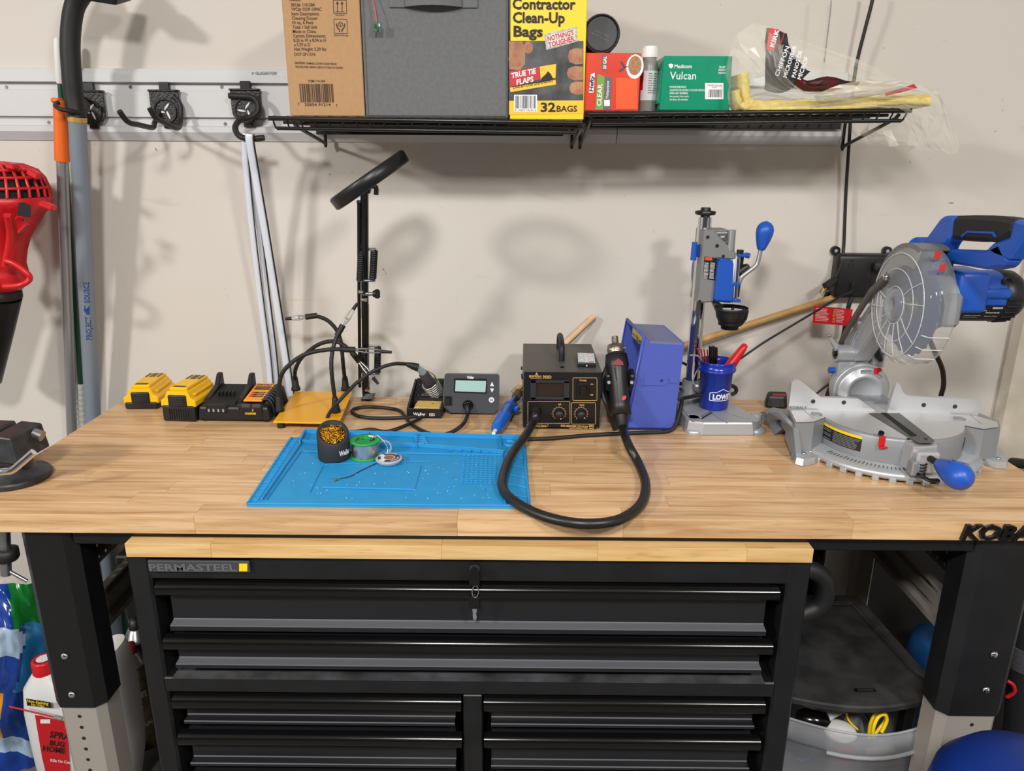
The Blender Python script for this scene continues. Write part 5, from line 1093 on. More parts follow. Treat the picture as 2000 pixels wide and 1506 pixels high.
lp = [A+wv*.05+V((.004,0,-.006)), A+wv*.75+V((.004,0,-.006))]; dn = (D_-A).normalized()*.022
nm_ = MB().hexa([lp[0]+dn+V((.002,0,0)),lp[1]+dn+V((.002,0,0)),lp[1]+dn+V((.004,0,0)),lp[0]+dn+V((.004,0,0)),lp[0],lp[1],lp[1]+V((.002,0,0)),lp[0]+V((.002,0,0))]); o = obj('name_plate', nm_, mat('plate_yellow','#d2b52f',.5), t, True)
xd = (lp[0]-lp[1]).normalized(); T = fr(lp[1]+dn*.86+V((-.0006,0,0)),xd,-dn); mb = MB(); L = (lp[0]-lp[1]).length
mb.text('FA-400',T@M.Translation((L*.42,.0,.0012)),.0095,L*.56,.03); mb.text('HAKKO',T@M.Translation((L*.08,.003,.0012)),.005,L*.28,.03); obj('lettering', mb, 'text_black', o, True)
# ================================================================ sticks
a, b = at(1160,618,1,.688), at(1002,768,1,.60); b.z = max(b.z,BT+.004); t = thing('wood_stick','pale square wooden stick leaning on the wall behind the rework station','stick',tuple(b))
obj('stick_body', MB().tube([b,a],.0085,4,up=(1,1,1)), mat('pale_pine','#d9b48c',.7,var=.12,scale=40), t, True)
a, b = at(1640,577,1,.68), at(1243,705,1,.655); t = thing('bamboo_cane','long tan wooden dowel slanting behind the drill stand to the power box','dowel',tuple(b))
obj('dowel_body', MB().tube([b,b+(a-b)*.1,b+(a-b)*.9,a],[.0088,.0092,.0078,.0074],10), mat('tan_bamboo','#c29a5e',.5,var=.15,scale=30), t, True)
# ================================================================ drill press stand
t = thing('drill_stand','silver and blue bench drill press stand with chrome column and crank','drill stand',(.41,.45,BT))
zb_ = BT+.026; TP = [at(1345,822,2,zb_),at(1375,826,2,zb_),at(1470,826,2,zb_),at(1484,818,2,zb_),at(1430,786,2,zb_),at(1336,778,2,zb_),at(1322,795,2,zb_)]
m0 = sum(TP,V())/len(TP); bot = [V((m0.x+(p.x-m0.x)*1.05,m0.y+(p.y-m0.y)*1.05,BT+.001)) for p in TP]
obj('base_plate', MB().loft([bot,[V((p.x,p.y,zb_-.003)) for p in TP],[m0+(p-m0)*.97 for p in TP]],sm=False), 'cast_alu', t, True)
for px, py in ((1357,852),(1478,851),(1330,800)):
    q = Bz(px,py-6,BT); ob = obj('foot_lug', MB().lathe([(.019,0),(.0195,.006),(.015,.009),(0,.009)],M.Translation(q+V((0,.006,0))),20), 'cast_alu', t, True); obj('lug_hole', MB().lathe([(0,.0093),(.005,.0093)],M.Translation(q+V((0,.004,0))),14), 'grey_metal', ob, True)
for px, py in ((1356,832),(1480,826)): q = at(px,py,2,BT+.01); obj('corner_boss', MB().cyl((q.x,q.y+.012,BT+.006),(q.x,q.y+.012,zb_),.013,.011,16), 'cast_alu', t, True)
for (x0,y0,x1,y1) in ((1330,795,1352,823),(1385,806,1420,826),(1410,806,1465,820),(1352,823,1478,824)): 
    a, b = at(x0,y0,2,zb_), at(x1,y1,2,zb_); obj('plate_groove', MB().tube([a,b],.0012,4), 'grey_metal', t, True)
a, b = at(1367,818,2,zb_), at(1388,806,2,zb_); obj('slot', MB().tube([a,b],.005,6,flat=.15), 'black_matte', t, True); obj('slot_bar', MB().tube([a+V((.001,-.001,.003)),b+V((.001,-.001,.003))],.0026,4), 'steel', t, True)
cx, cy = .3785, .53
obj('column_socket', MB().lathe([(.030,0),(.030,.012),(.022,.020),(.021,.048),(.0165,.050)],M.Translation((cx,cy,zb_-.002)),24), 'grey_plastic', t, True)
for dz in (-.02,.02): obj('socket_bolt', MB().cyl((cx-.020,cy-.010,zb_+.028),(cx-.027,cy-.014,zb_+.028),.005,n=6), 'chrome', t, True) if dz>0 else None
obj('column', MB().cyl((cx,cy,BT+.03),(cx,cy,1.375),.0145,n=28), 'chrome', t, True)
obj('top_knob', MB().lathe([(.009,0),(.010,.006),(.021,.008),(.022,.012),(.021,.015),(.011,.016),(.010,.022),(0,.0225)],M.Translation((cx,cy,1.372)),9,sm=False), 'black_plastic', t, True)
hy = .485; Q = lambda px,py,y=hy: at(px,py,1,y)
def slabpoly(pts, y0, y1, bev=.003):    # outline seen on the front plane y0, real depth to y1
    P0 = [Q(px,py,y0) for px,py in pts]; c = P0[0]
    return MB().prism([(p.x-c.x,p.z-c.z) for p in P0], y1-y0, M(((1,0,0,c.x),(0,0,1,c.y),(0,1,0,c.z),(0,0,0,1))), bev=bev)
obj('housing', slabpoly([(1376,449),(1396,451),(1422,481),(1438,492),(1437,508),(1402,505),(1395,590),(1362,593),(1366,572),(1373,480)],hy,.56), mat('housing_grey','#7b7d7d',.45), t, True)
obj('housing_top', slabpoly([(1376,449),(1424,449),(1424,480),(1400,470)],hy+.012,.55,.002), K['housing_grey'], t, True)
obj('top_label', slabpoly([(1394,452),(1421,452),(1419,470),(1411,470)],hy+.010,hy+.0125,.0003), mat('label_dark_grey','#4d4f50',.5), t, True)
F = Face((0,hy+.010,0),(0,-1,0)); mb = MB(); F.text(mb,'WORKSTATION',1397,456,1420,456,3,.02); F.text(mb,'220',1407,464,1415,464,3.4,.03); obj('lettering', mb, 'text_white', t, True)
obj('quill', MB().cyl(Q(1430,449,hy+.006),Q(1427,489,hy+.006),.0078,n=18), 'silver', t, True)
obj('body', slabpoly([(1404,509),(1410,505),(1437,511),(1434,588),(1431,593),(1396,590),(1397,575)],hy-.016,.54,.005), 'blue', t, True)
for px, py, r in ((1380,462,.0034),(1398,479,.0036),(1410,499,.0030),(1364,587,.0034)): q = F.pt(px,py)+V((0,-.0105,0)); obj('bolt_hole', MB().cyl(q,q+V((0,-.0006,0)),r,n=14), 'black_matte', t, True)
lbp = MB(); F2 = Face((0,hy-.0002,0),(0,-1,0)); F2.poly(lbp,[(1373,544),(1396,548),(1401,504),(1376,501)]); obj('warning_label', lbp, 'black_plastic', t, True)
mb = MB(); F2.poly(mb,[(1377,508),(1391,509),(1391,503),(1377.5,502)],0,.0003); obj('label_orange', mb, mat('label_orange_red','#d4501e',.5), t, True)
mb = MB(); rn = random.Random(3)
for c_ in range(2):
    for i in range(13):
        x0 = 1376+c_*11.5-i*.2; yy = 513+i*2.45; F2.poly(mb,[(x0,yy+.95),(x0+9.5*rn.uniform(.75,1),yy+1.7),(x0+9.5*rn.uniform(.75,1),yy+.9),(x0,yy)],0,.0003)
obj('label_print', mb, 'text_white', t, True)
obj('spring_case', MB().lathe([(0,0),(.040,0),(.044,.004),(.044,.014),(.036,.020),(0,.021)],fr(Q(1376,533,.52),(0,0,1),(0,1,0))@M.Rotation(math.pi,4,'X') if 0 else M.Translation(Q(1376,532,.55))@V((-1,0,0)).to_track_quat('Z','Y').to_matrix().to_4x4(),28), 'blue', t, True)
obj('lock_handle', MB().tube([Q(1357,473,.50),Q(1354,508,.50)],[.0058,.0064],14), 'blue', t, True); obj('lock_stem', MB().box(Q(1367,490,.515),(.016,.012,.026),None,.003), 'blue', t, True)
obj('depth_rod', MB().cyl(Q(1444,495,hy-.004),Q(1437,585,hy-.004),.0034,n=12), 'chrome', t, True); obj('rear_rod', MB().cyl(Q(1450,500,hy+.012),Q(1440,580,hy+.012),.0036,n=10), 'black_satin', t, True)
obj('rod_cap', MB().cyl(Q(1446,488,hy-.004),Q(1445,497,hy-.004),.007,n=14), 'black_plastic', t, True)
obj('stop_clamp', MB().box(Q(1450,498,hy-.004),(.022,.014,.008),None,.002), 'blue', t, True); obj('stop_knob', MB().cyl(Q(1456,498,hy-.004),Q(1464,500,hy-.004),.0055,n=8), 'blue', t, True)
obj('depth_scale', MB().box(Q(1432,530,hy-.014),(.004,.002,.05)), 'paper', t, True)
for py in (555,587): obj('rod_bracket', MB().box(Q(1437,py,hy-.006),(.018,.014,.006),None,.001), 'blue', t, True)
obj('pinion_boss', MB().cyl(Q(1448,530,hy+.012),Q(1462,520,hy+.004),.014,.007,16), 'black_plastic', t, True)
cr = spline([Q(1444,552,hy),Q(1450,540,hy-.004),Q(1474,521,hy-.006),Q(1480,512,hy-.006),Q(1486,487,hy-.006)],6); obj('crank_arm', MB().tube(cr,.0046,12), 'silver', t, True)
k0, k1 = Q(1486,489,hy-.006), Q(1498,432,hy-.006); dk = k1-k0
obj('crank_knob', MB().tube([k0+dk*u for u in (0,.03,.15,.35,.55,.72,.86,.95,1.0)],[.005,.0078,.0105,.0142,.0170,.0176,.0145,.0090,.0015],22), 'blue', t, True)
cc = Q(1429,597,hy-.01); Tc = M.Translation(V((cc.x,cc.y,0)))
zt_, zb2 = Q(1430,598,hy).z, Q(1420,640,hy).z
obj('tool_collar', MB().lathe([(.0335,zt_),(.0345,zt_-.002),(.0345,zt_-.006),(.032,zt_-.008)],Tc,28), 'black_plastic', t, True)
obj('collar_cup', MB().lathe([(.0335,zt_-.001),(.030,zt_-.020),(.024,zb2+.014),(.0185,zb2+.010),(.018,zb2),(.012,zb2)],Tc,28,a0=2.2,a1=5.6), 'black_plastic', t, True)
obj('collar_ring', MB().lathe([(.0245,zb2+.016),(.0245,zb2+.009),(.0185,zb2+.008),(.018,zb2),(.012,zb2+.001)],Tc,28), 'black_plastic', t, True)
for a in (5.75,.35,1.2): obj('collar_strut', MB().tube([V((cc.x+.033*math.cos(a),cc.y+.033*math.sin(a),zt_-.004)),V((cc.x+.031*math.cos(a),cc.y+.031*math.sin(a),zt_-.022)),V((cc.x+.023*math.cos(a),cc.y+.023*math.sin(a),zb2+.012))],.0032,6), 'black_plastic', t, True)
obj('collar_arm', slabpoly([(1396,592),(1412,594),(1412,622),(1404,610)],hy-.012,hy+.03,.003), 'black_plastic', t, True)
# ================================================================ blue bucket of tools on the base plate
q = at(1400,804,2,zb_); R0, R1 = .030, .036; bh = .105; bc = V((q.x,q.y+R0,zb_+.0005)); t = thing('tool_bucket','small royal blue bucket of tools standing on the drill stand base','bucket',tuple(bc))
RB = mat('bucket_blue','#17309f',.25)
rr_ = lambda z: R0+(R1-R0)*z/bh
obj('bucket_body', MB().lathe([(0,.0),(R0-.002,0),(R0,.003),(rr_(bh*.78),bh*.78),(R1+.0035,bh*.80),(R1+.004,bh*.84),(R1+.0005,bh*.85),(R1+.001,bh*.97),(R1+.002,bh),(R1-.001,bh),(R1-.0025,bh*.9),(R0-.002,.006),(0,.006)],None,40), RB, t)
mb = MB(); c_a = -2.0
def wr(pts, R, mb): return mb.add([V((R(z)*math.cos(c_a+x/R0),R(z)*math.sin(c_a+x/R0),z)) for x,z in pts],[list(range(len(pts)))])
rl = lambda z: rr_(z)+.0006
def wline(P, w):
    for (a,b),(c,d) in zip(P,P[1:]):
        n = max(1,int(math.hypot(c-a,d-b)/.004)); l = math.hypot(c-a,d-b); nx, ny = -(d-b)/l*w/2, (c-a)/l*w/2
        for i in range(n):
            u, v_ = i/n, (i+1)/n; p = (a+(c-a)*u,b+(d-b)*u); r = (a+(c-a)*v_,b+(d-b)*v_); wr([(p[0]+nx,p[1]+ny),(r[0]+nx,r[1]+ny),(r[0]-nx,r[1]-ny),(p[0]-nx,p[1]-ny)],rl,mb)
wline([(-.004,.024),(-.004,.041),(.001,.041),(.001,.0425),(.008,.0425),(.021,.050),(.034,.0425),(.046,.0425),(.046,.041),(.050,.041),(.050,.024),(-.004,.024)],.0013)
vs, fs = tgeo("LOWE'S",.05,0,1); x0 = min(v.x for v in vs); x1 = max(v.x for v in vs)
mb.add([V((rl(.03)*math.cos(c_a+(.002+(v.x-x0)/(x1-x0)*.044)/R0),rl(.03)*math.sin(c_a+(.002+(v.x-x0)/(x1-x0)*.044)/R0),.027+v.y*.0105/.69)) for v in vs],fs); obj('lettering', mb, 'text_white', t)
obj('bail_handle', MB().tube(spline([V((-R1-.003,.004,bh*.80)),V((-R1-.010,-.004,bh*.70)),V((-R1-.015,-.010,bh*.56)),V((-R1-.009,-.014,bh*.50))],6),.0012,6), 'mid_grey', t)
obj('bail_grip', MB().ball((-R1-.007,-.014,bh*.49),(.004,.003,.003),10), 'white', t)
tb = lambda px,py,dy=0: at(px,py,1,bc.y+dy)
t2 = thing('putty_knife','red handled tool leaning out of the blue bucket','hand tool',tuple(bc+V((.008,0,.008))))
a, b = tb(1409,738,.002), tb(1457,672,-.002); d2 = b-a; inb = bc+V((.002,-.004,.014))
obj('handle', MB().tube([a+d2*u for u in (-.1,.1,.35,.6,.85,.97,1.0)],[.0150,.0155,.0145,.0120,.0100,.0080,.002],16,flat=.8), 'red_plastic', t2, True); obj('blade', MB().tube([a,inb],[.004,.006],6,flat=.3), 'steel', t2, True)
for k in range(4):
    t2 = thing('red_pick',['red strip at the left rim of the blue bucket, leaning farthest left','second red strip from the left in the blue bucket','third red strip from the left in the blue bucket','red strip nearest the black pens in the blue bucket'][k],'hand tool',tuple(bc+V((-.012+.004*k,0,.01))),0,'red strips in the blue bucket')
    a, b = bc+V((-.014+.004*k,.002,.02)), tb(1363+k*6,681+k*.6,.006); obj('shaft', MB().tube([a,b],.0026 if k else .004,8,flat=.6), mat('brick_red','#a02a26',.4) if 'brick_red' not in K else K['brick_red'], t2, True)
for k,(px,py) in enumerate(((1388,676),(1393,678),(1398,680))):
    t2 = thing('marker_pen',['black pen with a pale end, leftmost of the three in the blue bucket','black pen in the middle of three in the blue bucket','black pen rightmost of three in the blue bucket'][k],'pen',tuple(bc+V((-.004+.004*k,0,.012))),0,'black pens in the blue bucket')
    a, b = bc+V((-.006+.005*k,-.006+.004*k,.014)), tb(px,py,-.004+.006*k); obj('barrel', MB().tube([a,b],.0044,12), 'black_gloss', t2, True); obj('pen_end', MB().tube([b-(b-a)*.03,b+(b-a)*.02],[.0039,.0032],12), 'steel' if k==0 else 'black_gloss', t2, True)
for k,(x,px,py) in enumerate(((.004,1397,700),(.007,1402,703))):
    t2 = thing('steel_rod',['left thin bright rod beside the black pens in the bucket','right thin bright rod beside the black pens in the bucket'][k],'rod',tuple(bc+V((x,0,.012))),0,'bright rods in the bucket'); obj('rod_body', MB().tube([bc+V((x+.006,.002,.012)),tb(px-2,py-2,0)],.0015,8), 'chrome', t2, True)
# hook standing on the bucket rim: grey cranked wire
t2 = thing('hex_key','grey L-shaped hex key hooked over the left bucket rim','hex key',tuple(bc+V((-.02,0,.02))))
obj('key_body', MB().tube(spline([tb(1347,694,0),tb(1358,694,0),tb(1366,698,0),tb(1372,712,0),bc+V((-.012,-.002,.03))],5),.0022,8), 'grey_metal', t2, True)
# cords behind the extractor and round the drill column
t2 = thing('thick_cord','thick black power cord crossing the drill stand base to the bench back','cord',tuple(Bz(1318,840,BT)))
obj('cord_body', MB().tube(spline([Bz(1030,858,BT+.0045),Bz(1080,856,BT+.0045),Bz(1150,850,BT+.0045),Bz(1250,845,BT+.0045),Bz(1300,843,BT+.0045),at(1320,830,1,.392),at(1331,790,1,.42),at(1333,779,1,.44),at(1350,775,1,.46),at(1372,770,1,.47)],6),.0042,8), 'black_rubber', t2, True)
t2 = thing('appliance_cord','black cord looping from the extractor behind the chrome column','cord',tuple(at(1330,715,1,.55)))
obj('cord_body', MB().tube(spline([at(1322,705,1,.56),at(1340,712,1,.56),at(1352,725,1,.57),at(1354,745,1,.575),at(1345,760,1,.57),at(1325,772,1,.56)],6),.003,8), 'black_rubber', t2, True)
t2 = thing('bundled_cord','black cord strapped level behind the column and bucket','cord',tuple(at(1330,749,1,.575)))
obj('cord_body', MB().tube(spline([at(1322,749,1,.57),at(1345,750,1,.575),at(1370,751,1,.58),at(1420,752,1,.58),at(1436,757,1,.58),at(1437,766,1,.58),at(1428,771,1,.58)],6),.0045,8), 'black_rubber', t2, True)
# ================================================================ miter saw
SX, SYY = .705, .30; SR = -.085
t = saw = thing('miter_saw','silver and blue miter saw with clear blade guard at the bench right end','miter saw',(SX,SYY,BT),SR)
GB = mat('saw_grey','#8d9196',.42,.35,bump=.05,scale=300); SV = mat('saw_silver','#b3b6ba',.38,.45,bump=.05,scale=300)
zT = 1.021; c = V((SX,SYY,0))
obj('turntable', MB().lathe([(.130,.972),(.130,1.016),(.127,zT),(0,zT)],M.Translation(c),56), GB, t, True)
top = MB().lathe([(0,zT+.0003),(.1265,zT+.0003)],M.Translation(c),56); obj('table_top', top, 'alu_bright', t, True)
# angle scale ring with moulded teeth
sr = MB().lathe([(.128,.972),(.160,.968),(.164,.963),(.164,.956),(.150,.956)],M.Translation(c),40,a0=math.radians(188),a1=math.radians(352)); obj('scale_ring', sr, SV, t, True)
for k in range(15):
    a = math.radians(202+k*9.6); q = c+V((.1615*math.cos(a),.1615*math.sin(a),.9545)); obj('detent_tooth', MB().box(q,(.011,.012,.010),None,.0015,rot=(0,0,a)), SV, t, True)
mb = MB()
for k in range(41):
    a = math.radians(205+k*2.6); r0 = .141 if k%5 else .137; mb.box(c+V(((r0+.152)/2*math.cos(a),(r0+.152)/2*math.sin(a),.9712)),(.152-r0,.0008,.0006),rot=(0,0,a))
obj('scale_marks', mb, 'text_black', t, True)
def band(a0, a1, z0, z1, R=.1304): return MB().lathe([(R,z0),(R,z1)],M.Translation(c),12,a0=math.radians(a0),a1=math.radians(a1))
for a0, a1 in ((186,226),(321,341)):
    o = obj('warning_label', band(a0,a1,.984,1.008), 'black_plastic', t, True); obj('label_yellow', band(a0,a1,1.008,1.013), 'bright_yellow', o, True)
    mb = MB(); rn = random.Random(a0)
    for i in range(7):
        s = a0+(a1-a0)*.36
        mb.lathe([(.1307,.986+i*.003),(.1307,.9875+i*.003)],M.Translation(c),8,a0=math.radians(s),a1=math.radians(s+(a1-a0)*rn.uniform(.5,.62)))
        if i%3!=1: mb.lathe([(.1307,.986+i*.003),(.1307,.9875+i*.003)],M.Translation(c),4,a0=math.radians(a0+2),a1=math.radians(a0+(a1-a0)*.3))
    obj('label_print', mb, 'text_grey', o, True)
Zp = lambda pts, z: [at(px,py,2,z) for px,py in pts]
def tapered(pts, zt, zb, k=1.0, shift=(0,0), bev=.002):
    A = Zp(pts,zt); m = sum(A,V())/len(A); B = [V((m.x+(p.x-m.x)*k+shift[0],m.y+(p.y-m.y)*k+shift[1],zb)) for p in A]
    b = MB().loft([B,A],sm=False); return b
obj('pedestal', tapered([(1541,801),(1553,827),(1590,826),(1617,815),(1616,797),(1560,792)],zT-.001,BT+.012,1.06), GB, t, True)
obj('pedestal_top', MB().add(Zp([(1544,801),(1555,825),(1589,824),(1614,814),(1613,801)],zT+.0004),[[0,1,2,3,4]]), 'alu_bright', t, True)
obj('pedestal_foot', tapered([(1548,868),(1556,893),(1570,897),(1592,893),(1624,866),(1610,845),(1570,845)],BT+.013,BT+.001,1.07), SV, t, True)
obj('pedestal', tapered([(1845,806),(1850,817),(1880,833),(1922,841),(1954,837),(1951,822),(1910,806)],zT-.001,BT+.012,1.04), GB, t, True)
obj('pedestal_top', MB().add(Zp([(1852,809),(1856,817),(1882,831),(1921,838),(1950,834),(1948,824),(1905,812)],zT+.0004),[list(range(7))]), 'alu_bright', t, True)
obj('pedestal_foot', tapered([(1878,868),(1880,880),(1945,902),(1966,903),(1969,892),(1955,876),(1900,862)],BT+.013,BT+.001,1.05), SV, t, True)
for px, py, z in ((1570,885,BT+.0135),(1583,881,BT+.0135),(1950,895,BT+.0135),(1928,888,BT+.0135)): q = at(px,py,2,z); obj('foot_screw', MB().lathe([(0,.002),(.0035,.0015),(.004,0)],M.Translation(q),12), 'steel', t, True)
for px, py in ((1595,809),(1874,818)): q = at(px,py,2,zT+.0006); obj('clamp_socket', MB().lathe([(.0105,0),(.0105,.0012),(.0085,.0014),(0,.0002)],M.Translation(q),20), GB, t, True)
for (a,b) in (((1569,801),(1590,817)),((1895,810),(1917,828))): obj('top_groove', MB().tube(Zp([a,b],zT+.0004),.0008,4), 'grey_metal', t, True)
# arched left skirt and rear pad
ap = [V((.508,.285,zT-.006)),V((.513,.255,zT-.01)),V((.512,.245,BT+.002)),V((.522,.245,BT+.002)),V((.525,.285,BT+.03)),V((.530,.33,BT+.045)),V((.535,.39,BT+.030)),V((.530,.43,BT+.002)),V((.520,.44,BT+.002)),V((.515,.40,zT-.03)),V((.512,.34,zT-.008))]
obj('side_skirt', MB().loft([[p+V((-.006,0,0)) for p in ap],[p+V((.004,0,0)) for p in ap]],sm=False), GB, t, True)
obj('rear_pad', MB().loft([[at(*p,2,BT+.001) for p in ((1481,806),(1512,849),(1540,845),(1545,805),(1510,795))],[at(*p,2,BT+.022) for p in ((1493,803),(1528,838),(1545,833),(1548,803),(1512,796))]],sm=False), GB, t, True)
obj('base_frame', MB().box((SX+.005,SYY+.035,.984),(.37,.05,.03),None,.004,rot=(0,0,SR)), GB, t, True)
# fences
def fence(pts, yL, yR, xl, xr, nm='fence'):
    f0, f1 = V((xl,yL,0)), V((xr,yR,0)); N = V(((f1-f0).y,-(f1-f0).x,0)).normalized()
    if N.y>0: N = -N
    A = [onp(px,py,f0,N) for px,py in pts]; B = [p-N*.010 for p in A]
    return obj(nm, MB().loft([B,A],sm=False), 'alu_bright', t, True), f0, N
f1_ = fence([(1540,801),(1546,748),(1550,743),(1561,742),(1566,745),(1603,776),(1675,779),(1680,781),(1713,805)],.338,.326,.525,.70)
f2_ = fence([(1733,805),(1749,753),(1752,749),(1756,749),(1759,753),(1762,764),(1770,772),(1780,774),(1917,781),(1910,813)],.324,.310,.715,.89)
for f, pts in ((f1_,((1588,784),(1648,786))),(f2_,((1804,791),(1865,794)))):
    for px, py in pts: q = onp(px,py,f[1],f[2])+f[2]*.0004; obj('fence_hole', MB().cyl(q,q+f[2]*.0004,.0042,n=16), 'dark_grey', t, True)
Ff = Face(f1_[1],f1_[2]); mb = MB(); Ff.text(mb,'KOBALT',1542,798.5,1576,799,5,.03); obj('lettering', mb, 'text_grey', t, True)
# kerf plate, arm, pointer, knob
obj('kerf_plate', MB().loft([Zp([(1697,807),(1757,807),(1825,860),(1820,866),(1795,866),(1762,846)],zT+.0002),Zp([(1697,807),(1757,807),(1825,860),(1820,866),(1795,866),(1762,846)],zT+.0014)],sm=False), mat('kerf_grey','#4b4c4d',.4), t, True)
obj('kerf_slot', MB().add(Zp([(1720,806),(1731,806),(1792,851),(1779,852)],zT+.0018),[[3,2,1,0]]), 'black_matte', t, True)
for px, py in ((1775,857),(1808,857)): q = at(px,py,2,zT+.0016); obj('plate_screw', MB().lathe([(0,.0008),(.003,.0005),(.0034,0)],M.Translation(q),12), 'black_gloss', t, True)
a0, a1 = at(1742,845,2,zT-.002), at(1838,868,2,zT-.002); e0, e1 = at(1785,874,2,zT-.004), at(1832,872,2,zT-.004)
obj('table_arm', MB().hexa([V((a0.x-.006,a0.y+.03,.966)),V((e0.x-.002,e0.y+.004,.972)),V((e1.x+.002,e1.y+.004,.972)),V((a1.x+.012,a1.y+.05,.966)),V((a0.x-.002,a0.y+.03,zT-.0015)),V((e0.x,e0.y,zT-.003)),V((e1.x,e1.y,zT-.003)),V((a1.x+.008,a1.y+.05,zT-.0015))],.002), SV, t, True)
obj('arm_end', MB().box(V(((e0.x+e1.x)/2,e0.y-.004,.992)),((e1.x-e0.x)*.9,.020,.040),None,.004), SV, t, True)
q = at(1726,868,1,.185); obj('angle_pointer', MB().box(q+V((-.004,0,.006)),(.011,.004,.018),None,.001).box(q+V((-.001,-.002,-.005)),(.014,.006,.004),None,.001), 'red_plastic', t, True); obj('pointer_screw', MB().cyl(at(1720,850,1,.188)+V((0,0,.002)),at(1720,850,1,.188)+V((0,-.002,.006)),.005,n=12), 'black_gloss', t, True)
k0, k1 = at(1808,890,1,.145), at(1891,942,1,.035); dk = k1-k0
obj('knob_shaft', MB().tube([k0-dk*.05,k0+dk*.35],.0058,12), 'black_satin', t, True)
obj('miter_knob', MB().tube([k0+dk*u for u in (.29,.32,.42,.56,.70,.82,.91,.97,1.0)],[.006,.0095,.0135,.0185,.0220,.0225,.0190,.0120,.002],24), 'blue', t, True)
mb = MB(); o_ = k0+dk*.68; 
for s in (-1,0,1): obj('knob_groove', MB().tube([o_+V((s*.007-.004,.004,.0215-abs(s)*.002)),o_+V((s*.007+.001,-.005,.0205-abs(s)*.002))],.0008,5), mat('groove_blue','#10377c',.5) if 'groove_blue' not in K else K['groove_blue'], t, True)
q = at(1796,918,1,.135); obj('lever_bracket', MB().box(q+V((-.012,.002,.004)),(.010,.020,.026),None,.002), GB, t, True)
spring(q+V((.004,0,-.012)),q+V((.004,0,.016)),.006,5,.0014,par=t)
obj('detent_lever', MB().tube(spline([q+V((-.002,.004,-.012)),at(1803,932,1,.11),at(1815,938,1,.10),at(1833,938,1,.10)],5),.0055,8,flat=.5), 'black_plastic', t, True)
# bevel turret behind the table
tc = V((.708,.425,1.030)); Tt = M.Translation(tc)@V((0,-1,0)).to_track_quat('Z','Y').to_matrix().to_4x4()
obj('turret', MB().lathe([(.050,-.05),(.054,-.02),(.054,.0),(.0505,.004),(.040,.0045),(.038,.008),(.031,.008),(.029,.004),(0,.004)],Tt,48), SV, t, True)
obj('turret_ring', MB().lathe([(.057,-.03),(.0585,-.022),(.0585,-.008),(.056,-.006),(.054,-.006)],Tt,40), SV, t, True)
up_a = lambda d_: math.radians(d_)
def tpt(r, deg, f=.0054): a = math.radians(deg); return tc+V((r*math.cos(a),-f,r*math.sin(a)))
mb = MB(); n = 10; vs = [tpt(.0415,45+60*i/n) for i in range(n+1)]+[tpt(.0495,45+60*i/n) for i in range(n,-1,-1)]; mb.add(vs,[list(range(len(vs)))]); ob = obj('bevel_scale', mb, 'mid_grey', t, True)
mb = MB()
for k in range(15): a = 47+k*4; mb.tube([tpt(.0445 if k%3 else .043,a,.0058),tpt(.049,a,.0058)],.0003,4)
obj('scale_marks', mb, 'text_black', ob, True)
obj('rear_block', MB().box((.712,.40,1.010),(.085,.06,.030),None,.005,rot=(0,0,SR)), GB, t, True)
q = at(1712,725,1,.42); obj('red_pointer', MB().box(q,(.011,.006,.013),None,.002), 'red_plastic', t, True); obj('pointer_bolt', MB().cyl(q+V((.004,-.002,.004)),q+V((.004,-.006,.004)),.004,n=10), 'dark_red', t, True)
q = at(1619,723,1,.46); obj('bevel_lock', MB().cyl(q,q+V((.02,0,0)),.0065,n=14), 'blue', t, True)
q = at(1640,727,1,.455); obj('tilt_bracket', MB().box(q+V((.010,0,0)),(.040,.03,.050),None,.004), SV, t, True)
# pivot, fork, spring
pv = at(1637,690,1,.46); obj('pivot_boss', MB().cyl(pv+V((-.006,0,0)),pv+V((.030,0,0)),.0185,.0185,24), SV, t, True); obj('pivot_nut', MB().cyl(pv+V((-.0068,0,0)),pv+V((-.005,0,0)),.012,n=18).cyl(pv+V((-.010,0,0)),pv+V((-.005,0,0)),.006,n=6), 'black_satin', t, True)
obj('pivot_horn', MB().tube([pv+V((-.002,0,.010)),at(1622,660,1,.46)],[.009,.004],8), SV, t, True); obj('horn_screw', MB().ball(at(1620,656,1,.459),.0035,10), 'steel', t, True)
spring(pv+V((.032,0,0)),pv+V((.078,0,0)),.0135,9,.0026,'return_spring','dark_grey',t); obj('spring_core', MB().cyl(pv+V((.03,0,0)),pv+V((.08,0,0)),.010,n=14), 'black_matte', t, True)
fk = at(1714,700,1,.455); obj('fork', MB().hexa([fk+V((-.014,-.012,-.018)),fk+V((.012,-.012,-.018)),fk+V((.012,.012,-.018)),fk+V((-.014,.012,-.018)),fk+V((-.022,-.010,.045)),fk+V((.010,-.010,.045)),fk+V((.010,.010,.045)),fk+V((-.022,.010,.045))],.004), SV, t, True)
obj('fork_slot', MB().box(fk+V((-.001,-.0125,.0)),(.013,.002,.028),None,.001), 'grey_metal', t, True)
q = at(1705,662,1,.43); obj('stop_knob', MB().tube([q,q+V((0,-.002,-.008)),fk+V((0,-.014,.0))],[.010,.010,.005],14), 'black_plastic', t, True); obj('stop_knob', MB().cyl(q+V((.004,0,0)),q+V((.018,0,.002)),.0095,n=16), 'black_plastic', t, True)
X_ = lambda px,py,x: at(px,py,0,x)
def xprism(pts, x, th, bev=.002):
    A = [X_(px,py,x) for px,py in pts]; c0 = A[0]; return MB().prism([(p.y-c0.y,p.z-c0.z) for p in A], th, M(((0,0,1,c0.x),(1,0,0,c0.y),(0,1,0,c0.z),(0,0,0,1))), bev=bev)
obj('swing_arm', xprism([(1652,706),(1646,672),(1652,655),(1680,618),(1712,570),(1722,560),(1720,600),(1716,640),(1695,664),(1668,706)],.688,.036,.004), SV, t, True)
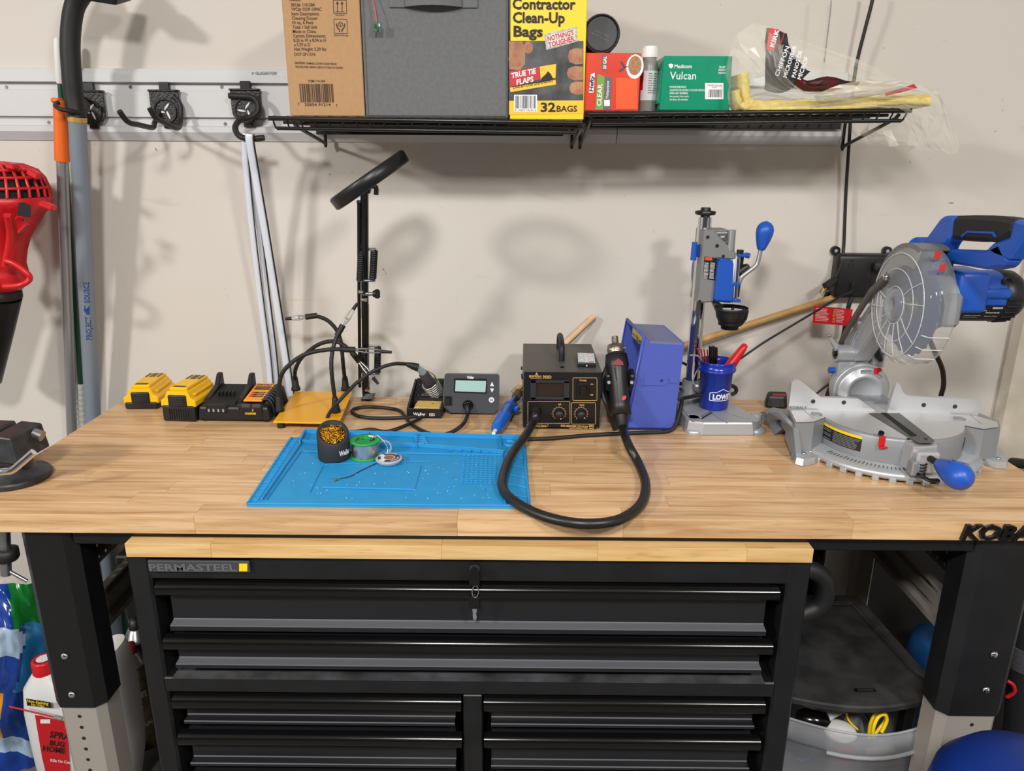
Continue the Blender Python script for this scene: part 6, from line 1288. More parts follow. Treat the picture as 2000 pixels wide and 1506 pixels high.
for k in range(3): obj('arm_rib', MB().tube([X_(1658+k*8,690-k*14,.687),X_(1672+k*9,650-k*10,.687),X_(1708+k*2,602-k*6,.687)],.0028,6), SV, t, True)
obj('arm_boss', MB().cyl(X_(1670,632,.684),X_(1670,632,.684)+V((.04,0,0)),.013,n=20), SV, t, True)
lk_ = [X_(1733,541,.674),X_(1700,572,.674),X_(1650,652,.674),X_(1634,690,.674)]
obj('guard_link', MB().tube([lk_[0],lk_[1],lk_[2],lk_[3]],.0105,4,flat=.25,up=(1,0,0)), mat('link_grey','#4d4a46',.5), t, True); obj('link_bolt', MB().lathe([(0,.004),(.005,.0035),(.007,.001),(.0072,0)],M.Translation(lk_[0]+V((-.003,0,0)))@V((-1,0,0)).to_track_quat('Z','Y').to_matrix().to_4x4(),16), 'chrome', t, True)
# head: blade, guards, motor, handle
hc = V((.712,.292,1.238)); Tx = M.Translation(hc)@V((-1,0,0)).to_track_quat('Z','Y').to_matrix().to_4x4()
def xr(r, deg, x): a = math.radians(deg); return hc+V((x,r*math.cos(a),r*math.sin(a)))
bl_ = []; n = 120
for i in range(n): a = 2*math.pi*i/n; r = .0925 if i%5 in (0,1) else .0895; bl_.append((r*math.cos(a),r*math.sin(a)))
obj('saw_blade', MB().prism(bl_,.002,Tx), mat('blade_blue','#5e6f98',.35,.6), t, True)
obj('arbor_bolt', MB().lathe([(.020,.0022),(.018,.004),(.008,.005),(.0075,.009),(0,.0095)],Tx,20), 'steel', t, True)
ug = MB(); ri, ro, x0, x1 = .060, .112, -.022, .030; A0, A1, n = 20, 172, 22
prof = [[xr(ro,A0+(A1-A0)*i/n,x0),xr(ro,A0+(A1-A0)*i/n,x1),xr(ro-.004,A0+(A1-A0)*i/n,x1),xr(ro-.004,A0+(A1-A0)*i/n,x0+.004),xr(ri,A0+(A1-A0)*i/n,x0+.004),xr(ri,A0+(A1-A0)*i/n,x0)] for i in range(n+1)]
ug = MB().loft([[xr(ro,a,x0),xr(ro,a,x1),xr(ro-.004,a,x1),xr(ro-.004,a,x0+.004),xr(ri if a<120 else .085,a,x0+.004),xr(ri if a<120 else .085,a,x0)] for a in [28+i*5 for i in range(30)]],sm=False); ug = MB().loft([[xr(ro,a,x0),xr(ro,a,x1),xr(ro-.004,a,x1),xr(ro-.004,a,x0+.004),xr(.072,a,x0+.004),xr(.072,a,x0)] for a in [-2+i*5 for i in range(23)]],sm=False)
obj('upper_guard', ug, mat('guard_grey','#77797a',.45,.2), t, True)
GF = film('guard_clear','#c9cdd0',.16,.06)
gr_ = .107; gd = MB().lathe([(.026,.032),(.030,.034),(.060,.034),(.088,.031),(gr_,.020),(gr_+.001,-.018),(gr_-.006,-.020)],Tx,44); obj('clear_guard', gd, GF, t, True)
rb = film('rib_clear','#e3e6e8',.45,.1)
for dg in (-150,-128,-106,-84,-62,-40,-15,12,165,140): obj('guard_rib', MB().tube([xr(.034,dg,-.0345),xr(.066,dg+3,-.0355),xr(.092,dg+5,-.031)],.0010,6), rb, t, True)
for r in (.034,.066,.094): obj('guard_ring', MB().tube([xr(r,a,-.0345 if r<.09 else -.0305) for a in range(0,360,9)],.0010,6,True), rb, t, True)
for dg in range(-160,20,15): obj('rim_rib', MB().tube([xr(gr_*.94,dg,-.028),xr(gr_+.001,dg,-.018),xr(gr_+.002,dg,.016)],.0011,5), rb, t, True)
obj('guard_hub', MB().lathe([(.030,.030),(.030,.038),(.024,.041),(.012,.041),(.012,.036),(0,.036)],Tx,24), film('hub_clear','#aeb3b6',.35,.1), t, True)
for px, py in ((1829,497),(1838,523)): q = X_(px,py,.70); obj('red_sticker', MB().box(q+V((0,-.004,0)),(.012,.0016,.013),None,.0003,rot=(.2,0,.2)), mat('sticker_red','#c43a33',.4) if 'sticker_red' not in K else K['sticker_red'], t, True)
obj('gear_case', MB().cyl(hc+V((.030,0,.006)),hc+V((.060,0,.012)),.050,.047,28).box(hc+V((.045,-.03,.0)),(.03,.05,.06),None,.006), GB, t, True)
mc = V((.772,.30,1.256)); obj('motor_housing', MB().tube([mc,mc+V((.004,0,0)),mc+V((.080,0,0)),mc+V((.088,0,0))],[.044,.047,.0455,.0445],30), 'blue', t, True)
obj('motor_block', MB().box(mc+V((.022,-.004,.012)),(.056,.092,.074),None,.008,seg=2), 'blue', t, True); obj('motor_rib', MB().box(mc+V((.056,-.042,.010)),(.07,.014,.020),None,.006,seg=2), 'blue', t, True)
obj('brush_cap', MB().lathe([(.0105,0),(.0105,.002),(.007,.003),(.006,.001),(0,.001)],fr(mc+V((.085,-.036,.030)),(1,0,0),(0,0,1)),18), 'black_plastic', t, True)
obj('motor_cap', MB().tube([mc+V((.084,0,0)),mc+V((.088,0,0)),mc+V((.112,0,0)),mc+V((.124,0,0)),mc+V((.130,0,0))],[.044,.0475,.0455,.038,.022],30), 'black_plastic', t, True)
for k in range(12): a = math.radians(180+k*15); obj('cap_rib', MB().tube([mc+V((.086,.0475*math.cos(a),.0475*math.sin(a))),mc+V((.112,.0462*math.cos(a),.0462*math.sin(a)))],.0022,5), 'black_plastic', t, True)
def mrad(x, deg, r=.0475): a = math.radians(deg); return mc+V((x,r*math.cos(a),r*math.sin(a)))
pb = MB(); vs = [mrad(x,d_) for d_ in range(192,262,10) for x in (.014,.083)]; pb.add(vs,[[i*2,i*2+1,i*2+3,i*2+2] for i in range(6)]); ob = obj('rating_plate', pb, 'black_plastic', t, True)
mb = MB()
def mtext(s, x0, w, deg, h):
    vs, fs = tgeo(s,.015,0,1); a, b = min(v.x for v in vs), max(v.x for v in vs); mb.add([mrad(x0+(v.x-a)/(b-a)*w, deg-math.degrees(v.y*h/.69/.048), .0481) for v in vs],fs)
mtext('0856505',.062,.018,200,.0035); mtext('DOUBLE INSULATED 120V 60Hz 10A',.016,.034,201,.002); mtext('7-1/4 IN. SLIDING MITER SAW',.016,.038,206,.002); mtext('Intertek',.054,.025,212,.0035); mtext('WARNING: read the manual',.018,.03,220,.0018); mtext('wear eye protection',.018,.026,226,.0018); mtext('Made in China',.056,.022,222,.002)
obj('rating_print', mb, 'text_white', ob, True)
hx0 = .745; TH = .030
obj('handle_frame', xprism([(1801,472),(1836,424),(1846,421),(1862,421),(1853,468),(1844,482),(1838,500),(1815,492)],hx0,TH,.005), 'blue', t, True)
obj('handle_frame', xprism([(1838,486),(1921,489),(1951,474),(1966,506),(1955,522),(1926,527),(1868,517),(1838,512)],hx0,TH,.005), 'blue', t, True)
obj('handle_frame', xprism([(1978,428),(2004,433),(2008,450),(1966,510),(1940,500),(1922,488),(1938,473),(1970,462)],hx0,TH,.005), 'blue', t, True)
obj('handle_grip', xprism([(1860,421.5),(1900,420),(1950,423),(1982,429),(1974,458),(1945,475),(1925,472),(1855,468)],hx0-.003,TH+.006,.007), mat('grip_rubber','#1d1d1f',.7,bump=.4,scale=500), t, True)
obj('trigger_guard_line', MB().tube([X_(1879,462,hx0-.004),X_(1890,453,hx0-.004),X_(1940,455,hx0-.004),X_(1945,463,hx0-.004)],.0022,6), 'blue', t, True)
obj('trigger', xprism([(1876,466),(1922,469),(1918,473),(1878,470)],hx0+.008,.014,.001), 'gold', t, True)
obj('head_bridge', MB().box((.752,.345,1.305),(.045,.11,.06),None,.010,rot=(.5,0,0)), 'blue', t, True); obj('lock_button', MB().box(X_(1852,524,.752),(.012,.014,.022),None,.003), 'black_plastic', t, True)
obj('saw_cord', MB().tube(spline([at(1812,655,1,.40),at(1826,688,1,.44),at(1840,720,1,.47),at(1843,750,1,.50),at(1838,772,1,.52),at(1830,800,1,.55)],6),.0052,10), 'black_rubber', t, True)
# nut lying by the saw
q = Bz(1912,912); t = thing('hex_nut','small brass coloured hex nut under the saw right foot','nut',(q.x,q.y,BT)); obj('nut_body', MB().lathe([(.0035,0),(.0075,0),(.0078,.001),(.0078,.005),(.0070,.006),(.0035,.006),(.0035,0)],M.Translation((0,0,.0003)),6,sm=False), mat('zinc','#c9b68c',.3,.8), t); obj('bolt_end', MB().cyl((0,0,.0002),(0,0,.009),.0034,n=12), 'steel', t)
# ================================================================ power box on the wall
t = thing('power_strip','black square power outlet box screwed on the wall behind the saw','power strip',(.786,WY,1.234)); z0_, z1_ = 1.182, 1.284; x0_, x1_ = .722, .851
obj('strip_body', MB().box(((x0_+x1_)/2,WY-.021,(z0_+z1_)/2),(x1_-x0_,.040,z1_-z0_),None,.010,seg=3), 'black_plastic', t, True)
for x in (x0_+.004,x1_-.006):
    for z in (z0_-.002,z1_+.004): o = obj('mounting_ear', MB().cyl((x,WY-.001,z),(x,WY-.010,z),.0105,n=18), 'black_plastic', t, True); obj('ear_screw', MB().cyl((x,WY-.0101,z),(x,WY-.012,z),.004,n=10), 'mid_grey', o, True)
def outlet(px, py):
    q = at(px,py,1,WY-.0415); m = MB()
    for dx, dz, w, h in ((-.005,0,.0018,.008),(.005,0,.0018,.007),(0,.009,.004,.004)): m.box(q+V((dx,0,dz)),(w,.0008,h))
    return obj('outlet_slots', m, 'black_matte', t, True)
outlet(1663,517); outlet(1690,545)
def plug(px, py, cable, r=.003):
    q = at(px,py,1,WY-.041); p = obj('plug', MB().box(q+V((0,-.010,0)),(.024,.020,.024),None,.006,seg=2), 'black_rubber', t, True); obj('plug_cord', MB().tube(spline([q+V((0,-.016,0))]+cable,6),r,8), 'black_rubber', p, True)
plug(1712,520,[at(1722,540,1,.62),at(1726,565,1,.62),at(1712,575,1,.63)])
t2 = thing('usb_cable','thin black cable running from the power box down behind the bucket','cable',tuple(at(1650,560,1,.65)))
obj('cable_body', MB().tube(spline([at(1666,558,1,.655),at(1664,568,1,.62),at(1645,577,1,.61),at(1600,604,1,.60),at(1540,640,1,.59),at(1495,667,1,.575),at(1470,684,1,.57),at(1440,705,1,.575),at(1420,720,1,.58)],6),.0024,8), 'black_rubber', t2, True); obj('cable_plug', MB().tube([at(1666,553,1,.66),at(1665,566,1,.645)],[.006,.004],10), 'black_rubber', t2, True)
t2 = thing('loose_plug','black power cord with bare brass prongs hanging left of the power box','plug',tuple(at(1622,552,1,.64)))
obj('plug_cord', MB().tube(spline([at(1706,-20,1,.655),at(1703,5,1,.655),at(1690,55,1,.66),at(1672,130,1,.668),at(1664,200,1,.66),at(1658,285,1,.668),at(1652,380,1,.675),at(1648,480,1,.672),at(1643,515,1,.66),at(1635,535,1,.65),at(1628,548,1,.645)],6),.0038,8), 'black_rubber', t2, True)
a, b = at(1633,545,1,.645), at(1612,560,1,.635); obj('plug_body', MB().tube([a,a+(b-a)*.3,b],[.006,.009,.0095],10), 'black_rubber', t2, True)
for k in (0,1): q = b+V((k*.009-.006,0,-.002)); obj('prong', MB().box(q+V((-.003,0,-.006)),(.0016,.006,.014),None,.0003,rot=(0,.45,0)), 'brass', t2, True)
t2 = thing('supply_cord','thick black supply cord dropping from the power box behind the bench','cord',tuple(at(1655,620,1,.68)))
obj('cord_body', MB().tube(spline([at(1664,580,1,.66),at(1657,600,1,.66),at(1650,640,1,.67),at(1640,690,1,.67),at(1625,745,1,.67),at(1606,800,1,.67),at(1600,840,1,.67)],6),.0052,8), 'black_rubber', t2, True)
t2 = thing('lower_cord','thin black cord curving left below the saw pivot','cord',tuple(at(1600,760,1,.6)))
obj('cord_body', MB().tube(spline([at(1640,735,1,.58),at(1622,748,1,.60),at(1603,762,1,.61),at(1588,776,1,.61),at(1570,795,1,.62)],6),.0026,8), 'black_rubber', t2, True)
A = [at(1587,631,1,.60),at(1660,637,1,.60),at(1666,604,1,.60),at(1590,597,1,.60)]; t2 = thing('warning_tag','bright red printed warning tag hanging left of the saw arm','tag',tuple(sum(A,V())/4))
obj('tag_card', MB().loft([[p+V((0,.0008,0)) for p in A],A],sm=False), 'red', t2, True)
F = Face(A[0],(0,-1,0)); mb = MB(); rn = random.Random(9)
for i in range(9): 
    yy = 602+i*2.9; F.line(mb,[(1593.5-i*.2,yy),(1593.5+26*rn.uniform(.8,1),yy+2)],1.1)
    F.line(mb,[(1633,yy+3),(1633+18*rn.uniform(.7,1),yy+4.4)],1.1)
obj('tag_print', mb, mat('tag_print','#e5b7b4',.6), t2, True); mb = MB(); F.text(mb,'CAUTION',1630,630,1633,604,4.5,.02); obj('tag_heading', mb, 'text_gold', t2, True)
# ---- tape measure / pouch
q = Bz(1520,799); t2 = thing('tape_measure','small black and red pouch lying behind the saw left corner','tape measure',(q.x,q.y+.02,BT),-.2)
obj('case', MB().hexa([(-.026,-.02,.0005),(.024,-.02,.0005),(.028,.02,.0005),(-.024,.02,.0005),(-.022,-.014,.028),(.018,-.014,.030),(.024,.014,.034),(-.018,.016,.032)],.006), 'black_plastic', t2); obj('red_band', MB().hexa([(-.012,-.0145,.0288),(.018,-.0145,.0302),(.020,-.006,.0322),(-.010,-.006,.0308),(-.012,-.0145,.0296),(.018,-.0145,.0312),(.020,-.006,.0332),(-.010,-.006,.0318)]), mat('dusty_red','#8d2b36',.6), t2); obj('belt_clip', MB().box((-.004,-.0195,.012),(.022,.003,.016),None,.001), 'dark_grey', t2)
# ---- white hook strip already on the wall; black bar at right edge
t2 = thing('black_tube','black rubber covered bar poking in behind the bench right end','bar',tuple(at(1990,905,1,.62))); obj('bar_body', MB().tube([at(1966,902,1,.68),at(2000,906,1,.60),at(2060,915,1,.50)],.012,14), 'black_rubber', t2, True); obj('bar_plate', MB().box(at(2010,918,1,.60)+V((0,0,-.012)),(.09,.05,.006),None,.001), 'steel', t2, True)
# ================================================================ vise clamped at the left end of the bench
t = thing('bench_vise','black cast bench vise with bent chrome lever clamped at the bench left end','vise',tuple(V((-.885,.10,BT))))
vm = mat('vise_black','#232426',.42,hx2='#34363a',bump=.25,scale=60)
c = at(8,948,2,BT); obj('base_flange', MB().lathe([(.058,0),(.060,.006),(.056,.012),(.034,.020),(.030,.034),(.031,.046),(0,.046)],M.Translation(V((c.x,c.y+.028,BT+.0005))),32), vm, t, True)
b0 = V((c.x,c.y+.02,BT))
obj('body', MB().hexa([b0+V((-.10,-.03,.042)),b0+V((.030,-.03,.036)),b0+V((.030,.045,.036)),b0+V((-.10,.045,.042)),b0+V((-.10,-.028,.086)),b0+V((.012,-.028,.082)),b0+V((.012,.043,.082)),b0+V((-.10,.043,.086))],.004), vm, t, True)
obj('jaw', MB().hexa([b0+V((.006,-.035,.048)),b0+V((.042,-.035,.044)),b0+V((.046,.05,.044)),b0+V((.006,.05,.048)),b0+V((.004,-.03,.094)),b0+V((.034,-.03,.090)),b0+V((.040,.048,.090)),b0+V((.004,.048,.094))],.003), vm, t, True)
obj('jaw', MB().hexa([b0+V((-.12,-.035,.070)),b0+V((-.004,-.035,.078)),b0+V((-.004,.05,.078)),b0+V((-.12,.05,.070)),b0+V((-.12,-.03,.098)),b0+V((-.006,-.03,.094)),b0+V((-.006,.048,.094)),b0+V((-.12,.048,.098))],.003), vm, t, True)
q0, q1 = at(66,846,1,.15), at(83,852,1,.15); obj('screw_end', MB().cyl(q0,q1,.0095,n=14), 'steel', t, True)
obj('tommy_bar', MB().tube([at(64,872,1,.15),at(59,912,1,.15)],.0040,12), 'steel', t, True)
obj('lever', MB().tube(spline([at(-6,922,1,.045),at(8,921,1,.045),at(24,918,1,.045),at(44,902,1,.05),at(66,883,1,.055)],5),.0062,14), 'chrome', t, True)
obj('clamp_screw', MB().tube([at(9,1030,1,.07),at(12,1122,1,.07)],[.0085]*2,14), 'steel', t, True); q = at(13,1082,1,.07); obj('clamp_pad', MB().lathe([(0,-.011),(.016,-.011),(.019,-.006),(.019,.008),(.014,.011),(0,.011)],M.Translation(q),24), 'black_rubber', t, True)
obj('clamp_bar', MB().tube([at(-20,1095,1,.07),at(53,1135,1,.07)],.0032,10), 'steel', t, True)
# ================================================================ under the bench, left
def grid_bag(f, nu, nv, colour): 
    mb = MB(); vs = [f(i/nu,j/nv) for i in range(nu+1) for j in range(nv+1)]
    o = 0
    for i in range(nu):
        for j in range(nv): mb.f.append([i*(nv+1)+j,i*(nv+1)+j+1,(i+1)*(nv+1)+j+1,(i+1)*(nv+1)+j]); mb.mi.append(colour((i+.5)/nu,(j+.5)/nv)); mb.sm.append(True)
    mb.v = vs; return mb
from mathutils import noise as nz
t = thing('soil_bag','glossy blue plastic bag with green top standing left of the bench leg','bag',tuple(at(30,1500,1,.45)*1))
t.location.z = .02
def bagpt(u, v):
    py = 1140+v*420; px = -120+u*(62+v*42+130+18*math.sin(v*7)); bul = math.sin(math.pi*min(1,max(0,u)))*math.sin(math.pi*min(1,.12+v*.8)); y = .50-.11*bul
    p = at(px,py,1,y); n_ = nz.noise(V((u*5,v*7,1)))*.020+nz.noise(V((u*16,v*20,4)))*.007; return p+V((n_*.4,-n_,0))
def bagc(u, v):
    py = 1140+v*420; px = -120+u*(62+v*42+130); w_ = 14*nz.noise(V((px*.03,py*.03,2)))
    if py+w_ < 1215 and px > 15: return 1
    if px < 32+w_ and 1222 < py < 1285: return 3
    if py > 1440 and py < 1475 and px > -10: return 3
    if px < 14+.4*w_ and 1360 < py < 1465: return 4
    if px > 35+.6*w_ and py < 1350: return 2
    return 0
obj('bag_front', grid_bag(bagpt,44,60,bagc), [mat('bag_blue','#153f94',.18),mat('bag_green','#157a32',.2),mat('bag_sky','#2f86c4',.18),mat('bag_pale','#a9c3dd',.2),mat('bag_orange','#dc9320',.25)], t, True)
obj('bag_back', MB().hexa([V((-1.62,.50,.005)),V((-1.22,.52,.005)),V((-1.22,.60,.005)),V((-1.62,.60,.005)),V((-1.55,.50,.48)),V((-1.26,.52,.48)),V((-1.26,.56,.46)),V((-1.55,.56,.46))],.02), K['bag_blue'], t, True)
q = at(33,1236,1,.47); obj('punched_hole', MB().lathe([(0,.001),(.013,.001)],fr(q+V((0,-.02,0)),(1,0,.1),(0,0,1)),20), 'black_matte', t, True)
t = thing('clear_bag','crumpled clear plastic bag against the wall above the blue bag','bag',tuple(at(20,1180,1,.64)))
obj('film', sheet([([(-30,1120),(0,1128),(25,1122),(45,1145),(52,1160)],.60),([(-30,1150),(0,1148),(22,1150),(40,1160),(50,1172)],.57),([(-30,1185),(5,1180),(25,1186),(40,1182),(48,1190)],.60)],.4,.010,seed=12), FILM, t, True)
t = thing('cardboard_edge','brown cardboard edge showing above the blue bag','cardboard',tuple(at(5,1192,1,.62))); obj('board', MB().hexa([at(-40,1205,1,.60),at(25,1192,1,.60),at(25,1192,1,.63),at(-40,1205,1,.63),at(-40,1190,1,.60),at(22,1180,1,.60),at(22,1180,1,.63),at(-40,1190,1,.63)]), card, t, True)
# white jug with red cap
jy = .40; q = at(75,1290,1,jy); t = thing('spray_jug','white jug with red screw cap and red label behind the left bench leg','jug',(q.x+.02,jy,0))
cx_ = q.x+.02; zc_ = q.z
def rr2(cx, cy, z, a, b, n=24, p=3): 
    out = []
    for i in range(n): th_ = 2*math.pi*i/n; c_, s_ = math.cos(th_), math.sin(th_); out.append(V((cx+a*abs(c_)**(2/p)*(1 if c_>0 else -1), cy+b*abs(s_)**(2/p)*(1 if s_>0 else -1), z)))
    return out
jb = zc_-.035
obj('jug_body', MB().loft([rr2(cx_+.025,jy,.001,.075,.055),rr2(cx_+.025,jy,.01,.082,.06),rr2(cx_+.022,jy,jb*.45,.082,.06),rr2(cx_+.018,jy,jb*.75,.078,.058),rr2(cx_+.004,jy,jb*.93,.058,.045),rr2(cx_-.006,jy,jb,.034,.03,p=2.2),rr2(cx_-.008,jy,jb+.012,.024,.024,p=2)]), mat('jug_white','#d3d5d6',.4), t, True)
obj('screw_cap', MB().lathe([(.026,jb),(.0265,jb+.004),(.0255,jb+.036),(.023,jb+.040),(.017,jb+.040),(.016,jb+.037),(0,jb+.037)],M.Translation((cx_-.008,jy,0)),28), 'red_plastic', t, True)
obj('cap_seal', MB().lathe([(0,jb+.0405),(.015,jb+.0405)],M.Translation((cx_-.008,jy,0)),20), 'paper', t, True)
F = Face((cx_,jy-.0612,0),(0,-1,0)); mb = MB(); F.poly(mb,[(68,1396),(130,1410),(140,1560),(102,1560),(82,1480)]); obj('label_red', mb, 'red', t, True)
mb = MB(); F.poly(mb,[(51,1364),(99,1372),(101,1383),(53,1378)],0,.0002); obj('label_black', mb, 'black_plastic', t, True); mb = MB(); F.text(mb,'Non-Staining',53,1371,95,1377,5.5,.02,.1,up=.0006); F.text(mb,'No Odor',61,1377.5,88,1381,4.5,.02,.1,up=.0006); obj('label_yellow_text', mb, 'bright_yellow', t, True)
mb = MB(); F.text(mb,'SPRAY',97,1440,150,1447,12,.03,.2,up=.0006); F.text(mb,'BUG',97,1455,127,1459,9,.04,.1,up=.0006); F.text(mb,'HOME',84,1466,128,1472,10,.04,.1,up=.0006); obj('label_dark_text', mb, 'text_black', t, True)
mb = MB(); F.rect(mb,79,1405,98,1413,0,.0003); F.text(mb,'Kills On Contact',99,1487,150,1493,5,.02,up=.0006); obj('label_pale', mb, 'text_white', t, True)
a, b = at(18,1380,1,.32), at(112,1402,1,.32); t = thing('red_straw','thin red straw sticking out left in front of the white jug','straw',tuple(b)); obj('straw_body', MB().tube([a,b],.0018,8), 'red', t, True); obj('straw_end', MB().tube([b-(b-a)*.06,b+(b-a)*.1],.0045,10), 'grey_plastic', t, True)
# large pale jug
jy = .375; t = thing('bleach_jug','tall pale translucent jug with hollow grip behind the left bench leg','jug',tuple(V((at(225,1400,1,jy).x,jy,0)))); J = lambda px,py: at(px,py,1,jy)
prof = [(1262,196,233),(1270,190,240),(1290,186,246),(1330,184,254),(1380,184,264),(1430,186,272),(1470,190,274),(1520,196,268),(1560,200,262)]
jm = mat('pale_hdpe','#e2e2df',.45); obj('jug_body', MB().loft([rr2((J(a,py).x+J(b,py).x)/2,jy,J(a,py).z,(J(b,py).x-J(a,py).x)/2,.045+.02*min(1,(py-1262)/80),p=2.6) for py,a,b in prof][::-1]), jm, t, True)
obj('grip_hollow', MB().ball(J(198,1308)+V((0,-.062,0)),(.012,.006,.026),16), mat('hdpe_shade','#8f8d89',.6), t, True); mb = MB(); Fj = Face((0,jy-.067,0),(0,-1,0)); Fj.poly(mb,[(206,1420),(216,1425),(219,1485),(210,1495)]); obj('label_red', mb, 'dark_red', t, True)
# spray cans
def can(label, pa, pb, yy, r, body, cap, txt=None):
    a, b = at(*pa,1,yy), at(*pb,1,yy); t = thing('spray_can',label,'spray can',tuple(b),0); d = a-b; L = d.length; T = M.Translation(b)@d.to_track_quat('Z','Y').to_matrix().to_4x4()
    obj('can_body', MB().lathe([(0,0),(r,0),(r,L*.80)],T,24), body, t, True); obj('can_dome', MB().lathe([(r,L*.80),(r*1.04,L*.805),(r*1.04,L*.815),(r*.9,L*.83),(r*.62,L*.90),(r*.5,L*.91)],T,24), 'steel', t, True); obj('spray_cap', MB().lathe([(r*.48,L*.90),(r*.42,L*.99),(0,L)],T,16), cap, t, True)
    if txt:
        mb = MB(); ax = d.normalized(); n0 = EYE-b; n0 = (n0-ax*n0.dot(ax)).normalized(); s0 = ax.cross(n0)
        for (s,u,h,w) in txt:
            vs, fs = tgeo(s,.03,0,1); x0 = min(v.x for v in vs); x1 = max(v.x for v in vs); k = w/(x1-x0)
            mb.add([b+ax*(L*u+v.y*h/.69)+(n0*math.cos(((v.x-x0)*k-w*.5)/r)+s0*math.sin(((v.x-x0)*k-w*.5)/r))*(r+.0005) for v in vs],fs)
        obj('lettering', mb, 'text_white', t, True)
    return t
cm = mat('can_cream_black','#191714',.35,hx2='#b3a27a',scale=14)
can('cream and black spray can leaning beside the pale jug','' or (252,1256),(290,1450),.50,.030,cm,'dark_red',[('TE',.52,.016,.034),('T',.40,.010,.010),('STAIN',.24,.012,.036)])
can('dark spray can behind the cream and black one',(262,1208),(286,1400),.565,.030,'black_satin','black_plastic')
t = thing('shade_backdrop_left','black plastic tote on the floor behind the left jugs','tote',(-.93,.61,0)); obj('backdrop_body', MB().hexa([V((-1.00,.61,.001)),V((-.62,.61,.001)),V((-.62,.69,.001)),V((-1.00,.69,.001)),V((-1.02,.605,.50)),V((-.60,.605,.50)),V((-.60,.69,.50)),V((-1.02,.69,.50))],.008), 'black_matte', t, True); obj('backdrop_lid', MB().box((-.81,.648,.512),(.42,.08,.022),None,.005), 'black_plastic', t, True)  # invented black box, keeps the gap beside the left leg dark
# ================================================================ under the bench, right: plastic cart with drawers
t = thing('drawer_cart','black topped plastic cart with frosted drawer between chest and right leg','cart',(.645,.28,0)); zq = .53
dust = mat('dusty_black_plastic','#1c1c1d',.7,hx2='#333334',bump=.15,scale=24)
XL, XRr, YF, YB = .478, .797, .118, .445
fp = [(XL+(XRr-XL)*i/12, YF-.034*math.sin(math.pi*i/12)) for i in range(13)]
ol = fp+[(XRr,YF+.015),(XRr-.02,YB),(XL,YB)]
obj('cart_top', MB().prism(ol,.015,M.Translation((0,0,zq-.017)),bev=.003), dust, t, True)
ip = [(x+ (.014 if x<.6 else -.018)*(1 if i in (0,12) else 0), y+.020) for i,(x,y) in enumerate(fp)]+[(XRr-.040,YB-.02),(XL+.01,YB-.02)]
rim_ = MB(); P = [V((x,y,zq)) for x,y in [(XRr-.022,YF+.07),(XRr-.044,YB-.03),(XL,YB-.03)]]
rim_.tube(P,.005,8,flat=.8); obj('raised_rim', rim_, dust, t, True); obj('rim_band', MB().prism([(XRr,YF+.02),(XRr-.02,YB),(XL,YB),(XL,YB-.03),(XRr-.044,YB-.03),(XRr-.022,YF+.06)],.008,M.Translation((0,0,zq-.003)),bev=.002), dust, t, True)
q = at(1690,1349,2,zq-.002); obj('emboss_plate', MB().box(q,(.040,.011,.0024),None,.001), 'black_gloss', t, True); mb = MB(); mb.box(q+V((0,0,.0014)),(.030,.004,.0006)); obj('emboss_bar', mb, 'dark_grey', t, True)
for x in (XL+.012,XRr-.024): obj('corner_post', MB().box((x,YF+.06,.255),(.02,.03,.50),None,.004), 'black_plastic', t, True); 
for x in (XL+.012,XRr-.03): obj('corner_post', MB().box((x,YB-.03,.255),(.02,.03,.50),None,.004), 'black_plastic', t, True)
FRO = film('frosted_plastic','#b9bcc2',.42,.45,.9)
zr = .488; fpd = [(.492+(.800-.492)*i/12, .108-.048*math.sin(math.pi*i/12)) for i in range(13)]
dr = MB()
rows2 = [(zr,0),(zr-.012,-.004),(zr-.045,-.004),(zr-.050,.006),(zr-.20,.010)]
vs = []; 
for z,dy in rows2: vs += [V((x,y+dy,z)) for x,y in fpd]
dr.add(vs,[[r*13+i,r*13+i+1,(r+1)*13+i+1,(r+1)*13+i] for r in range(4) for i in range(12)],None,0,True)
for k in (0,12):
    x,y = fpd[k]; dr.add([V((x,y,zr)),V((x,y,zr-.2)),V((x+(.004 if k==0 else -.015),.42,zr-.2)),V((x+(.006 if k==0 else -.018),.42,zr+.01)),V((x+(.004 if k==0 else -.002),y+.03,zr+.012))],[[0,1,2,3,4]])
dr.add([V((.492,.108,zr-.2)),V((.8,.108,zr-.2)),V((.78,.42,zr-.2)),V((.5,.42,zr-.2))],[[0,1,2,3]])
d_ = obj('drawer', dr, FRO, t, True)
obj('drawer_rim', MB().tube([V((x,y-.001,zr)) for x,y in fpd],.0026,6), FRO, d_, True)
obj('drawer_handle', MB().tube([V((x,y-.006,zr-.048)) for x,y in fpd[3:11]],.004,6), FRO, d_, True)
# what lies in the drawer
Dz = lambda px,py,y: at(px,py,1,y)
t = thing('yellow_cord','bright yellow looped cord standing up in the frosted drawer','cord',tuple(Dz(1712,1440,.13)))
obj('cord_body', MB().tube(spline([Dz(1697,1440,.13),Dz(1700,1415,.13),Dz(1710,1394,.135),Dz(1722,1387,.14),Dz(1731,1394,.14),Dz(1728,1410,.14),Dz(1716,1425,.135),Dz(1706,1440,.13)],6),.0034,8), 'bright_yellow', t, True); obj('cord_loop', MB().tube(spline([Dz(1704,1440,.115),Dz(1707,1418,.115),Dz(1716,1400,.12),Dz(1728,1396,.12),Dz(1732,1408,.12),Dz(1722,1430,.118)],6),.0034,8), 'bright_yellow', t, True)
t = thing('folded_paper','white folded paper with print poking up in the frosted drawer','paper',tuple(Dz(1630,1410,.16))); A = [Dz(1588,1380,.17),Dz(1613,1412,.14),Dz(1660,1385,.16),Dz(1625,1370,.20)]; obj('paper_sheet', MB().loft([A,[p+V((0,0,-.001)) for p in A]],sm=False), 'paper', t, True)
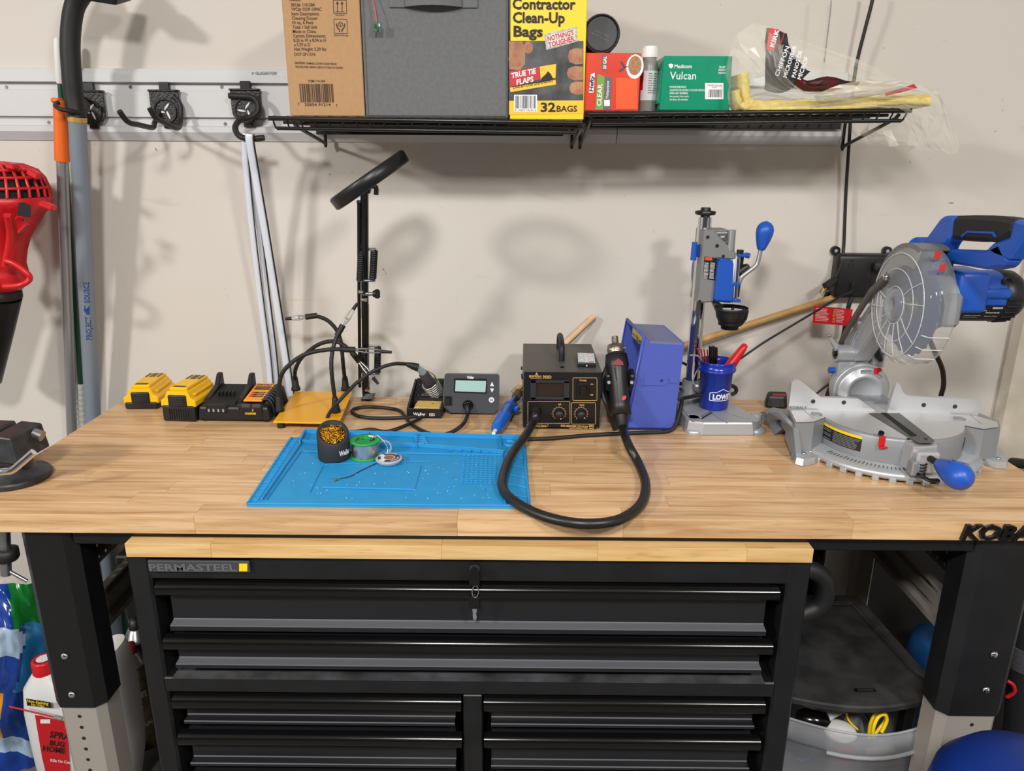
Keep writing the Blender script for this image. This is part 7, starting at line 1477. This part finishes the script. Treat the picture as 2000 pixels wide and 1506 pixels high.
mb = MB()
for k in range(4): a = A[0]+(A[3]-A[0])*(.25+.15*k)+V((0,-.001,.001)); b = A[1]+(A[2]-A[1])*(.25+.15*k)+V((0,-.001,.001)); mb.tube([a+(b-a)*.2,a+(b-a)*.8],.0006,4)
obj('print_lines', mb, 'text_grey', t, True)
t = thing('white_lid','round white plastic lid lying in the frosted drawer','lid',tuple(Dz(1640,1425,.13))); obj('lid_body', MB().ball(Dz(1640,1428,.13),(.032,.03,.012),20), 'white', t, True)
t = thing('grey_glove','grey knit glove with yellow edge in the frosted drawer','glove',tuple(Dz(1665,1415,.17))); obj('glove_body', MB().hexa([Dz(1645,1435,.15),Dz(1690,1435,.15),Dz(1690,1430,.20),Dz(1645,1430,.20),Dz(1648,1385,.17),Dz(1678,1386,.17),Dz(1680,1384,.20),Dz(1650,1383,.20)],.006), mat('grey_knit','#606164',.95,bump=1,scale=400), t, True); obj('yellow_edge', MB().tube(spline([Dz(1653,1392,.160),Dz(1658,1408,.152),Dz(1675,1425,.146)],4),.0022,6), 'bright_yellow', t, True)
t = thing('black_torch','glossy black cylinder at the left in the frosted drawer','torch',tuple(Dz(1580,1405,.16))); obj('torch_body', MB().tube([Dz(1560,1405,.16),Dz(1572,1405,.16),Dz(1608,1412,.15),Dz(1618,1420,.15)],[.016,.022,.022,.012],18), 'black_gloss', t, True)
t = thing('blue_carabiner','pale blue plastic loop seen through the frosted drawer front','clip',tuple(Dz(1575,1475,.11))); obj('loop_body', MB().tube([Dz(x,y,.108) for x,y in ((1551,1465),(1575,1456),(1598,1458),(1598,1470),(1568,1486),(1556,1482))],.0022,8,True), mat('pale_blue','#5b9be0',.35), t, True)
t = thing('red_cloth','crumpled red cloth seen through the frosted drawer front','cloth',tuple(Dz(1645,1475,.13))); obj('cloth_body', MB().ball(Dz(1645,1478,.125),(.030,.02,.022),14), mat('faded_red','#b8303e',.8,bump=.8,scale=70), t, True)
t = thing('paper_packet','tan paper packet seen through the frosted drawer front','packet',tuple(Dz(1725,1478,.14))); obj('packet_body', MB().hexa([Dz(1700,1500,.12),Dz(1765,1490,.12),Dz(1765,1490,.16),Dz(1700,1500,.16),Dz(1690,1462,.13),Dz(1742,1456,.13),Dz(1742,1456,.16),Dz(1690,1462,.16)],.003), mat('tan_paper','#a8967c',.8), t, True)
# dark and blue things behind
t = thing('shade_backdrop_right','black tote deep in shadow behind the plastic cart','tote',(.68,.6,0)); obj('backdrop_body', MB().hexa([V((.47,.612,.001)),V((1.38,.612,.001)),V((1.38,.69,.001)),V((.47,.69,.001)),V((.46,.605,.60)),V((1.4,.605,.60)),V((1.4,.69,.60)),V((.46,.69,.60))],.008), 'black_matte', t, True); obj('backdrop_lid', MB().box((.93,.648,.612),(.96,.085,.022),None,.006), 'black_matte', t, True)  # made-up black box that covers the wall so this corner reads black
q = at(1850,1300,1,.40); t = thing('blue_drum','dark blue rounded tub in the shadow behind the right leg','tub',(q.x+.02,.40,0)); obj('drum_body', MB().lathe([(0,.001),(.085,.001),(.092,.02),(.098,q.z+.01),(.094,q.z+.045),(.07,q.z+.055),(0,q.z+.057)],M.Translation((q.x+.02,.41,0)),32), mat('drum_blue','#1b5a9c',.5), t, True)
q = at(2000,1560,1,-.10); t = thing('blue_tub','large blue rounded tub in the bottom right corner before the leg','tub',(q.x,-.17,0)); zt0 = at(1990,1505,1,-.17).z
obj('tub_body', MB().lathe([(0,.001),(.10,.001),(.125,.05),(.140,zt0-.10),(.132,zt0-.055),(.105,zt0-.02),(.06,zt0-.003),(0,zt0)],M.Translation((at(2010,1420,1,-.17).x+.032,-.17,0)),40), mat('deep_blue','#0c2c7a',.45), t, True)
a, b = at(1995,1120,1,.20), at(1975,1430,1,.20); t = thing('folded_chair_bag','black cylindrical bag with red strap standing right of the right leg','bag',(b.x+.02,.20,0)); d = b-a; e_ = V((b.x+.01,.22,.02)); obj('bag_body', MB().tube([a+V((.03,0,0)),a+d*.3+V((.022,0,0)),b+V((.020,0,0)),e_],[.026,.030,.032,.030],18), mat('bag_black','#19191d',.75,bump=.4,scale=200), t, True)
obj('red_strap', MB().tube(spline([at(1968,1330,1,.17),at(1979,1338,1,.165),at(1981,1352,1,.165),at(1966,1362,1,.17)],5),.0035,8), 'red', t, True); obj('grey_band', MB().tube([a+d*.42+V((.0215,0,0)),a+d*.56+V((.0215,0,0))],.0325,18), mat('woven_grey','#4b4b50',.8,bump=1,scale=300), t, True)
